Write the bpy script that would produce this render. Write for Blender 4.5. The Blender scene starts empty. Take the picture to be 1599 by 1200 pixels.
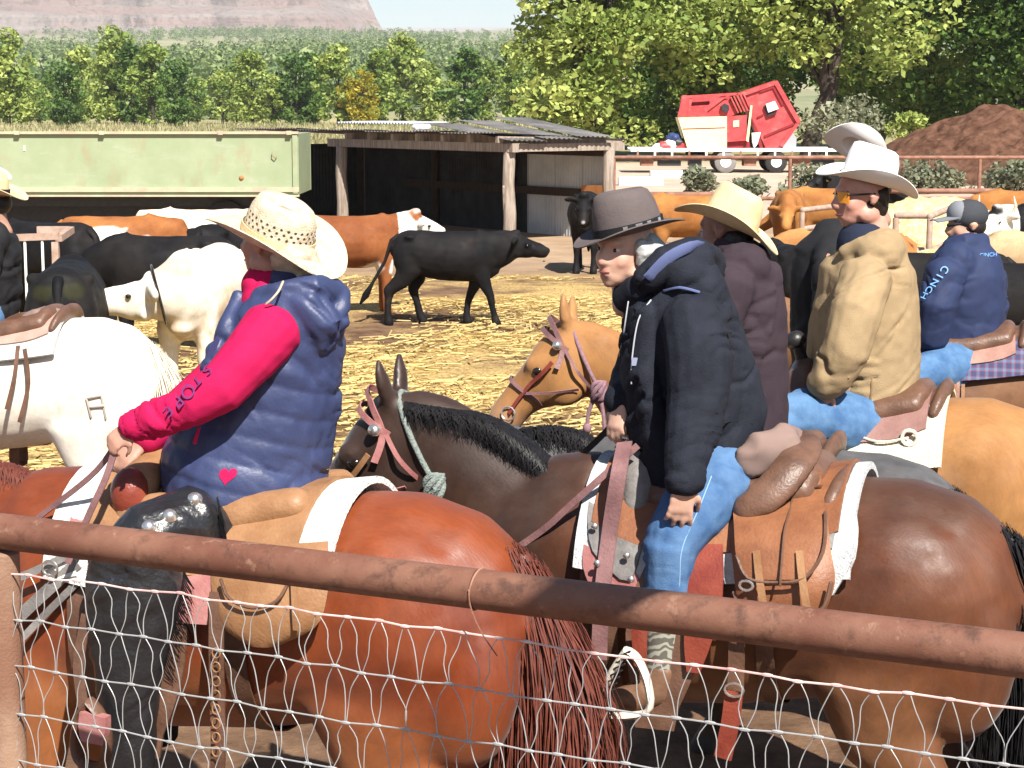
import bpy, math, random
import numpy as np
from mathutils import Vector, Matrix

# ------------------------------------------------------------------ camera, sky, sun, exposure
SC = bpy.context.scene
COL = SC.collection
FPX = 3000.0                      # focal length in pixels of the 1599 px wide photograph
CAM_H = 2.70
TILT = math.atan(435.0 / FPX)
cam_data = bpy.data.cameras.new('camera')
cam_data.sensor_width = 36.0
cam_data.lens = 36.0 * FPX / 1599.0
cam_data.clip_start = 0.05
cam_data.clip_end = 20000
cam = bpy.data.objects.new('camera', cam_data)
COL.objects.link(cam)
cam.location = (0, 0, CAM_H)
cam.rotation_euler = (math.pi / 2 - TILT, 0, 0)
SC.camera = cam

SUN_EL = math.radians(47)
SUN_AZ = math.radians(158)        # compass bearing of the sun, clockwise from +Y (behind the camera, to its right)
world = bpy.data.worlds.new('World')
SC.world = world
world.use_nodes = True
wn = world.node_tree
wn.nodes.clear()
sky = wn.nodes.new('ShaderNodeTexSky')
sky.sky_type = 'NISHITA'
sky.sun_disc = False
sky.sun_elevation = SUN_EL
sky.sun_rotation = SUN_AZ
sky.altitude = 1500
sky.dust_density = 2.0
bg = wn.nodes.new('ShaderNodeBackground')
bg.inputs['Strength'].default_value = 0.062
wo = wn.nodes.new('ShaderNodeOutputWorld')
wn.links.new(sky.outputs[0], bg.inputs[0])
wn.links.new(bg.outputs[0], wo.inputs[0])
sl = bpy.data.lights.new('sun', 'SUN')
sl.energy = 5.0
sl.angle = math.radians(0.5)
sl.color = (1.0, 0.955, 0.88)
sun = bpy.data.objects.new('sun', sl)
COL.objects.link(sun)
SUN_TO = Vector((math.sin(SUN_AZ) * math.cos(SUN_EL), math.cos(SUN_AZ) * math.cos(SUN_EL), math.sin(SUN_EL)))
sun.rotation_euler = SUN_TO.to_track_quat('Z', 'Y').to_euler()
sun.location = (20, -20, 40)
vs = SC.view_settings
vs.view_transform = 'Standard'
vs.look = 'None'
vs.exposure = 1.1
vs.gamma = 1.0
vs.use_curve_mapping = False
try:
    SC.cycles.max_bounces = 6
    SC.cycles.transparent_max_bounces = 8
except Exception:
    pass

# ------------------------------------------------------------------ helpers
rnd = random.Random(7)
rng = np.random.default_rng(11)
V = Vector
FWD = V((0, math.cos(TILT), -math.sin(TILT)))
UPV = V((0, math.sin(TILT), math.cos(TILT)))
CAMP = V((0, 0, CAM_H))


def W(px, py, d):
    """world point seen at photo pixel (px, py) standing at distance Y = d"""
    v = FWD + V((1, 0, 0)) * ((px - 799.5) / FPX) + UPV * ((600 - py) / FPX)
    return CAMP + v * (d / v.y)


def G(px, d, z=0.0):
    """world point on the ground plane below picture column px at distance d"""
    # a column of the picture is not a plane X/Y = const because of the tilt; the error is tiny here
    depth = d * math.cos(TILT) + (CAM_H - z) * math.sin(TILT)
    return V(((px - 799.5) / FPX * depth, d, z))


def PPM(d):
    return FPX / d


# ---- vectorised value noise
_perm = rng.permutation(512)
_vals = rng.random(512) * 2 - 1


def vnoise(p):
    p = np.asarray(p, float)
    i = np.floor(p).astype(int)
    f = p - i
    f = f * f * f * (f * (f * 6 - 15) + 10)
    out = 0
    for dx in (0, 1):
        for dy in (0, 1):
            for dz in (0, 1):
                h = _perm[(_perm[(_perm[(i[:, 0] + dx) & 511] + i[:, 1] + dy) & 511] + i[:, 2] + dz) & 511]
                w = (f[:, 0] if dx else 1 - f[:, 0]) * (f[:, 1] if dy else 1 - f[:, 1]) * (f[:, 2] if dz else 1 - f[:, 2])
                out = out + w * _vals[h]
    return out


def fbm(p, oct=3):
    p = np.asarray(p, float)
    s, a, t = 0, 1.0, 0
    for k in range(oct):
        s = s + a * vnoise(p * (2.03 ** k) + 17.3 * k)
        t += a
        a *= 0.5
    return s / t


# ---- materials
MATS = {}
WTH = set()


def mat(name, color, rough=0.8, spec=0.3, var=0.0, vscale=8.0, color2=None, bump=0.0, bscale=60.0, metal=0.0,
        attr=None, trans=0.0, stretch=None, sheen=0.0, detail=5.0, coat=0.0):
    """procedural material; colour varies between color and color2 (or darker/lighter) by noise; attr = colour attribute"""
    m = bpy.data.materials.new(name)
    m.use_nodes = True
    nt = m.node_tree
    N, L = nt.nodes, nt.links
    b = N['Principled BSDF']
    b.inputs['Roughness'].default_value = rough
    b.inputs['Specular IOR Level'].default_value = spec
    b.inputs['Metallic'].default_value = metal
    if sheen:
        b.inputs['Sheen Weight'].default_value = sheen
        b.inputs['Sheen Roughness'].default_value = 0.4
    if coat:
        b.inputs['Coat Weight'].default_value = coat
        b.inputs['Coat Roughness'].default_value = 0.3
    tc = N.new('ShaderNodeTexCoord')
    mp = N.new('ShaderNodeMapping')
    L.new(tc.outputs['Object'], mp.inputs['Vector'])
    if stretch:
        mp.inputs['Scale'].default_value = stretch
    c1 = tuple(color) + (1,)
    csock = None
    if attr:
        a = N.new('ShaderNodeAttribute')
        a.attribute_name = attr
        csock = a.outputs['Color']
    if var > 0 or color2:
        nz = N.new('ShaderNodeTexNoise')
        nz.inputs['Scale'].default_value = vscale
        nz.inputs['Detail'].default_value = detail
        nz.inputs['Roughness'].default_value = 0.65
        L.new(mp.outputs[0], nz.inputs['Vector'])
        if color2:
            rp = N.new('ShaderNodeValToRGB')
            rp.color_ramp.elements[0].position = 0.36
            rp.color_ramp.elements[1].position = 0.64
            rp.color_ramp.elements[0].color = c1
            rp.color_ramp.elements[1].color = tuple(color2) + (1,)
            L.new(nz.outputs['Fac'], rp.inputs[0])
            csock = rp.outputs[0]
        else:
            mr = N.new('ShaderNodeMapRange')
            mr.inputs['From Min'].default_value = 0.25
            mr.inputs['From Max'].default_value = 0.75
            mr.inputs['To Min'].default_value = 1 - var
            mr.inputs['To Max'].default_value = 1 + var
            L.new(nz.outputs['Fac'], mr.inputs['Value'])
            mx = N.new('ShaderNodeVectorMath')
            mx.operation = 'SCALE'
            if csock is not None:
                L.new(csock, mx.inputs[0])
            else:
                mx.inputs[0].default_value = color
            L.new(mr.outputs[0], mx.inputs['Scale'])
            csock = mx.outputs[0]
    if csock is not None:
        L.new(csock, b.inputs['Base Color'])
    else:
        b.inputs['Base Color'].default_value = c1
    if bump > 0:
        n2 = N.new('ShaderNodeTexNoise')
        n2.inputs['Scale'].default_value = bscale
        n2.inputs['Detail'].default_value = 4
        L.new(mp.outputs[0], n2.inputs['Vector'])
        bp = N.new('ShaderNodeBump')
        bp.inputs['Strength'].default_value = bump
        bp.inputs['Distance'].default_value = 0.01
        L.new(n2.outputs['Fac'], bp.inputs['Height'])
        L.new(bp.outputs[0], b.inputs['Normal'])
    if trans > 0:
        tr = N.new('ShaderNodeBsdfTranslucent')
        if csock is not None:
            L.new(csock, tr.inputs['Color'])
        else:
            tr.inputs['Color'].default_value = c1
        ms = N.new('ShaderNodeMixShader')
        ms.inputs[0].default_value = trans
        L.new(b.outputs[0], ms.inputs[1])
        L.new(tr.outputs[0], ms.inputs[2])
        L.new(ms.outputs[0], N['Material Output'].inputs['Surface'])
    MATS[name] = m
    return m


def tag(o, label=None, cat=None, group=None, kind=None):
    if label:
        o['label'] = label
    if cat:
        o['category'] = cat
    if group:
        o['group'] = group
    if kind:
        o['kind'] = kind
    return o


def thing(name, loc, label, cat, group=None, rotz=0.0, scale=1.0):
    o = bpy.data.objects.new(name, None)
    o.empty_display_size = 0.1
    COL.objects.link(o)
    o.location = loc
    o.rotation_euler = (0, 0, rotz)
    o.scale = (scale, scale, scale) if not hasattr(scale, '__len__') else scale
    tag(o, label, cat, group)
    return o


def mesh_obj(name, me, m=None, parent=None):
    o = bpy.data.objects.new(name, me)
    COL.objects.link(o)
    if m is not None:
        if isinstance(m, (list, tuple)):
            for q in m:
                me.materials.append(q)
        elif len(me.materials) == 0:
            me.materials.append(m)
    if parent is not None:
        o.parent = parent
    return o


class Geo:
    """collects verts and faces; org is subtracted on build so that a thing's Empty can sit at its base"""

    def __init__(self):
        self.v, self.f, self.mi = [], [], []

    def add(self, vs, fs, mi=0):
        k = len(self.v)
        self.v.extend([tuple(q) for q in vs])
        for f in fs:
            self.f.append(tuple(i + k for i in f))
            self.mi.append(mi)
        return self

    def box(self, c, size, rot=None, mi=0, taper=1.0):
        c = V(c)
        sx, sy, sz = [q / 2 for q in size]
        pts = []
        for z in (-1, 1):
            t = taper if z > 0 else 1.0
            for x, y in ((-1, -1), (1, -1), (1, 1), (-1, 1)):
                p = V((x * sx * t, y * sy * t, z * sz))
                if rot is not None:
                    p = rot @ p
                pts.append(c + p)
        return self.add(pts, [(3, 2, 1, 0), (4, 5, 6, 7), (0, 1, 5, 4), (1, 2, 6, 5), (2, 3, 7, 6), (3, 0, 4, 7)], mi)

    def beam(self, a, b, w, h, up=(0, 0, 1), mi=0):
        a, b = V(a), V(b)
        t = (b - a)
        L = t.length
        t.normalize()
        s = t.cross(V(up))
        if s.length < 1e-5:
            s = t.cross(V((1, 0, 0)))
        s.normalize()
        u = s.cross(t)
        rot = Matrix((t, s, u)).transposed()
        return self.box((a + b) / 2, (L, w, h), rot, mi)

    def tube(self, pts, rad, ref=None, n=14, caps=True, mi=0, closed=False, flat=1.0):
        """loft through pts; rad = float or list of float/(a, b): a along ref, b across it"""
        pts = [V(p) for p in pts]
        m = len(pts)
        if not isinstance(rad, (list, tuple)):
            rad = [rad] * m
        rad = [(r, r * flat) if not isinstance(r, (list, tuple)) else r for r in rad]
        tang = []
        for i in range(m):
            if closed:
                t = pts[(i + 1) % m] - pts[i - 1]
            else:
                t = pts[min(i + 1, m - 1)] - pts[max(i - 1, 0)]
            tang.append(t.normalized() if t.length > 1e-9 else V((0, 0, 1)))
        rings = []
        prev = None
        for i in range(m):
            t = tang[i]
            if ref is not None:
                r0 = V(ref)
                n1 = r0 - t * r0.dot(t)
                if n1.length < 0.15 and prev is not None:
                    n1 = prev - t * prev.dot(t)
            else:
                base = prev if prev is not None else (V((0, 0, 1)) if abs(t.z) < 0.9 else V((1, 0, 0)))
                n1 = base - t * base.dot(t)
            if n1.length < 1e-6:
                n1 = t.orthogonal()
            n1.normalize()
            prev = n1
            n2 = t.cross(n1)
            rings.append((pts[i], n1, n2, rad[i][0], rad[i][1]))
        if caps and not closed:
            c, n1, n2, a, b = rings[0]
            e = min(a, b)
            rings = [(c - tang[0] * e * 0.55, n1, n2, a * .45, b * .45), (c - tang[0] * e * 0.32, n1, n2, a * .8, b * .8)] + rings
            c, n1, n2, a, b = rings[-1]
            e = min(a, b)
            rings = rings + [(c + tang[-1] * e * 0.32, n1, n2, a * .8, b * .8), (c + tang[-1] * e * 0.55, n1, n2, a * .45, b * .45)]
        vs, fs = [], []
        for (c, n1, n2, a, b) in rings:
            for k in range(n):
                an = 2 * math.pi * k / n
                vs.append(c + n1 * (a * math.cos(an)) + n2 * (b * math.sin(an)))
        R = len(rings)
        for i in range(R if closed else R - 1):
            for k in range(n):
                j = (i + 1) % R
                fs.append((i * n + k, i * n + (k + 1) % n, j * n + (k + 1) % n, j * n + k))
        if not closed:
            fs.append(tuple(range(n - 1, -1, -1)))
            fs.append(tuple((R - 1) * n + k for k in range(n)))
        return self.add(vs, fs, mi)

    def ball(self, c, r, rot=None, n=12, mi=0):
        c = V(c)
        if not hasattr(r, '__len__'):
            r = (r, r, r)
        vs = []
        m = n // 2 + 1
        vs.append((0, 0, -1))
        for i in range(1, m):
            ph = -math.pi / 2 + math.pi * i / m
            for k in range(n):
                th = 2 * math.pi * k / n
                vs.append((math.cos(ph) * math.cos(th), math.cos(ph) * math.sin(th), math.sin(ph)))
        vs.append((0, 0, 1))
        out = []
        for p in vs:
            q = V((p[0] * r[0], p[1] * r[1], p[2] * r[2]))
            if rot is not None:
                q = rot @ q
            out.append(c + q)
        fs = []
        for k in range(n):
            fs.append((0, 1 + (k + 1) % n, 1 + k))
        for i in range(m - 2):
            for k in range(n):
                a = 1 + i * n
                fs.append((a + k, a + (k + 1) % n, a + n + (k + 1) % n, a + n + k))
        a = 1 + (m - 2) * n
        for k in range(n):
            fs.append((a + k, a + (k + 1) % n, len(vs) - 1))
        return self.add(out, fs, mi)

    def sheet(self, grid, thick=0.0, mi=0, wrap=False):
        """grid of points (rows of points); thick > 0 makes a closed slab, thickness along the local normal"""
        R, C = len(grid), len(grid[0])
        P = [[V(p) for p in row] for row in grid]
        vs = [p for row in P for p in row]
        fs = []
        cc = C if wrap else C - 1
        for i in range(R - 1):
            for j in range(cc):
                fs.append((i * C + j, i * C + (j + 1) % C, (i + 1) * C + (j + 1) % C, (i + 1) * C + j))
        if thick:
            nrm = []
            for i in range(R):
                for j in range(C):
                    du = P[min(i + 1, R - 1)][j] - P[max(i - 1, 0)][j]
                    if wrap:
                        dv = P[i][(j + 1) % C] - P[i][j - 1]
                    else:
                        dv = P[i][min(j + 1, C - 1)] - P[i][max(j - 1, 0)]
                    q = dv.cross(du)
                    nrm.append(q.normalized() if q.length > 1e-12 else V((0, 0, 1)))
            back = [p - q * thick for p, q in zip(vs, nrm)]
            k = len(vs)
            fb = [tuple(reversed([i + k for i in f])) for f in fs]
            side = []
            edge = []
            if wrap:
                for j in range(C):
                    side.append((j, (j + 1) % C, k + (j + 1) % C, k + j)[::-1])
                    a = (R - 1) * C
                    side.append((a + j, a + (j + 1) % C, k + a + (j + 1) % C, k + a + j))
            else:
                loop = [j for j in range(C)] + [i * C + C - 1 for i in range(1, R)] + [(R - 1) * C + j for j in range(C - 2, -1, -1)] + [i * C for i in range(R - 2, 0, -1)]
                for q in range(len(loop)):
                    a, b = loop[q], loop[(q + 1) % len(loop)]
                    side.append((b, a, a + k, b + k))
            vs = vs + back
            fs = fs + fb + side
        return self.add(vs, fs, mi)

    def mesh(self, name, org=(0, 0, 0), smooth=True):
        me = bpy.data.meshes.new(name)
        arr = np.array(self.v, float) - np.array(org, float)
        me.from_pydata(arr.tolist(), [], self.f)
        if any(self.mi):
            me.polygons.foreach_set('material_index', self.mi)
        if smooth:
            me.polygons.foreach_set('use_smooth', [True] * len(me.polygons))
        me.update()
        return me

    def build(self, name, m, parent=None, org=None, smooth=True, remesh=None, relax=6, disp=None, color=None, factor=0.5, sharp=None):
        if org is None:
            rt = parent
            while rt is not None and rt.parent is not None:
                rt = rt.parent
            org = tuple(rt.location) if (rt is not None and rt.name in WTH) else (0, 0, 0)
        me = self.mesh(name, (0, 0, 0), smooth)
        if remesh:
            me = voxel(me, remesh, relax, factor)
        if disp is not None or color is not None:
            co, no = vdata(me)
            if disp is not None:
                co = co + no * np.asarray(disp(co, no)).reshape(-1, 1)
                me.vertices.foreach_set('co', co.ravel())
            if color is not None:
                c = np.ones((len(co), 4))
                c[:, :3] = color(co, no)
                at = me.color_attributes.new('col', 'FLOAT_COLOR', 'POINT')
                at.data.foreach_set('color', c.ravel())
        if any(org):
            me.transform(Matrix.Translation(-V(org)))
        if smooth and remesh:
            me.polygons.foreach_set('use_smooth', [True] * len(me.polygons))
        if sharp is None and smooth and not remesh:
            sharp = 50
        if sharp is not None:
            try:
                me.set_sharp_from_angle(angle=math.radians(sharp))
            except Exception:
                pass
        me.update()
        me.name = name
        return mesh_obj(name, me, m, parent)


def wthing(name, loc, label, cat, group=None):
    """a thing whose parts are given in world coordinates"""
    o = thing(name, loc, label, cat, group)
    WTH.add(o.name)
    return o


def vdata(me):
    n = len(me.vertices)
    co = np.empty(n * 3)
    me.vertices.foreach_get('co', co)
    no = np.empty(n * 3)
    me.vertex_normals.foreach_get('vector', no)
    return co.reshape(-1, 3), no.reshape(-1, 3)


def voxel(me, size, relax=6, factor=0.5):
    o = bpy.data.objects.new('tmp', me)
    COL.objects.link(o)
    r = o.modifiers.new('r', 'REMESH')
    r.mode = 'VOXEL'
    r.voxel_size = size
    r.adaptivity = 0
    if relax:
        s = o.modifiers.new('s', 'SMOOTH')
        s.factor = factor
        s.iterations = relax
    dg = bpy.context.evaluated_depsgraph_get()
    ev = o.evaluated_get(dg)
    new = bpy.data.meshes.new_from_object(ev)
    bpy.data.objects.remove(o)
    bpy.data.meshes.remove(me)
    return new


def copy_tree(o, parent=None):
    c = o.copy()
    COL.objects.link(c)
    c.parent = parent
    for ch in list(o.children):
        copy_tree(ch, c)
    return c


def smoothstep(a, b, x):
    t = np.clip((np.asarray(x, float) - a) / (b - a), 0, 1)
    return t * t * (3 - 2 * t)


def catmull(pts, k=6):
    pts = [V(p) for p in pts]
    out = []
    for i in range(len(pts) - 1):
        p0, p1, p2, p3 = pts[max(i - 1, 0)], pts[i], pts[i + 1], pts[min(i + 2, len(pts) - 1)]
        for j in range(k):
            t = j / k
            out.append(0.5 * ((2 * p1) + (p2 - p0) * t + (2 * p0 - 5 * p1 + 4 * p2 - p3) * t * t + (3 * p1 - p0 - 3 * p2 + p3) * t ** 3))
    out.append(pts[-1])
    return out
# ------------------------------------------------------------------ the setting: ground, hills, far land
def terrain(x, y):
    x = np.asarray(x, float)
    y = np.asarray(y, float)
    z = np.where(y > 300, (y - 300) * 0.040, 0.0)
    z = z + smoothstep(700, 1500, y) * 12 * fbm(np.stack([x / 260, y / 400, 0 * x], 1), 3)
    near = 1 - smoothstep(30, 48, y)
    z = z + near * 0.035 * fbm(np.stack([x * 1.6, y * 1.6, 0 * x + 3], 1), 3) - near * 0.01
    return z


def ground_mat():
    m = bpy.data.materials.new('ground')
    m.use_nodes = True
    nt = m.node_tree
    N, L = nt.nodes, nt.links
    b = N['Principled BSDF']
    b.inputs['Roughness'].default_value = 0.95
    b.inputs['Specular IOR Level'].default_value = 0.1
    geo = N.new('ShaderNodeNewGeometry')
    sep = N.new('ShaderNodeSeparateXYZ')
    L.new(geo.outputs['Position'], sep.inputs[0])

    def noise(scale, detail=5, rough=0.65):
        n = N.new('ShaderNodeTexNoise')
        n.inputs['Scale'].default_value = scale
        n.inputs['Detail'].default_value = detail
        n.inputs['Roughness'].default_value = rough
        L.new(geo.outputs['Position'], n.inputs['Vector'])
        return n.outputs['Fac']

    def ramp(sock, p0, c0, p1, c1, extra=()):
        r = N.new('ShaderNodeValToRGB')
        r.color_ramp.elements[0].position = p0
        r.color_ramp.elements[0].color = tuple(c0) + (1,)
        r.color_ramp.elements[1].position = p1
        r.color_ramp.elements[1].color = tuple(c1) + (1,)
        for p, c in extra:
            e = r.color_ramp.elements.new(p)
            e.color = tuple(c) + (1,)
        L.new(sock, r.inputs[0])
        return r.outputs[0]

    def mix(fac, a, c):
        x = N.new('ShaderNodeMix')
        x.data_type = 'RGBA'
        L.new(fac, x.inputs[0])
        L.new(a, x.inputs[6])
        L.new(c, x.inputs[7])
        return x.outputs[2]

    def rng_(sock, a, b_, lo=0., hi=1.):
        r = N.new('ShaderNodeMapRange')
        r.interpolation_type = 'SMOOTHSTEP'
        r.inputs['From Min'].default_value = a
        r.inputs['From Max'].default_value = b_
        r.inputs['To Min'].default_value = lo
        r.inputs['To Max'].default_value = hi
        L.new(sock, r.inputs['Value'])
        return r.outputs[0]

    dirt = ramp(noise(3.5, 8), 0.35, (0.085, 0.047, 0.028), 0.68, (0.21, 0.125, 0.075))
    straw = ramp(noise(26, 4, 0.8), 0.38, (0.17, 0.10, 0.04), 0.58, (0.60, 0.43, 0.17))
    sfac = rng_(noise(0.35, 5), 0.40, 0.56)
    # straw litter lies around the middle of the pen, not beside the fence
    ylo = rng_(sep.outputs['Y'], 10.5, 14.5)
    yhi = rng_(sep.outputs['Y'], 29, 33, 1, 0)
    mm = N.new('ShaderNodeMath'); mm.operation = 'MULTIPLY'
    L.new(sfac, mm.inputs[0]); L.new(ylo, mm.inputs[1])
    m2 = N.new('ShaderNodeMath'); m2.operation = 'MULTIPLY'
    L.new(mm.outputs[0], m2.inputs[0]); L.new(yhi, m2.inputs[1])
    pen = mix(m2.outputs[0], dirt, straw)
    dusty = ramp(noise(1.2, 6), 0.3, (0.27, 0.18, 0.11), 0.7, (0.42, 0.30, 0.20))
    pen = mix(rng_(sep.outputs['Y'], 29, 34), pen, dusty)
    sand = ramp(noise(0.5, 7), 0.3, (0.40, 0.285, 0.215), 0.7, (0.55, 0.42, 0.33))
    c = mix(rng_(sep.outputs['Y'], 42, 47), pen, sand)
    field = ramp(noise(0.08, 7), 0.35, (0.20, 0.20, 0.09), 0.65, (0.36, 0.31, 0.16))
    c = mix(rng_(sep.outputs['Y'], 84, 105), c, field)
    sage = ramp(noise(0.012, 8, 0.7), 0.34, (0.10, 0.15, 0.06), 0.62, (0.33, 0.29, 0.19))
    c = mix(rng_(sep.outputs['Y'], 290, 360), c, sage)
    L.new(c, b.inputs['Base Color'])
    bp = N.new('ShaderNodeBump')
    bp.inputs['Strength'].default_value = 0.7
    bp.inputs['Distance'].default_value = 0.04
    L.new(noise(14, 8, 0.7), bp.inputs['Height'])
    L.new(bp.outputs[0], b.inputs['Normal'])
    return m


def build_ground():
    ys = np.concatenate([np.linspace(-30, 3, 12), np.arange(3.5, 34, 0.22), np.linspace(34.5, 60, 40), np.geomspace(62, 9000, 70)])
    ts = np.concatenate([np.linspace(-1, -0.08, 14), np.linspace(-0.075, 0.075, 70), np.linspace(0.08, 1, 14)])
    X, Y = [], []
    for y in ys:
        half = 60 + max(y, 0) * 0.7
        X.append(ts * half * 2)
        Y.append(np.full(len(ts), y))
    X = np.array(X); Y = np.array(Y)
    Z = terrain(X.ravel(), Y.ravel())
    R, C = X.shape
    vs = np.stack([X.ravel(), Y.ravel(), Z], 1)
    fs = [(i * C + j, i * C + j + 1, (i + 1) * C + j + 1, (i + 1) * C + j) for i in range(R - 1) for j in range(C - 1)]
    me = bpy.data.meshes.new('ground')
    me.from_pydata(vs.tolist(), [], fs)
    me.polygons.foreach_set('use_smooth', [True] * len(fs))
    o = mesh_obj('ground', me, ground_mat())
    tag(o, kind='structure')


build_ground()


def build_straw():
    """loose straw stalks scattered over the pen floor"""
    n = 42000
    y = 11.5 + rng.random(n) ** 0.85 * 19
    x = (rng.random(n) * 2 - 1) * (y * 0.30)
    den = fbm(np.stack([x * 0.35, y * 0.35, 0 * x + 9], 1), 3)
    keep = den > -0.18 + 0.32 * rng.random(n)
    x, y = x[keep], y[keep]
    n = len(x)
    z = terrain(x, y) + 0.012 + rng.random(n) * 0.03
    a = rng.random(n) * math.pi
    L = 0.035 + rng.random(n) ** 2 * 0.13
    w = 0.004 + rng.random(n) * 0.007
    tilt = (rng.random(n) - 0.4) * 0.25
    dx, dy = np.cos(a), np.sin(a)
    P = []
    for s, t in ((-1, -1), (1, -1), (1, 1), (-1, 1)):
        P.append(np.stack([x + dx * L * s - dy * w * t, y + dy * L * s + dx * w * t, z + tilt * L * s + 0.004 * t], 1))
    vs = np.stack(P, 1).reshape(-1, 3)
    me = bpy.data.meshes.new('straw_litter')
    me.from_pydata(vs.tolist(), [], np.arange(n * 4).reshape(-1, 4).tolist())
    c = np.ones((n * 4, 4))
    base = np.array([0.66, 0.49, 0.20])
    k = np.repeat(0.45 + rng.random(n) * 0.75, 4)[:, None]
    c[:, :3] = base * k
    at = me.color_attributes.new('col', 'FLOAT_COLOR', 'POINT')
    at.data.foreach_set('color', c.ravel())
    o = mesh_obj('straw_litter', me, mat('straw', (0.6, 0.45, 0.2), 0.7, 0.3, attr='col', trans=0.25))
    tag(o, 'golden straw litter strewn over the pen floor', 'straw', kind='stuff')


build_straw()


def build_mesa():
    """layered red-grey mesa beyond the valley, its right end dropping steeply"""
    d0 = 2600.0
    nx, nh = 190, 46
    x0 = (-500 - 800) / FPX * d0
    x1 = (628 - 800) / FPX * d0
    g = []
    for i in range(nh):
        t = i / (nh - 1)
        row = []
        for j in range(nx):
            s = j / (nx - 1)
            row.append((s, t))
        g.append(row)
    st = np.array(g).reshape(-1, 2)
    s, t = st[:, 0], st[:, 1]
    base = 88.0
    top = 215.0
    # stepped profile: talus, cliff band, ledge ...
    prof_z = np.interp(t, [0, .25, .45, .5, .62, .68, .85, .9, 1], [0, .18, .36, .46, .55, .68, .80, .95, 1.0])
    prof_d = np.interp(t, [0, .25, .45, .5, .62, .68, .85, .9, 1], [0, .35, .60, .62, .78, .80, .97, .98, 1.25])
    pxe = 632 - 82 * prof_z - 5 * fbm(np.stack([t * 6, s * 0, s * 0 + 5], 1), 2)
    pxs = -500 + (pxe + 500) * s
    x = (pxs - 800) / FPX * d0
    gul = fbm(np.stack([x / 60, t * 1.2, 0 * x], 1), 4)
    y = d0 + prof_d * 260 + gul * 55 * (1 - 0.4 * t) + 35 * fbm(np.stack([x / 260, 0 * x, 0 * x + 7], 1), 2)
    y = y + smoothstep(0.90, 1.0, s) * 160
    x = (pxs - 800) / FPX * y
    z = base - 30 + (top - base + 30) * prof_z + 5 * gul
    vs = np.stack([x, y, z], 1)
    fs = [(i * nx + j, i * nx + j + 1, (i + 1) * nx + j + 1, (i + 1) * nx + j) for i in range(nh - 1) for j in range(nx - 1)]
    me = bpy.data.meshes.new('mesa')
    me.from_pydata(vs.tolist(), [], fs)
    m = bpy.data.materials.new('mesa_rock')
    m.use_nodes = True
    N, L = m.node_tree.nodes, m.node_tree.links
    b = N['Principled BSDF']
    b.inputs['Roughness'].default_value = 0.95
    b.inputs['Specular IOR Level'].default_value = 0.05
    geo = N.new('ShaderNodeNewGeometry')
    mp = N.new('ShaderNodeMapping')
    mp.inputs['Scale'].default_value = (0.0035, 0.0035, 0.085)
    L.new(geo.outputs['Position'], mp.inputs[0])
    nz = N.new('ShaderNodeTexNoise')
    nz.inputs['Scale'].default_value = 1.0
    nz.inputs['Detail'].default_value = 6
    L.new(mp.outputs[0], nz.inputs['Vector'])
    r = N.new('ShaderNodeValToRGB')
    els = r.color_ramp.elements
    els[0].position = 0.30
    els[0].color = (0.22, 0.165, 0.15, 1)
    els[1].position = 0.72
    els[1].color = (0.34, 0.275, 0.25, 1)
    e = els.new(0.45); e.color = (0.29, 0.20, 0.175, 1)
    e = els.new(0.55); e.color = (0.26, 0.215, 0.195, 1)
    L.new(nz.outputs['Fac'], r.inputs[0])
    n2 = N.new('ShaderNodeTexNoise')
    n2.inputs['Scale'].default_value = 0.09
    n2.inputs['Detail'].default_value = 8
    n2.inputs['Roughness'].default_value = 0.75
    L.new(geo.outputs['Position'], n2.inputs['Vector'])
    r2 = N.new('ShaderNodeValToRGB')
    r2.color_ramp.elements[0].position = 0.50
    r2.color_ramp.elements[0].color = (1, 1, 1, 1)
    r2.color_ramp.elements[1].position = 0.66
    r2.color_ramp.elements[1].color = (0.52, 0.56, 0.45, 1)
    L.new(n2.outputs['Fac'], r2.inputs[0])
    mx = N.new('ShaderNodeMix')
    mx.data_type = 'RGBA'
    mx.blend_type = 'MULTIPLY'
    mx.inputs[0].default_value = 1.0
    L.new(r.outputs[0], mx.inputs[6])
    L.new(r2.outputs[0], mx.inputs[7])
    L.new(mx.outputs[2], b.inputs['Base Color'])
    bp = N.new('ShaderNodeBump')
    bp.inputs['Strength'].default_value = 1.0
    bp.inputs['Distance'].default_value = 6.0
    L.new(n2.outputs['Fac'], bp.inputs['Height'])
    L.new(bp.outputs[0], b.inputs['Normal'])
    o = mesh_obj('mesa', me, m)
    tag(o, kind='structure')
    # low ridge much farther away, right of the mesa
    d1 = 6500.0
    xs = np.linspace((430 - 800) / FPX * d1, (1900 - 800) / FPX * d1, 120)
    h = 262 + 10 * fbm(np.stack([xs / 210, 0 * xs, 0 * xs], 1), 4) - smoothstep(0, 1, np.abs(xs + 130) / 900) * 12
    vs, fs = [], []
    for j, xx in enumerate(xs):
        vs += [(xx, d1 - 500, 190), (xx, d1 - 120, h[j] - 14 + 4 * math.sin(j * 1.7)), (xx, d1 + 60, h[j]), (xx, d1 + 900, 200)]
    for j in range(len(xs) - 1):
        for k in range(3):
            fs.append((j * 4 + k, (j + 1) * 4 + k, (j + 1) * 4 + k + 1, j * 4 + k + 1))
    me = bpy.data.meshes.new('hills')
    me.from_pydata(vs, [], fs)
    o = mesh_obj('hills', me, mat('far_ridge', (0.30, 0.26, 0.25), 0.95, 0.05, var=0.2, vscale=0.01))
    tag(o, kind='structure')


build_mesa()

# ------------------------------------------------------------------ trees
M_BARK = mat('bark', (0.055, 0.042, 0.034), 0.9, 0.2, var=0.4, vscale=5, bump=0.8, bscale=9)


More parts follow.
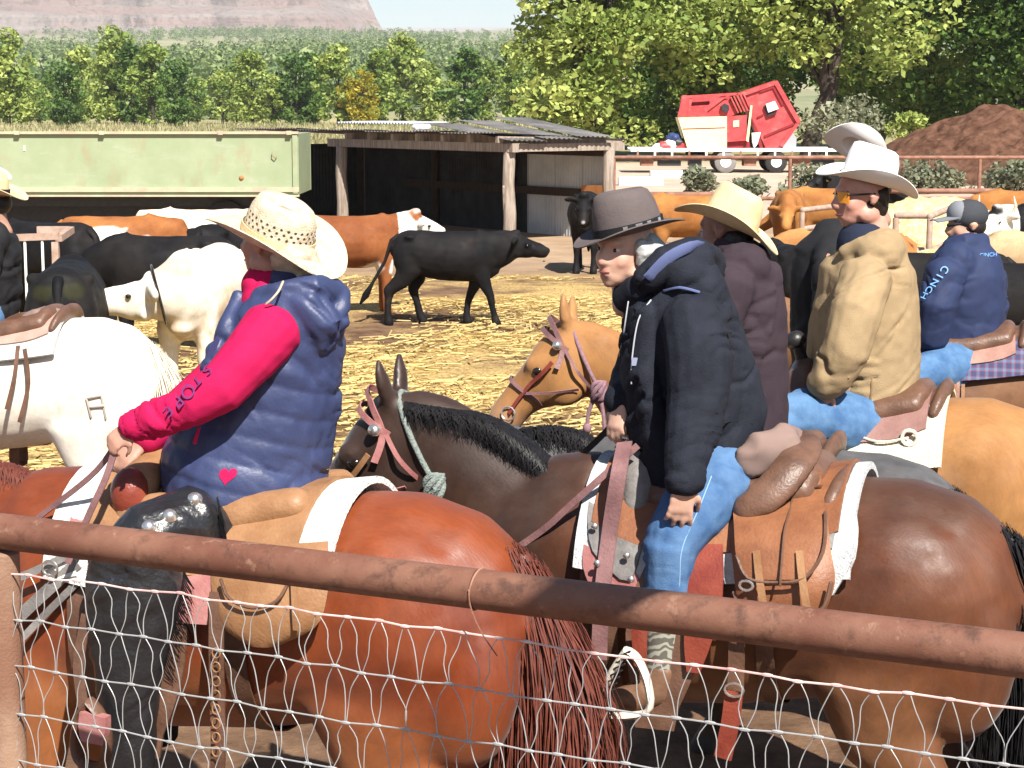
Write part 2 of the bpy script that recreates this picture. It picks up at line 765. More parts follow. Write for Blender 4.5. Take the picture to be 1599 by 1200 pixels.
def leaf_mat(name, c1, c2):
    """leaf colour runs from c1 to c2 by the per-leaf attribute, plus the tree's own random tint"""
    m = bpy.data.materials.new(name)
    m.use_nodes = True
    N, L = m.node_tree.nodes, m.node_tree.links
    b = N['Principled BSDF']
    b.inputs['Roughness'].default_value = 0.55
    b.inputs['Specular IOR Level'].default_value = 0.35
    a = N.new('ShaderNodeAttribute')
    a.attribute_name = 'leaf'
    r = N.new('ShaderNodeValToRGB')
    r.color_ramp.elements[0].color = tuple(c1) + (1,)
    r.color_ramp.elements[1].color = tuple(c2) + (1,)
    L.new(a.outputs['Fac'], r.inputs[0])
    tr = N.new('ShaderNodeBsdfTranslucent')
    L.new(r.outputs[0], b.inputs['Base Color'])
    L.new(r.outputs[0], tr.inputs['Color'])
    ms = N.new('ShaderNodeMixShader')
    ms.inputs[0].default_value = 0.3
    L.new(b.outputs[0], ms.inputs[1])
    L.new(tr.outputs[0], ms.inputs[2])
    L.new(ms.outputs[0], N['Material Output'].inputs['Surface'])
    return m


LEAFM = [leaf_mat('leaves_mid', (0.08, 0.14, 0.025), (0.32, 0.40, 0.09)),
         leaf_mat('leaves_pale', (0.13, 0.20, 0.035), (0.42, 0.48, 0.13)),
         leaf_mat('leaves_deep', (0.035, 0.085, 0.018), (0.14, 0.23, 0.045)),
         leaf_mat('leaves_gold', (0.17, 0.17, 0.02), (0.48, 0.38, 0.03)),
         leaf_mat('leaves_sage', (0.12, 0.14, 0.085), (0.29, 0.30, 0.19))]


def leaf_cloud(centres, radii, per, size, seed, aspect=0.62, low=None):
    """leaf-sized faces in clumps; returns verts, faces, per-vertex shade value"""
    g = np.random.default_rng(seed)
    P, S = [], []
    mr = float(np.mean(radii))
    for c, r in zip(centres, radii):
        k = int(per * (r / mr) ** 2) + 1
        d = g.normal(size=(k, 3))
        d /= np.linalg.norm(d, axis=1)[:, None]
        rad = r * (0.45 + 0.6 * g.random(k) ** 0.6)
        p = np.array(c) + d * rad[:, None] * np.array([1, 1, 0.75])
        P.append(p)
        S.append(np.clip(g.normal(0.5 + 0.22 * g.normal(), 0.2, k), 0, 1))
    P = np.concatenate(P)
    S = np.concatenate(S)
    if low is not None:
        k = P[:, 2] > low
        P, S = P[k], S[k]
    n = len(P)
    a = g.normal(size=(n, 3))
    a[:, 2] *= 0.6
    a /= np.linalg.norm(a, axis=1)[:, None]
    b = np.cross(a, g.normal(size=(n, 3)))
    b /= np.linalg.norm(b, axis=1)[:, None] + 1e-9
    sz = size * (0.5 + 1.1 * g.random(n) ** 1.5)[:, None]
    a = a * sz
    b = b * sz * aspect
    vs = np.stack([P - a, P - 0.1 * a + b, P + a, P - 0.1 * a - b], 1).reshape(-1, 3)
    return vs, np.arange(n * 4).reshape(-1, 4), np.repeat(S, 4)


def leaves_mesh(name, vs, fs, s):
    me = bpy.data.meshes.new(name)
    me.vertices.add(len(vs))
    me.vertices.foreach_set('co', np.asarray(vs, np.float32).ravel())
    k = len(fs)
    me.loops.add(k * 4)
    me.loops.foreach_set('vertex_index', np.asarray(fs, np.int32).ravel())
    me.polygons.add(k)
    me.polygons.foreach_set('loop_start', np.arange(0, k * 4, 4, dtype=np.int32))
    me.update(calc_edges=True)
    at = me.attributes.new('leaf', 'FLOAT', 'POINT')
    at.data.foreach_set('value', np.asarray(s, np.float32))
    return me


def crown_points(h, w, seed, n, base=0.15, shape=1.0):
    g = np.random.default_rng(seed)
    out, rad = [], []
    for k in range(n):
        z = base + (1 - base) * g.random() ** 0.9
        prof = math.sin(math.pi * min(1, max(0.03, (z - base * 0.6) / (1.06 - base * 0.6))) ** 0.8) ** 0.6 * shape
        a = g.random() * 2 * math.pi
        r = w * 0.5 * prof * math.sqrt(g.random()) * (0.8 + 0.35 * math.sin(a * 3 + seed))
        out.append((r * math.cos(a), r * math.sin(a), z * h))
        rad.append(w * (0.09 + 0.08 * g.random()))
    return out, rad


def trunk_geo(h, r, seed, targets, lean=(0, 0), fork=0.3):
    g = random.Random(seed)
    q = Geo()
    pts = [V((0, 0, -0.1)), V((lean[0] * .3, lean[1] * .3, h * fork * .5)), V((lean[0], lean[1], h * fork))]
    top = pts[-1]
    q.tube([pts[0], pts[1], top, top + V((lean[0] * .4, 0, h * .22)), top + V((lean[0] * .3, .2, h * .45))],
           [r * 1.25, r, r * .85, r * .5, r * .15], n=8)
    for t in targets:
        t = V(t)
        a = top.lerp(pts[1], g.random() * 0.5) + V((0, 0, h * .12 * g.random()))
        mid = a.lerp(t, 0.5) + V((g.uniform(-.06, .06) * h, g.uniform(-.06, .06) * h, g.uniform(.0, .08) * h))
        rr = r * g.uniform(.28, .5)
        q.tube([a, a.lerp(mid, .5) + V((0, 0, .02 * h)), mid, t], [rr, rr * .8, rr * .55, rr * .15], n=6)
    return q


def build_trees():
    # --- the big cottonwoods behind the machinery
    big = [  # px, distance, height, width, clumps, leaf material, label, trunk lean, seed
        (925, 92, 15.5, 10.4, 230, 1, 'broad pale-green cottonwood at the left end of the grove behind the shed', (-.3, 0), 21),
        (1085, 101, 17, 11.0, 230, 0, 'cottonwood rising straight behind the red farm machine', (.2, 0), 22),
        (1262, 93, 14.6, 12.5, 200, 1, 'cottonwood with dark leaning trunk just beyond the red farm machine', (1.0, 0), 23),
        (1455, 108, 16.5, 12.5, 230, 1, 'yellow-green cottonwood between the machine and the brown mulch mound', (-.2, 0), 24),
        (1590, 98, 16.5, 12.5, 260, 2, 'dark dense tree rising directly behind the brown mulch mound', (.2, 0), 25),
        (1180, 118, 15.0, 12.0, 190, 2, 'dark tree filling the gap behind the red machine\'s hood', (0, 0), 26),
        (1000, 120, 16.0, 12.0, 190, 2, 'dark tree half hidden behind the two leftmost cottonwoods', (0, 0), 27),
        (1370, 124, 16.0, 13.0, 200, 2, 'dark tree far back between the machine and the mulch mound', (0, 0), 28)]
    for px, d, h, w, n, lm, label, lean, seed in big:
        base = G(px, d)
        t = thing('cottonwood_tree', base, label, 'tree', 'cottonwoods behind the pens')
        cs, rs = crown_points(h, w, seed, n, 0.07 if seed != 23 else 0.30)
        rs = [r * 0.78 for r in rs]
        if seed == 23:
            keep = [k for k, c in enumerate(cs) if not (c[2] < 5.4 and -1.7 < c[0] < 1.5)]
            cs = [cs[k] for k in keep]; rs = [rs[k] for k in keep]
        vs, fs, s = leaf_cloud(cs, rs, 125, 0.165, seed, low=0.3)
        # clump-scale tint
        s = np.clip(s + 0.3 * fbm(vs / 1.3 + seed, 2), 0, 1)
        tg = [cs[i] for i in range(0, len(cs), max(1, len(cs) // 11))]
        trunk_geo(h, 0.42, seed, tg, lean, 0.24).build('trunk', M_BARK, t)
        mesh_obj('crown', leaves_mesh('crown', vs, fs, s), LEAFM[lm], t)
    # --- the belt of young cottonwoods and willows across the field
    kinds = []
    for k in range(6):
        h = 10.0
        w = 6.2 + (k % 3) * 0.9
        cs, rs = crown_points(h, w, 40 + k, 56, 0.05)
        vs, fs, s = leaf_cloud(cs, rs, 62, 0.27, 40 + k, low=0.2)
        s = np.clip(s + 0.35 * fbm(vs / 1.5 + k, 2), 0, 1)
        kinds.append((leaves_mesh('crown', vs, fs, s), trunk_geo(h, 0.22, k, [cs[i] for i in range(0, 56, 9)]).mesh('trunk')))
    for me, tm in kinds:
        tm.materials.append(M_BARK)
        me.materials.append(LEAFM[0])
    spots = []
    r = random.Random(5)
    px = -60
    while px < 870:
        spots.append([px, r.uniform(225, 290), r.choice([r.uniform(.5, .8), r.uniform(.75, 1.0), r.uniform(.95, 1.22)])])
        px += r.uniform(20, 42)
    words = ['mid-green', 'pale green', 'deep green', 'golden yellow']
    pos = ['first', 'second', 'third', 'fourth', 'fifth', 'sixth', 'seventh', 'eighth', 'ninth', 'tenth', 'eleventh', 'twelfth',
           'thirteenth', 'fourteenth', 'fifteenth', 'sixteenth', 'seventeenth', 'eighteenth', 'nineteenth', 'twentieth',
           'twenty-first', 'twenty-second', 'twenty-third', 'twenty-fourth', 'twenty-fifth', 'twenty-sixth', 'twenty-seventh', 'twenty-eighth', 'twenty-ninth', 'thirtieth', 'thirty-first', 'thirty-second', 'thirty-third', 'thirty-fourth', 'thirty-fifth', 'thirty-sixth', 'thirty-seventh', 'thirty-eighth', 'thirty-ninth', 'fortieth', 'forty-first', 'forty-second', 'forty-third', 'forty-fourth', 'forty-fifth']
    for i, (px, d, sc) in enumerate(spots):
        k = r.choice([0, 0, 1, 1, 1, 2])
        if abs(px - 555) < 22:
            k, sc, d = 3, 0.66, 232
        elif 430 < px < 520:
            k = 2
        t = thing('young_cottonwood_tree', G(px, d), 'bushy %s young cottonwood, %s from the left in the belt across the field' % (words[k], pos[min(i, len(pos) - 1)]),
                  'tree', 'tree belt across the field', r.uniform(0, 6.28), (sc, sc, sc * r.uniform(.9, 1.12)))
        src = kinds[(i * 5 + 1) % 6]
        c = mesh_obj('crown', src[0], None, t)
        c.material_slots[0].link = 'OBJECT'
        c.material_slots[0].material = LEAFM[k]
        mesh_obj('trunk', src[1], None, t)
    # --- the far wood on the valley slope: one mass
    g = np.random.default_rng(77)
    m_ = 9000
    y = 310 + 1900 * g.random(m_) ** 1.15
    x = (g.uniform(-80, 900, m_) - 800) / FPX * y
    den = fbm(np.stack([x / 70, y / 160, 0 * x + 2.0], 1), 3)
    ok = (den > -0.02 + 0.08 * (y > 900)) | (g.random(m_) < 0.05)
    x, y = x[ok][:1700], y[ok][:1700]
    z = terrain(x, y)
    cs, rs = [], []
    for i in range(len(x)):
        hh = g.uniform(5.0, 10.5)
        for q in range(5):
            cs.append((x[i] + g.normal() * 2.0, y[i] + g.normal() * 2, z[i] + hh * (0.18 + 0.17 * q)))
            rs.append(g.uniform(1.5, 2.8) * (1.15 - 0.12 * q))
    vs, fs, s = leaf_cloud(cs, rs, 22, 0.62, 78)
    s = np.clip(s + 0.5 * fbm(vs / 22.0, 2), 0, 1)
    o = mesh_obj('far_woods', leaves_mesh('far_woods', vs, fs, s), leaf_mat('leaves_far', (0.09, 0.15, 0.055), (0.28, 0.34, 0.14)))
    tag(o, 'hazy green wood spread over the valley slope below the mesa', 'woods', kind='stuff')
    # --- pale grass along the field and brush
    g = np.random.default_rng(90)
    n = 26000
    y = 62 + 190 * g.random(n) ** 1.3
    x = (g.uniform(-90, 850, n) - 800) / FPX * y
    hh = 0.30 + 0.55 * g.random(n)
    a = g.random(n) * math.pi
    w = 0.035 + 0.05 * g.random(n)
    lean = g.normal(size=(n, 2)) * 0.22
    P = [np.stack([x - np.cos(a) * w, y - np.sin(a) * w, 0 * x], 1), np.stack([x + np.cos(a) * w, y + np.sin(a) * w, 0 * x], 1),
         np.stack([x + lean[:, 0] + 0.015, y + lean[:, 1], hh], 1), np.stack([x + lean[:, 0] - 0.015, y + lean[:, 1], hh], 1)]
    vs = np.stack(P, 1).reshape(-1, 3)
    s = np.repeat(np.clip(0.55 + 0.6 * fbm(np.stack([x / 9, y / 14, 0 * x], 1), 2) + 0.2 * g.normal(size=n), 0, 1), 4)
    o = mesh_obj('dry_grass', leaves_mesh('dry_grass', vs, np.arange(n * 4).reshape(-1, 4), s), leaf_mat('leaves_dry', (0.20, 0.20, 0.085), (0.56, 0.49, 0.27)))
    tag(o, 'pale dry grass standing across the field behind the green wagon', 'grass', kind='stuff')
    # --- grey-green brush clumps
    brush = [(1092, 56, 1.5, .75, 'low grey-green sagebrush in front of the trailer wheel'), (1272, 52, 2.2, .9, 'sagebrush at the foot of the middle pipe fence post'),
             (1172, 50, 1.7, .7, 'sagebrush beyond the straw-hatted rider'), (1445, 60, 2.6, 1.0, 'sagebrush between the pipe fence and the brown mound'),
             (1580, 58, 2.6, 1.0, 'sagebrush by the pipe fence in front of the brown mound\'s right flank'), (1335, 88, 4.4, 3.0, 'tall pale sage-green bush behind the white hats'),
             (1415, 84, 2.4, 2.2, 'leafy green shrub at the left foot of the brown mound'), (1500, 76, 2.2, .9, 'low sage tuft at the foot of the brown mound'), (1440, 74, 2.2, .9, 'low sage tuft left of the brown mound'),
             (300, 62, 2.5, 1.0, 'low brush behind the green wagon'), (700, 75, 3.6, 1.6, 'grey-green bush beyond the shed roof')]
    for i, (px, d, w, h, label) in enumerate(brush):
        t = thing('sagebrush' if h < 2 else 'leafy_shrub', G(px, d), label, 'bush', 'brush beyond the pens')
        cs, rs = crown_points(h, w, 100 + i, 16, 0.1)
        rs = [q * 1.3 for q in rs]
        vs, fs, s = leaf_cloud(cs, rs, 90, 0.06 + 0.02 * h, 100 + i)
        mesh_obj('foliage', leaves_mesh('foliage', vs, fs, s), LEAFM[1 if i == 6 else 4], t)
        q = Geo()
        for k in range(6):
            a = k * 1.05
            q.tube([(0, 0, -.02), (math.cos(a) * w * .15, math.sin(a) * w * .15, h * .3), (math.cos(a) * w * .3, math.sin(a) * w * .3, h * .65)], [.03, .022, .01], n=5)
        q.build('stems', M_BARK, t)


build_trees()
# ------------------------------------------------------------------ shed, wagon, machinery, mound, far fences
M_WOOD = mat('weathered_wood', (.20, .155, .12), .85, .2, color2=(.37, .31, .26), vscale=3.0, stretch=(6, 6, .7), bump=.5, bscale=14)
M_WOODD = mat('dark_old_wood', (.045, .030, .022), .9, .15, var=.4, vscale=5, stretch=(4, 4, 1), bump=.4, bscale=20)
M_TIN_SHADE = mat('shade_dark_tin', (.022, .022, .023), .8, .15, color2=(.045, .044, .044), vscale=1.6)  # wall tin with the shed's inside shade put into its colour
M_TIN_LIT = mat('sunlit_galvanised_tin', (.36, .37, .38), .5, .4, metal=.2, color2=(.46, .47, .48), vscale=1.6)  # same wall tin, bright where sun reaches it, light put into colour
M_TINRUST = mat('old_roof_tin', (.10, .095, .09), .6, .4, metal=.3, color2=(.24, .225, .21), vscale=1.3)
M_RUST = mat('rusty_pipe', (.17, .072, .045), .75, .3, color2=(.29, .155, .105), vscale=5.0, bump=.3, bscale=120, detail=8)
M_RUSTL = mat('rusty_pipe_pale', (.30, .19, .14), .75, .3, color2=(.42, .31, .25), vscale=8.0, bump=.2, bscale=90)
M_WHITE = mat('white_paint', (.78, .77, .73), .6, .3, var=.12, vscale=4)
M_CREAMP = mat('cream_paint', (.74, .66, .36), .55, .35, var=.08, vscale=3)
M_MRED = mat('faded_red_paint', (.42, .035, .040), .5, .4, color2=(.52, .075, .075), vscale=2.0)
M_MREDD = mat('old_red_paint', (.22, .015, .018), .6, .3, var=.3, vscale=4)
M_TYRE = mat('tyre_rubber', (.035, .034, .033), .85, .2, var=.3, vscale=20)
M_DARKST = mat('dark_steel', (.04, .04, .042), .5, .4, metal=.4, var=.3, vscale=10)
M_GREEN = mat('sun_bleached_green_paint', (.25, .30, .175), .6, .3, color2=(.30, .345, .215), vscale=1.3, detail=9)
M_GREENR = mat('rust_streaked_flange', (.42, .30, .23), .7, .3, color2=(.42, .44, .28), vscale=3.5, detail=8)
M_HAY = mat('hay', (.42, .33, .14), .9, .1, color2=(.66, .56, .32), vscale=14, bump=1.0, bscale=40)
M_PLY = mat('orange_board', (.40, .17, .06), .8, .2, var=.25, vscale=4)


def weather(m, color, lo, hi, scale, stretch, amount):
    """stains with a shape of their own over a material's colour"""
    N, L = m.node_tree.nodes, m.node_tree.links
    b = N['Principled BSDF']
    src = b.inputs['Base Color'].links[0].from_socket
    mp = N.new('ShaderNodeMapping')
    mp.inputs['Scale'].default_value = stretch
    L.new(N['Texture Coordinate'].outputs['Object'], mp.inputs['Vector'])
    nz = N.new('ShaderNodeTexNoise')
    nz.inputs['Scale'].default_value = scale
    nz.inputs['Detail'].default_value = 9
    nz.inputs['Roughness'].default_value = .72
    L.new(mp.outputs[0], nz.inputs['Vector'])
    r = N.new('ShaderNodeMapRange')
    r.inputs['From Min'].default_value = lo
    r.inputs['From Max'].default_value = hi
    r.inputs['To Max'].default_value = amount
    L.new(nz.outputs['Fac'], r.inputs['Value'])
    x = N.new('ShaderNodeMix')
    x.data_type = 'RGBA'
    L.new(r.outputs[0], x.inputs[0])
    L.new(src, x.inputs[6])
    x.inputs[7].default_value = tuple(color) + (1,)
    L.new(x.outputs[2], b.inputs['Base Color'])


weather(M_GREEN, (.30, .20, .12), .56, .70, 1.1, (1, 1, .45), .7)
weather(M_GREEN, (.36, .38, .28), .55, .68, 3.5, (.4, 1, 1.4), .5)
weather(M_MRED, (.40, .20, .17), .56, .70, 2.2, (1, 1, 1), .6)
weather(M_CREAMP, (.50, .40, .22), .57, .70, 2.0, (1, 1, .5), .6)


def prism(g, poly, d, depth, mi=0):
    """outline given in photo pixels at distance d, extruded away from the viewer by depth metres"""
    a = [W(x, y, d) for x, y in poly]
    n = len(a)
    area = sum(poly[i][0] * poly[(i + 1) % n][1] - poly[(i + 1) % n][0] * poly[i][1] for i in range(n))
    if area > 0:      # clockwise on screen (y down) -> make front face look at the viewer
        a.reverse()
    b = [p + V((0, depth, 0)) for p in a]
    fs = [tuple(range(n)), tuple(range(2 * n - 1, n - 1, -1))]
    for i in range(n):
        j = (i + 1) % n
        fs.append((j, i, n + i, n + j))
    return g.add(a + b, fs, mi)


def corr_sheet(a, b, up, wave=.09, amp=.012, thick=.003, ns=None):
    """corrugated sheet between ground points a and b, rising by vector up"""
    a, b, up = V(a), V(b), V(up)
    L = (b - a).length
    t = (b - a) / L
    n = t.cross(up).normalized()
    k = ns or max(8, int(L / wave * 6))
    row0, row1 = [], []
    for i in range(k + 1):
        s = L * i / k
        o = n * (amp * math.sin(2 * math.pi * s / wave))
        row0.append(a + t * s + o)
        row1.append(a + t * s + up + o)
    return [row0, row1]


def build_shed():
    L, C = V((-3.75, 42.5, 0)), V((-.06, 37.5, 0))
    u = (C - L).normalized()
    v = V((-u.y, u.x, 0))
    if v.x < 0:
        v = -v
    R = C + v * 2.5
    t = wthing('cattle_shed', (L + R) / 2, 'low open-fronted pole shed with weathered posts and tin roof', 'shed')
    zt = 1.80
    for i, (p, r) in enumerate(((L, .13), (C, .125), (R, .12))):
        g = Geo()
        g.tube([p + V((0, 0, -.05)), p + V((.02, 0, .6)), p + V((-.015, .01, 1.2)), p + V((.01, 0, zt))], [r * 1.1, r, r * .95, r * .97], n=9)
        g.build('post', M_WOOD, t)
    for p in (L + v * 2.5, L - u * 3.2 + v * 2.5, L - u * 3.2, L + u * 3.0 + v * 2.4):
        Geo().tube([p, p + V((0, 0, zt))], .09, n=8).build('post', M_WOODD, t)
    # front beam and side beam
    Geo().beam(L - u * .45 + V((0, 0, zt + .09)), C + u * .22 + V((0, 0, zt + .09)), .16, .17).build('beam', M_WOOD, t, smooth=False)
    Geo().beam(C - v * .1 + V((0, 0, zt + .085)) + u * .02, R + v * .35 + V((0, 0, zt + .085)), .15, .15).build('beam', M_WOOD, t, smooth=False)
    Geo().beam(L - u * 3.4 + v * 2.5 + V((0, 0, zt - .05)), R + V((0, 0, zt - .05)), .12, .14).build('beam', M_WOODD, t, smooth=False)
    for k in range(7):
        p = L - u * (-.55 + 0) + u * (k * .92)
        if k == 6:
            p = C - u * .1
        h = .13 + .02 * (k % 2)
        Geo().beam(p - v * .22 + V((0, 0, zt + .18 + h / 2 + .003)), p + v * 2.9 + V((0, 0, zt + .10 + h / 2)), .09, h).build('rafter', M_WOOD, t, smooth=False)
    # roof sheets, dipping to the back
    for k in range(11):
        a = L - u * 4.3 + u * (k * .95)
        dz = .015 * ((k * 7) % 3)
        zz = zt + .36 + dz
        if (a - C).dot(u) > .3:
            break
        rows = corr_sheet(a - v * .30 + V((0, 0, zz)), a + u * 1.0 - v * .30 + V((0, 0, zz)), v * 3.3 + V((0, 0, -.16)), .12, .014)
        Geo().sheet(rows, .004).build('roof_sheet', M_TINRUST, t)
    # a patched lean-to roof at the right corner
    for k in range(3):
        a = C + u * .25 + v * (k * .85 - .2)
        rows = corr_sheet(a + V((0, 0, zt + .24 + .03 * k)), a + v * .95 + V((0, 0, zt + .22 + .03 * k)), -u * 2.9 + V((0, 0, .30 + .03 * k)), .12, .014)
        Geo().sheet(rows, .004).build('roof_sheet', M_TINRUST, t)
    # walls of tin at the back and the far end
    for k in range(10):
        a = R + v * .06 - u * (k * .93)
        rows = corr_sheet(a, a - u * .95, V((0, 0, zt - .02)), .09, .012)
        Geo().sheet(rows, .003).build('wall_sheet', M_TIN_LIT if k < 3 else M_TIN_SHADE, t)  # sheets in the sun patch take the bright copy, others the shaded one
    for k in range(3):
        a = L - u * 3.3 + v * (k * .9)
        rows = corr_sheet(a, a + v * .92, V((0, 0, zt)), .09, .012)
        Geo().sheet(rows, .003).build('wall_sheet', M_TIN_SHADE, t)
    Geo().beam(R - v * .03 - u * .1 + V((0, 0, .92)), R - v * .03 - u * 7.5 + V((0, 0, .92)), .04, .17).build('wall_plank', M_WOODD, t, smooth=False)
    Geo().beam(R - v * .09 - u * .05 + V((0, 0, .98)), R - v * .09 - u * .75 + V((0, 0, .95)), .03, .26).build('wall_plank', M_PLY, t, smooth=False)
    Geo().beam(C - u * .25 + v * .1 + V((0, 0, .0)), C + u * .05 - v * .16 + V((0, 0, 1.15)), .04, .10).build('leaning_board', M_WOOD, t, smooth=False)
    # loose bright sheet and a sack lying on the roof
    a = L - u * 1.0 + v * .5 + V((0, 0, zt + .52))
    s = Geo().sheet(corr_sheet(a, a + u * 3.0, v * 1.0 + V((0, 0, .02)), .12, .02), .004).build('loose_roof_sheet', mat('bright_tin', (.62, .64, .66), .4, .5, metal=.4, var=.1), None)
    tag(s, 'bright loose corrugated sheet lying on the shed roof', 'roof sheet')
    c = W(658, 199, 44.5)
    s = Geo().ball(c, (.24, .3, .13), n=14).build('roof_sack', M_WHITE, None, remesh=.04, relax=1, disp=lambda co, no: .05 * fbm(co * 6, 2))
    tag(s, 'white bundled sack lying on the shed roof', 'sack')


build_shed()


def build_wagon():
    d = 38.0
    x0, x1 = W(-260, 300, d).x, W(467, 300, d).x
    zt, zb = 2.15, .96
    t = wthing('green_wagon', ((x0 + x1) / 2, d + 1.2, 0), 'faded green steel wagon box standing behind the cattle', 'wagon')
    dep = 2.3
    g = Geo()
    g.box(((x0 + x1) / 2, d + .03, (zt + zb) / 2), (x1 - x0, .05, zt - zb))
    g.build('side_wall', M_GREEN, t, smooth=False)
    Geo().box(((x0 + x1) / 2, d + dep, (zt + zb) / 2), (x1 - x0, .05, zt - zb)).build('side_wall', M_GREEN, t, smooth=False)
    Geo().box((x1 - .03, d + dep / 2 + .02, (zt + zb) / 2), (.05, dep - .08, zt - zb - .004)).build('end_wall', M_GREEN, t, smooth=False)
    Geo().box((x0 + .03, d + dep / 2 + .02, (zt + zb) / 2), (.05, dep - .08, zt - zb - .004)).build('end_wall', M_GREEN, t, smooth=False)
    Geo().box(((x0 + x1) / 2, d + dep / 2, zb + .03), (x1 - x0 - .1, dep - .1, .05)).build('floor', M_GREENR, t, smooth=False)
    Geo().box(((x0 + x1) / 2, d - .005, zt + .02), (x1 - x0 + .02, .12, .05)).build('top_rail', M_GREENR, t, smooth=False)
    Geo().box(((x0 + x1) / 2, d - .02, zb + .10), (x1 - x0 + .01, .06, .09)).build('lower_rail', M_GREENR, t, smooth=False)
    Geo().box(((x0 + x1) / 2, d - .03, zb - .02), (x1 - x0 + .02, .10, .035)).build('bottom_lip', M_GREENR, t, smooth=False)
    for px in (462, ):
        p = W(px, 300, d)
        Geo().box((p.x, d - .02, (zt + zb) / 2 - .001), (.10, .05, zt - zb - .05)).build('corner_post', M_GREEN, t, smooth=False)
    for px, py in ((428, 243), ):
        p = W(px, py, d - .03)
        Geo().tube([p + V((-.04, 0, .05)), p + V((-.035, -.03, 0)), p + V((.02, -.03, -.05)), p + V((.05, 0, -.02))], .011, n=6).build('hook', M_RUST, t)
    p = W(377, 278, d - .0)
    Geo().tube([p + V((0, -.004, 0)), p + V((0, .02, 0))], .05, n=12).build('rust_spot', M_PLY, t)
    for px in (28, 160, 345, 452):
        p = W(px, 211, d)
        Geo().box((p.x, d - .03, zt + .02), (.10, .16, .075)).build('clip', M_GREENR, t, smooth=False)
    p = W(38, 232, d)
    Geo().box((p.x, d - .002, p.z), (.03, .02, .10)).build('scrape', M_WHITE, t, smooth=False)
    for wx in (x0 + 1.0, x0 + 2.2, x1 - 1.5):
        for wy in (d + .35, d + dep - .35):
            c = V((wx, wy, .42))
            w = Geo().tube([c + V((0, -.13, 0)), c + V((0, -.10, 0)), c + V((0, .10, 0)), c + V((0, .13, 0))], [.36, .42, .42, .36], n=22, caps=False).build('wheel', M_TYRE, t)
            Geo().tube([c + V((0, -.14, 0)), c + V((0, .14, 0))], .2, n=14).build('rim', M_DARKST, w)
    Geo().box(((x0 + x1) / 2, d + dep / 2, zb - .15), (x1 - x0 - .4, 1.5, .20)).build('chassis', M_DARKST, t, smooth=False)
    Geo().box(((x0 + x1) / 2 - .2, d + dep * .62, zb / 2 - .13), (x1 - x0 - .9, .9, zb - .30)).build('dark_underside_box', M_DARKST, t, smooth=False)  # added dark box that stands in for the shade under the wagon
    Geo().box(((x0 + x1) / 2, d + .5, zb - .14), (x1 - x0 - .2, .08, .22)).build('frame_rail', M_DARKST, t, smooth=False)


build_wagon()


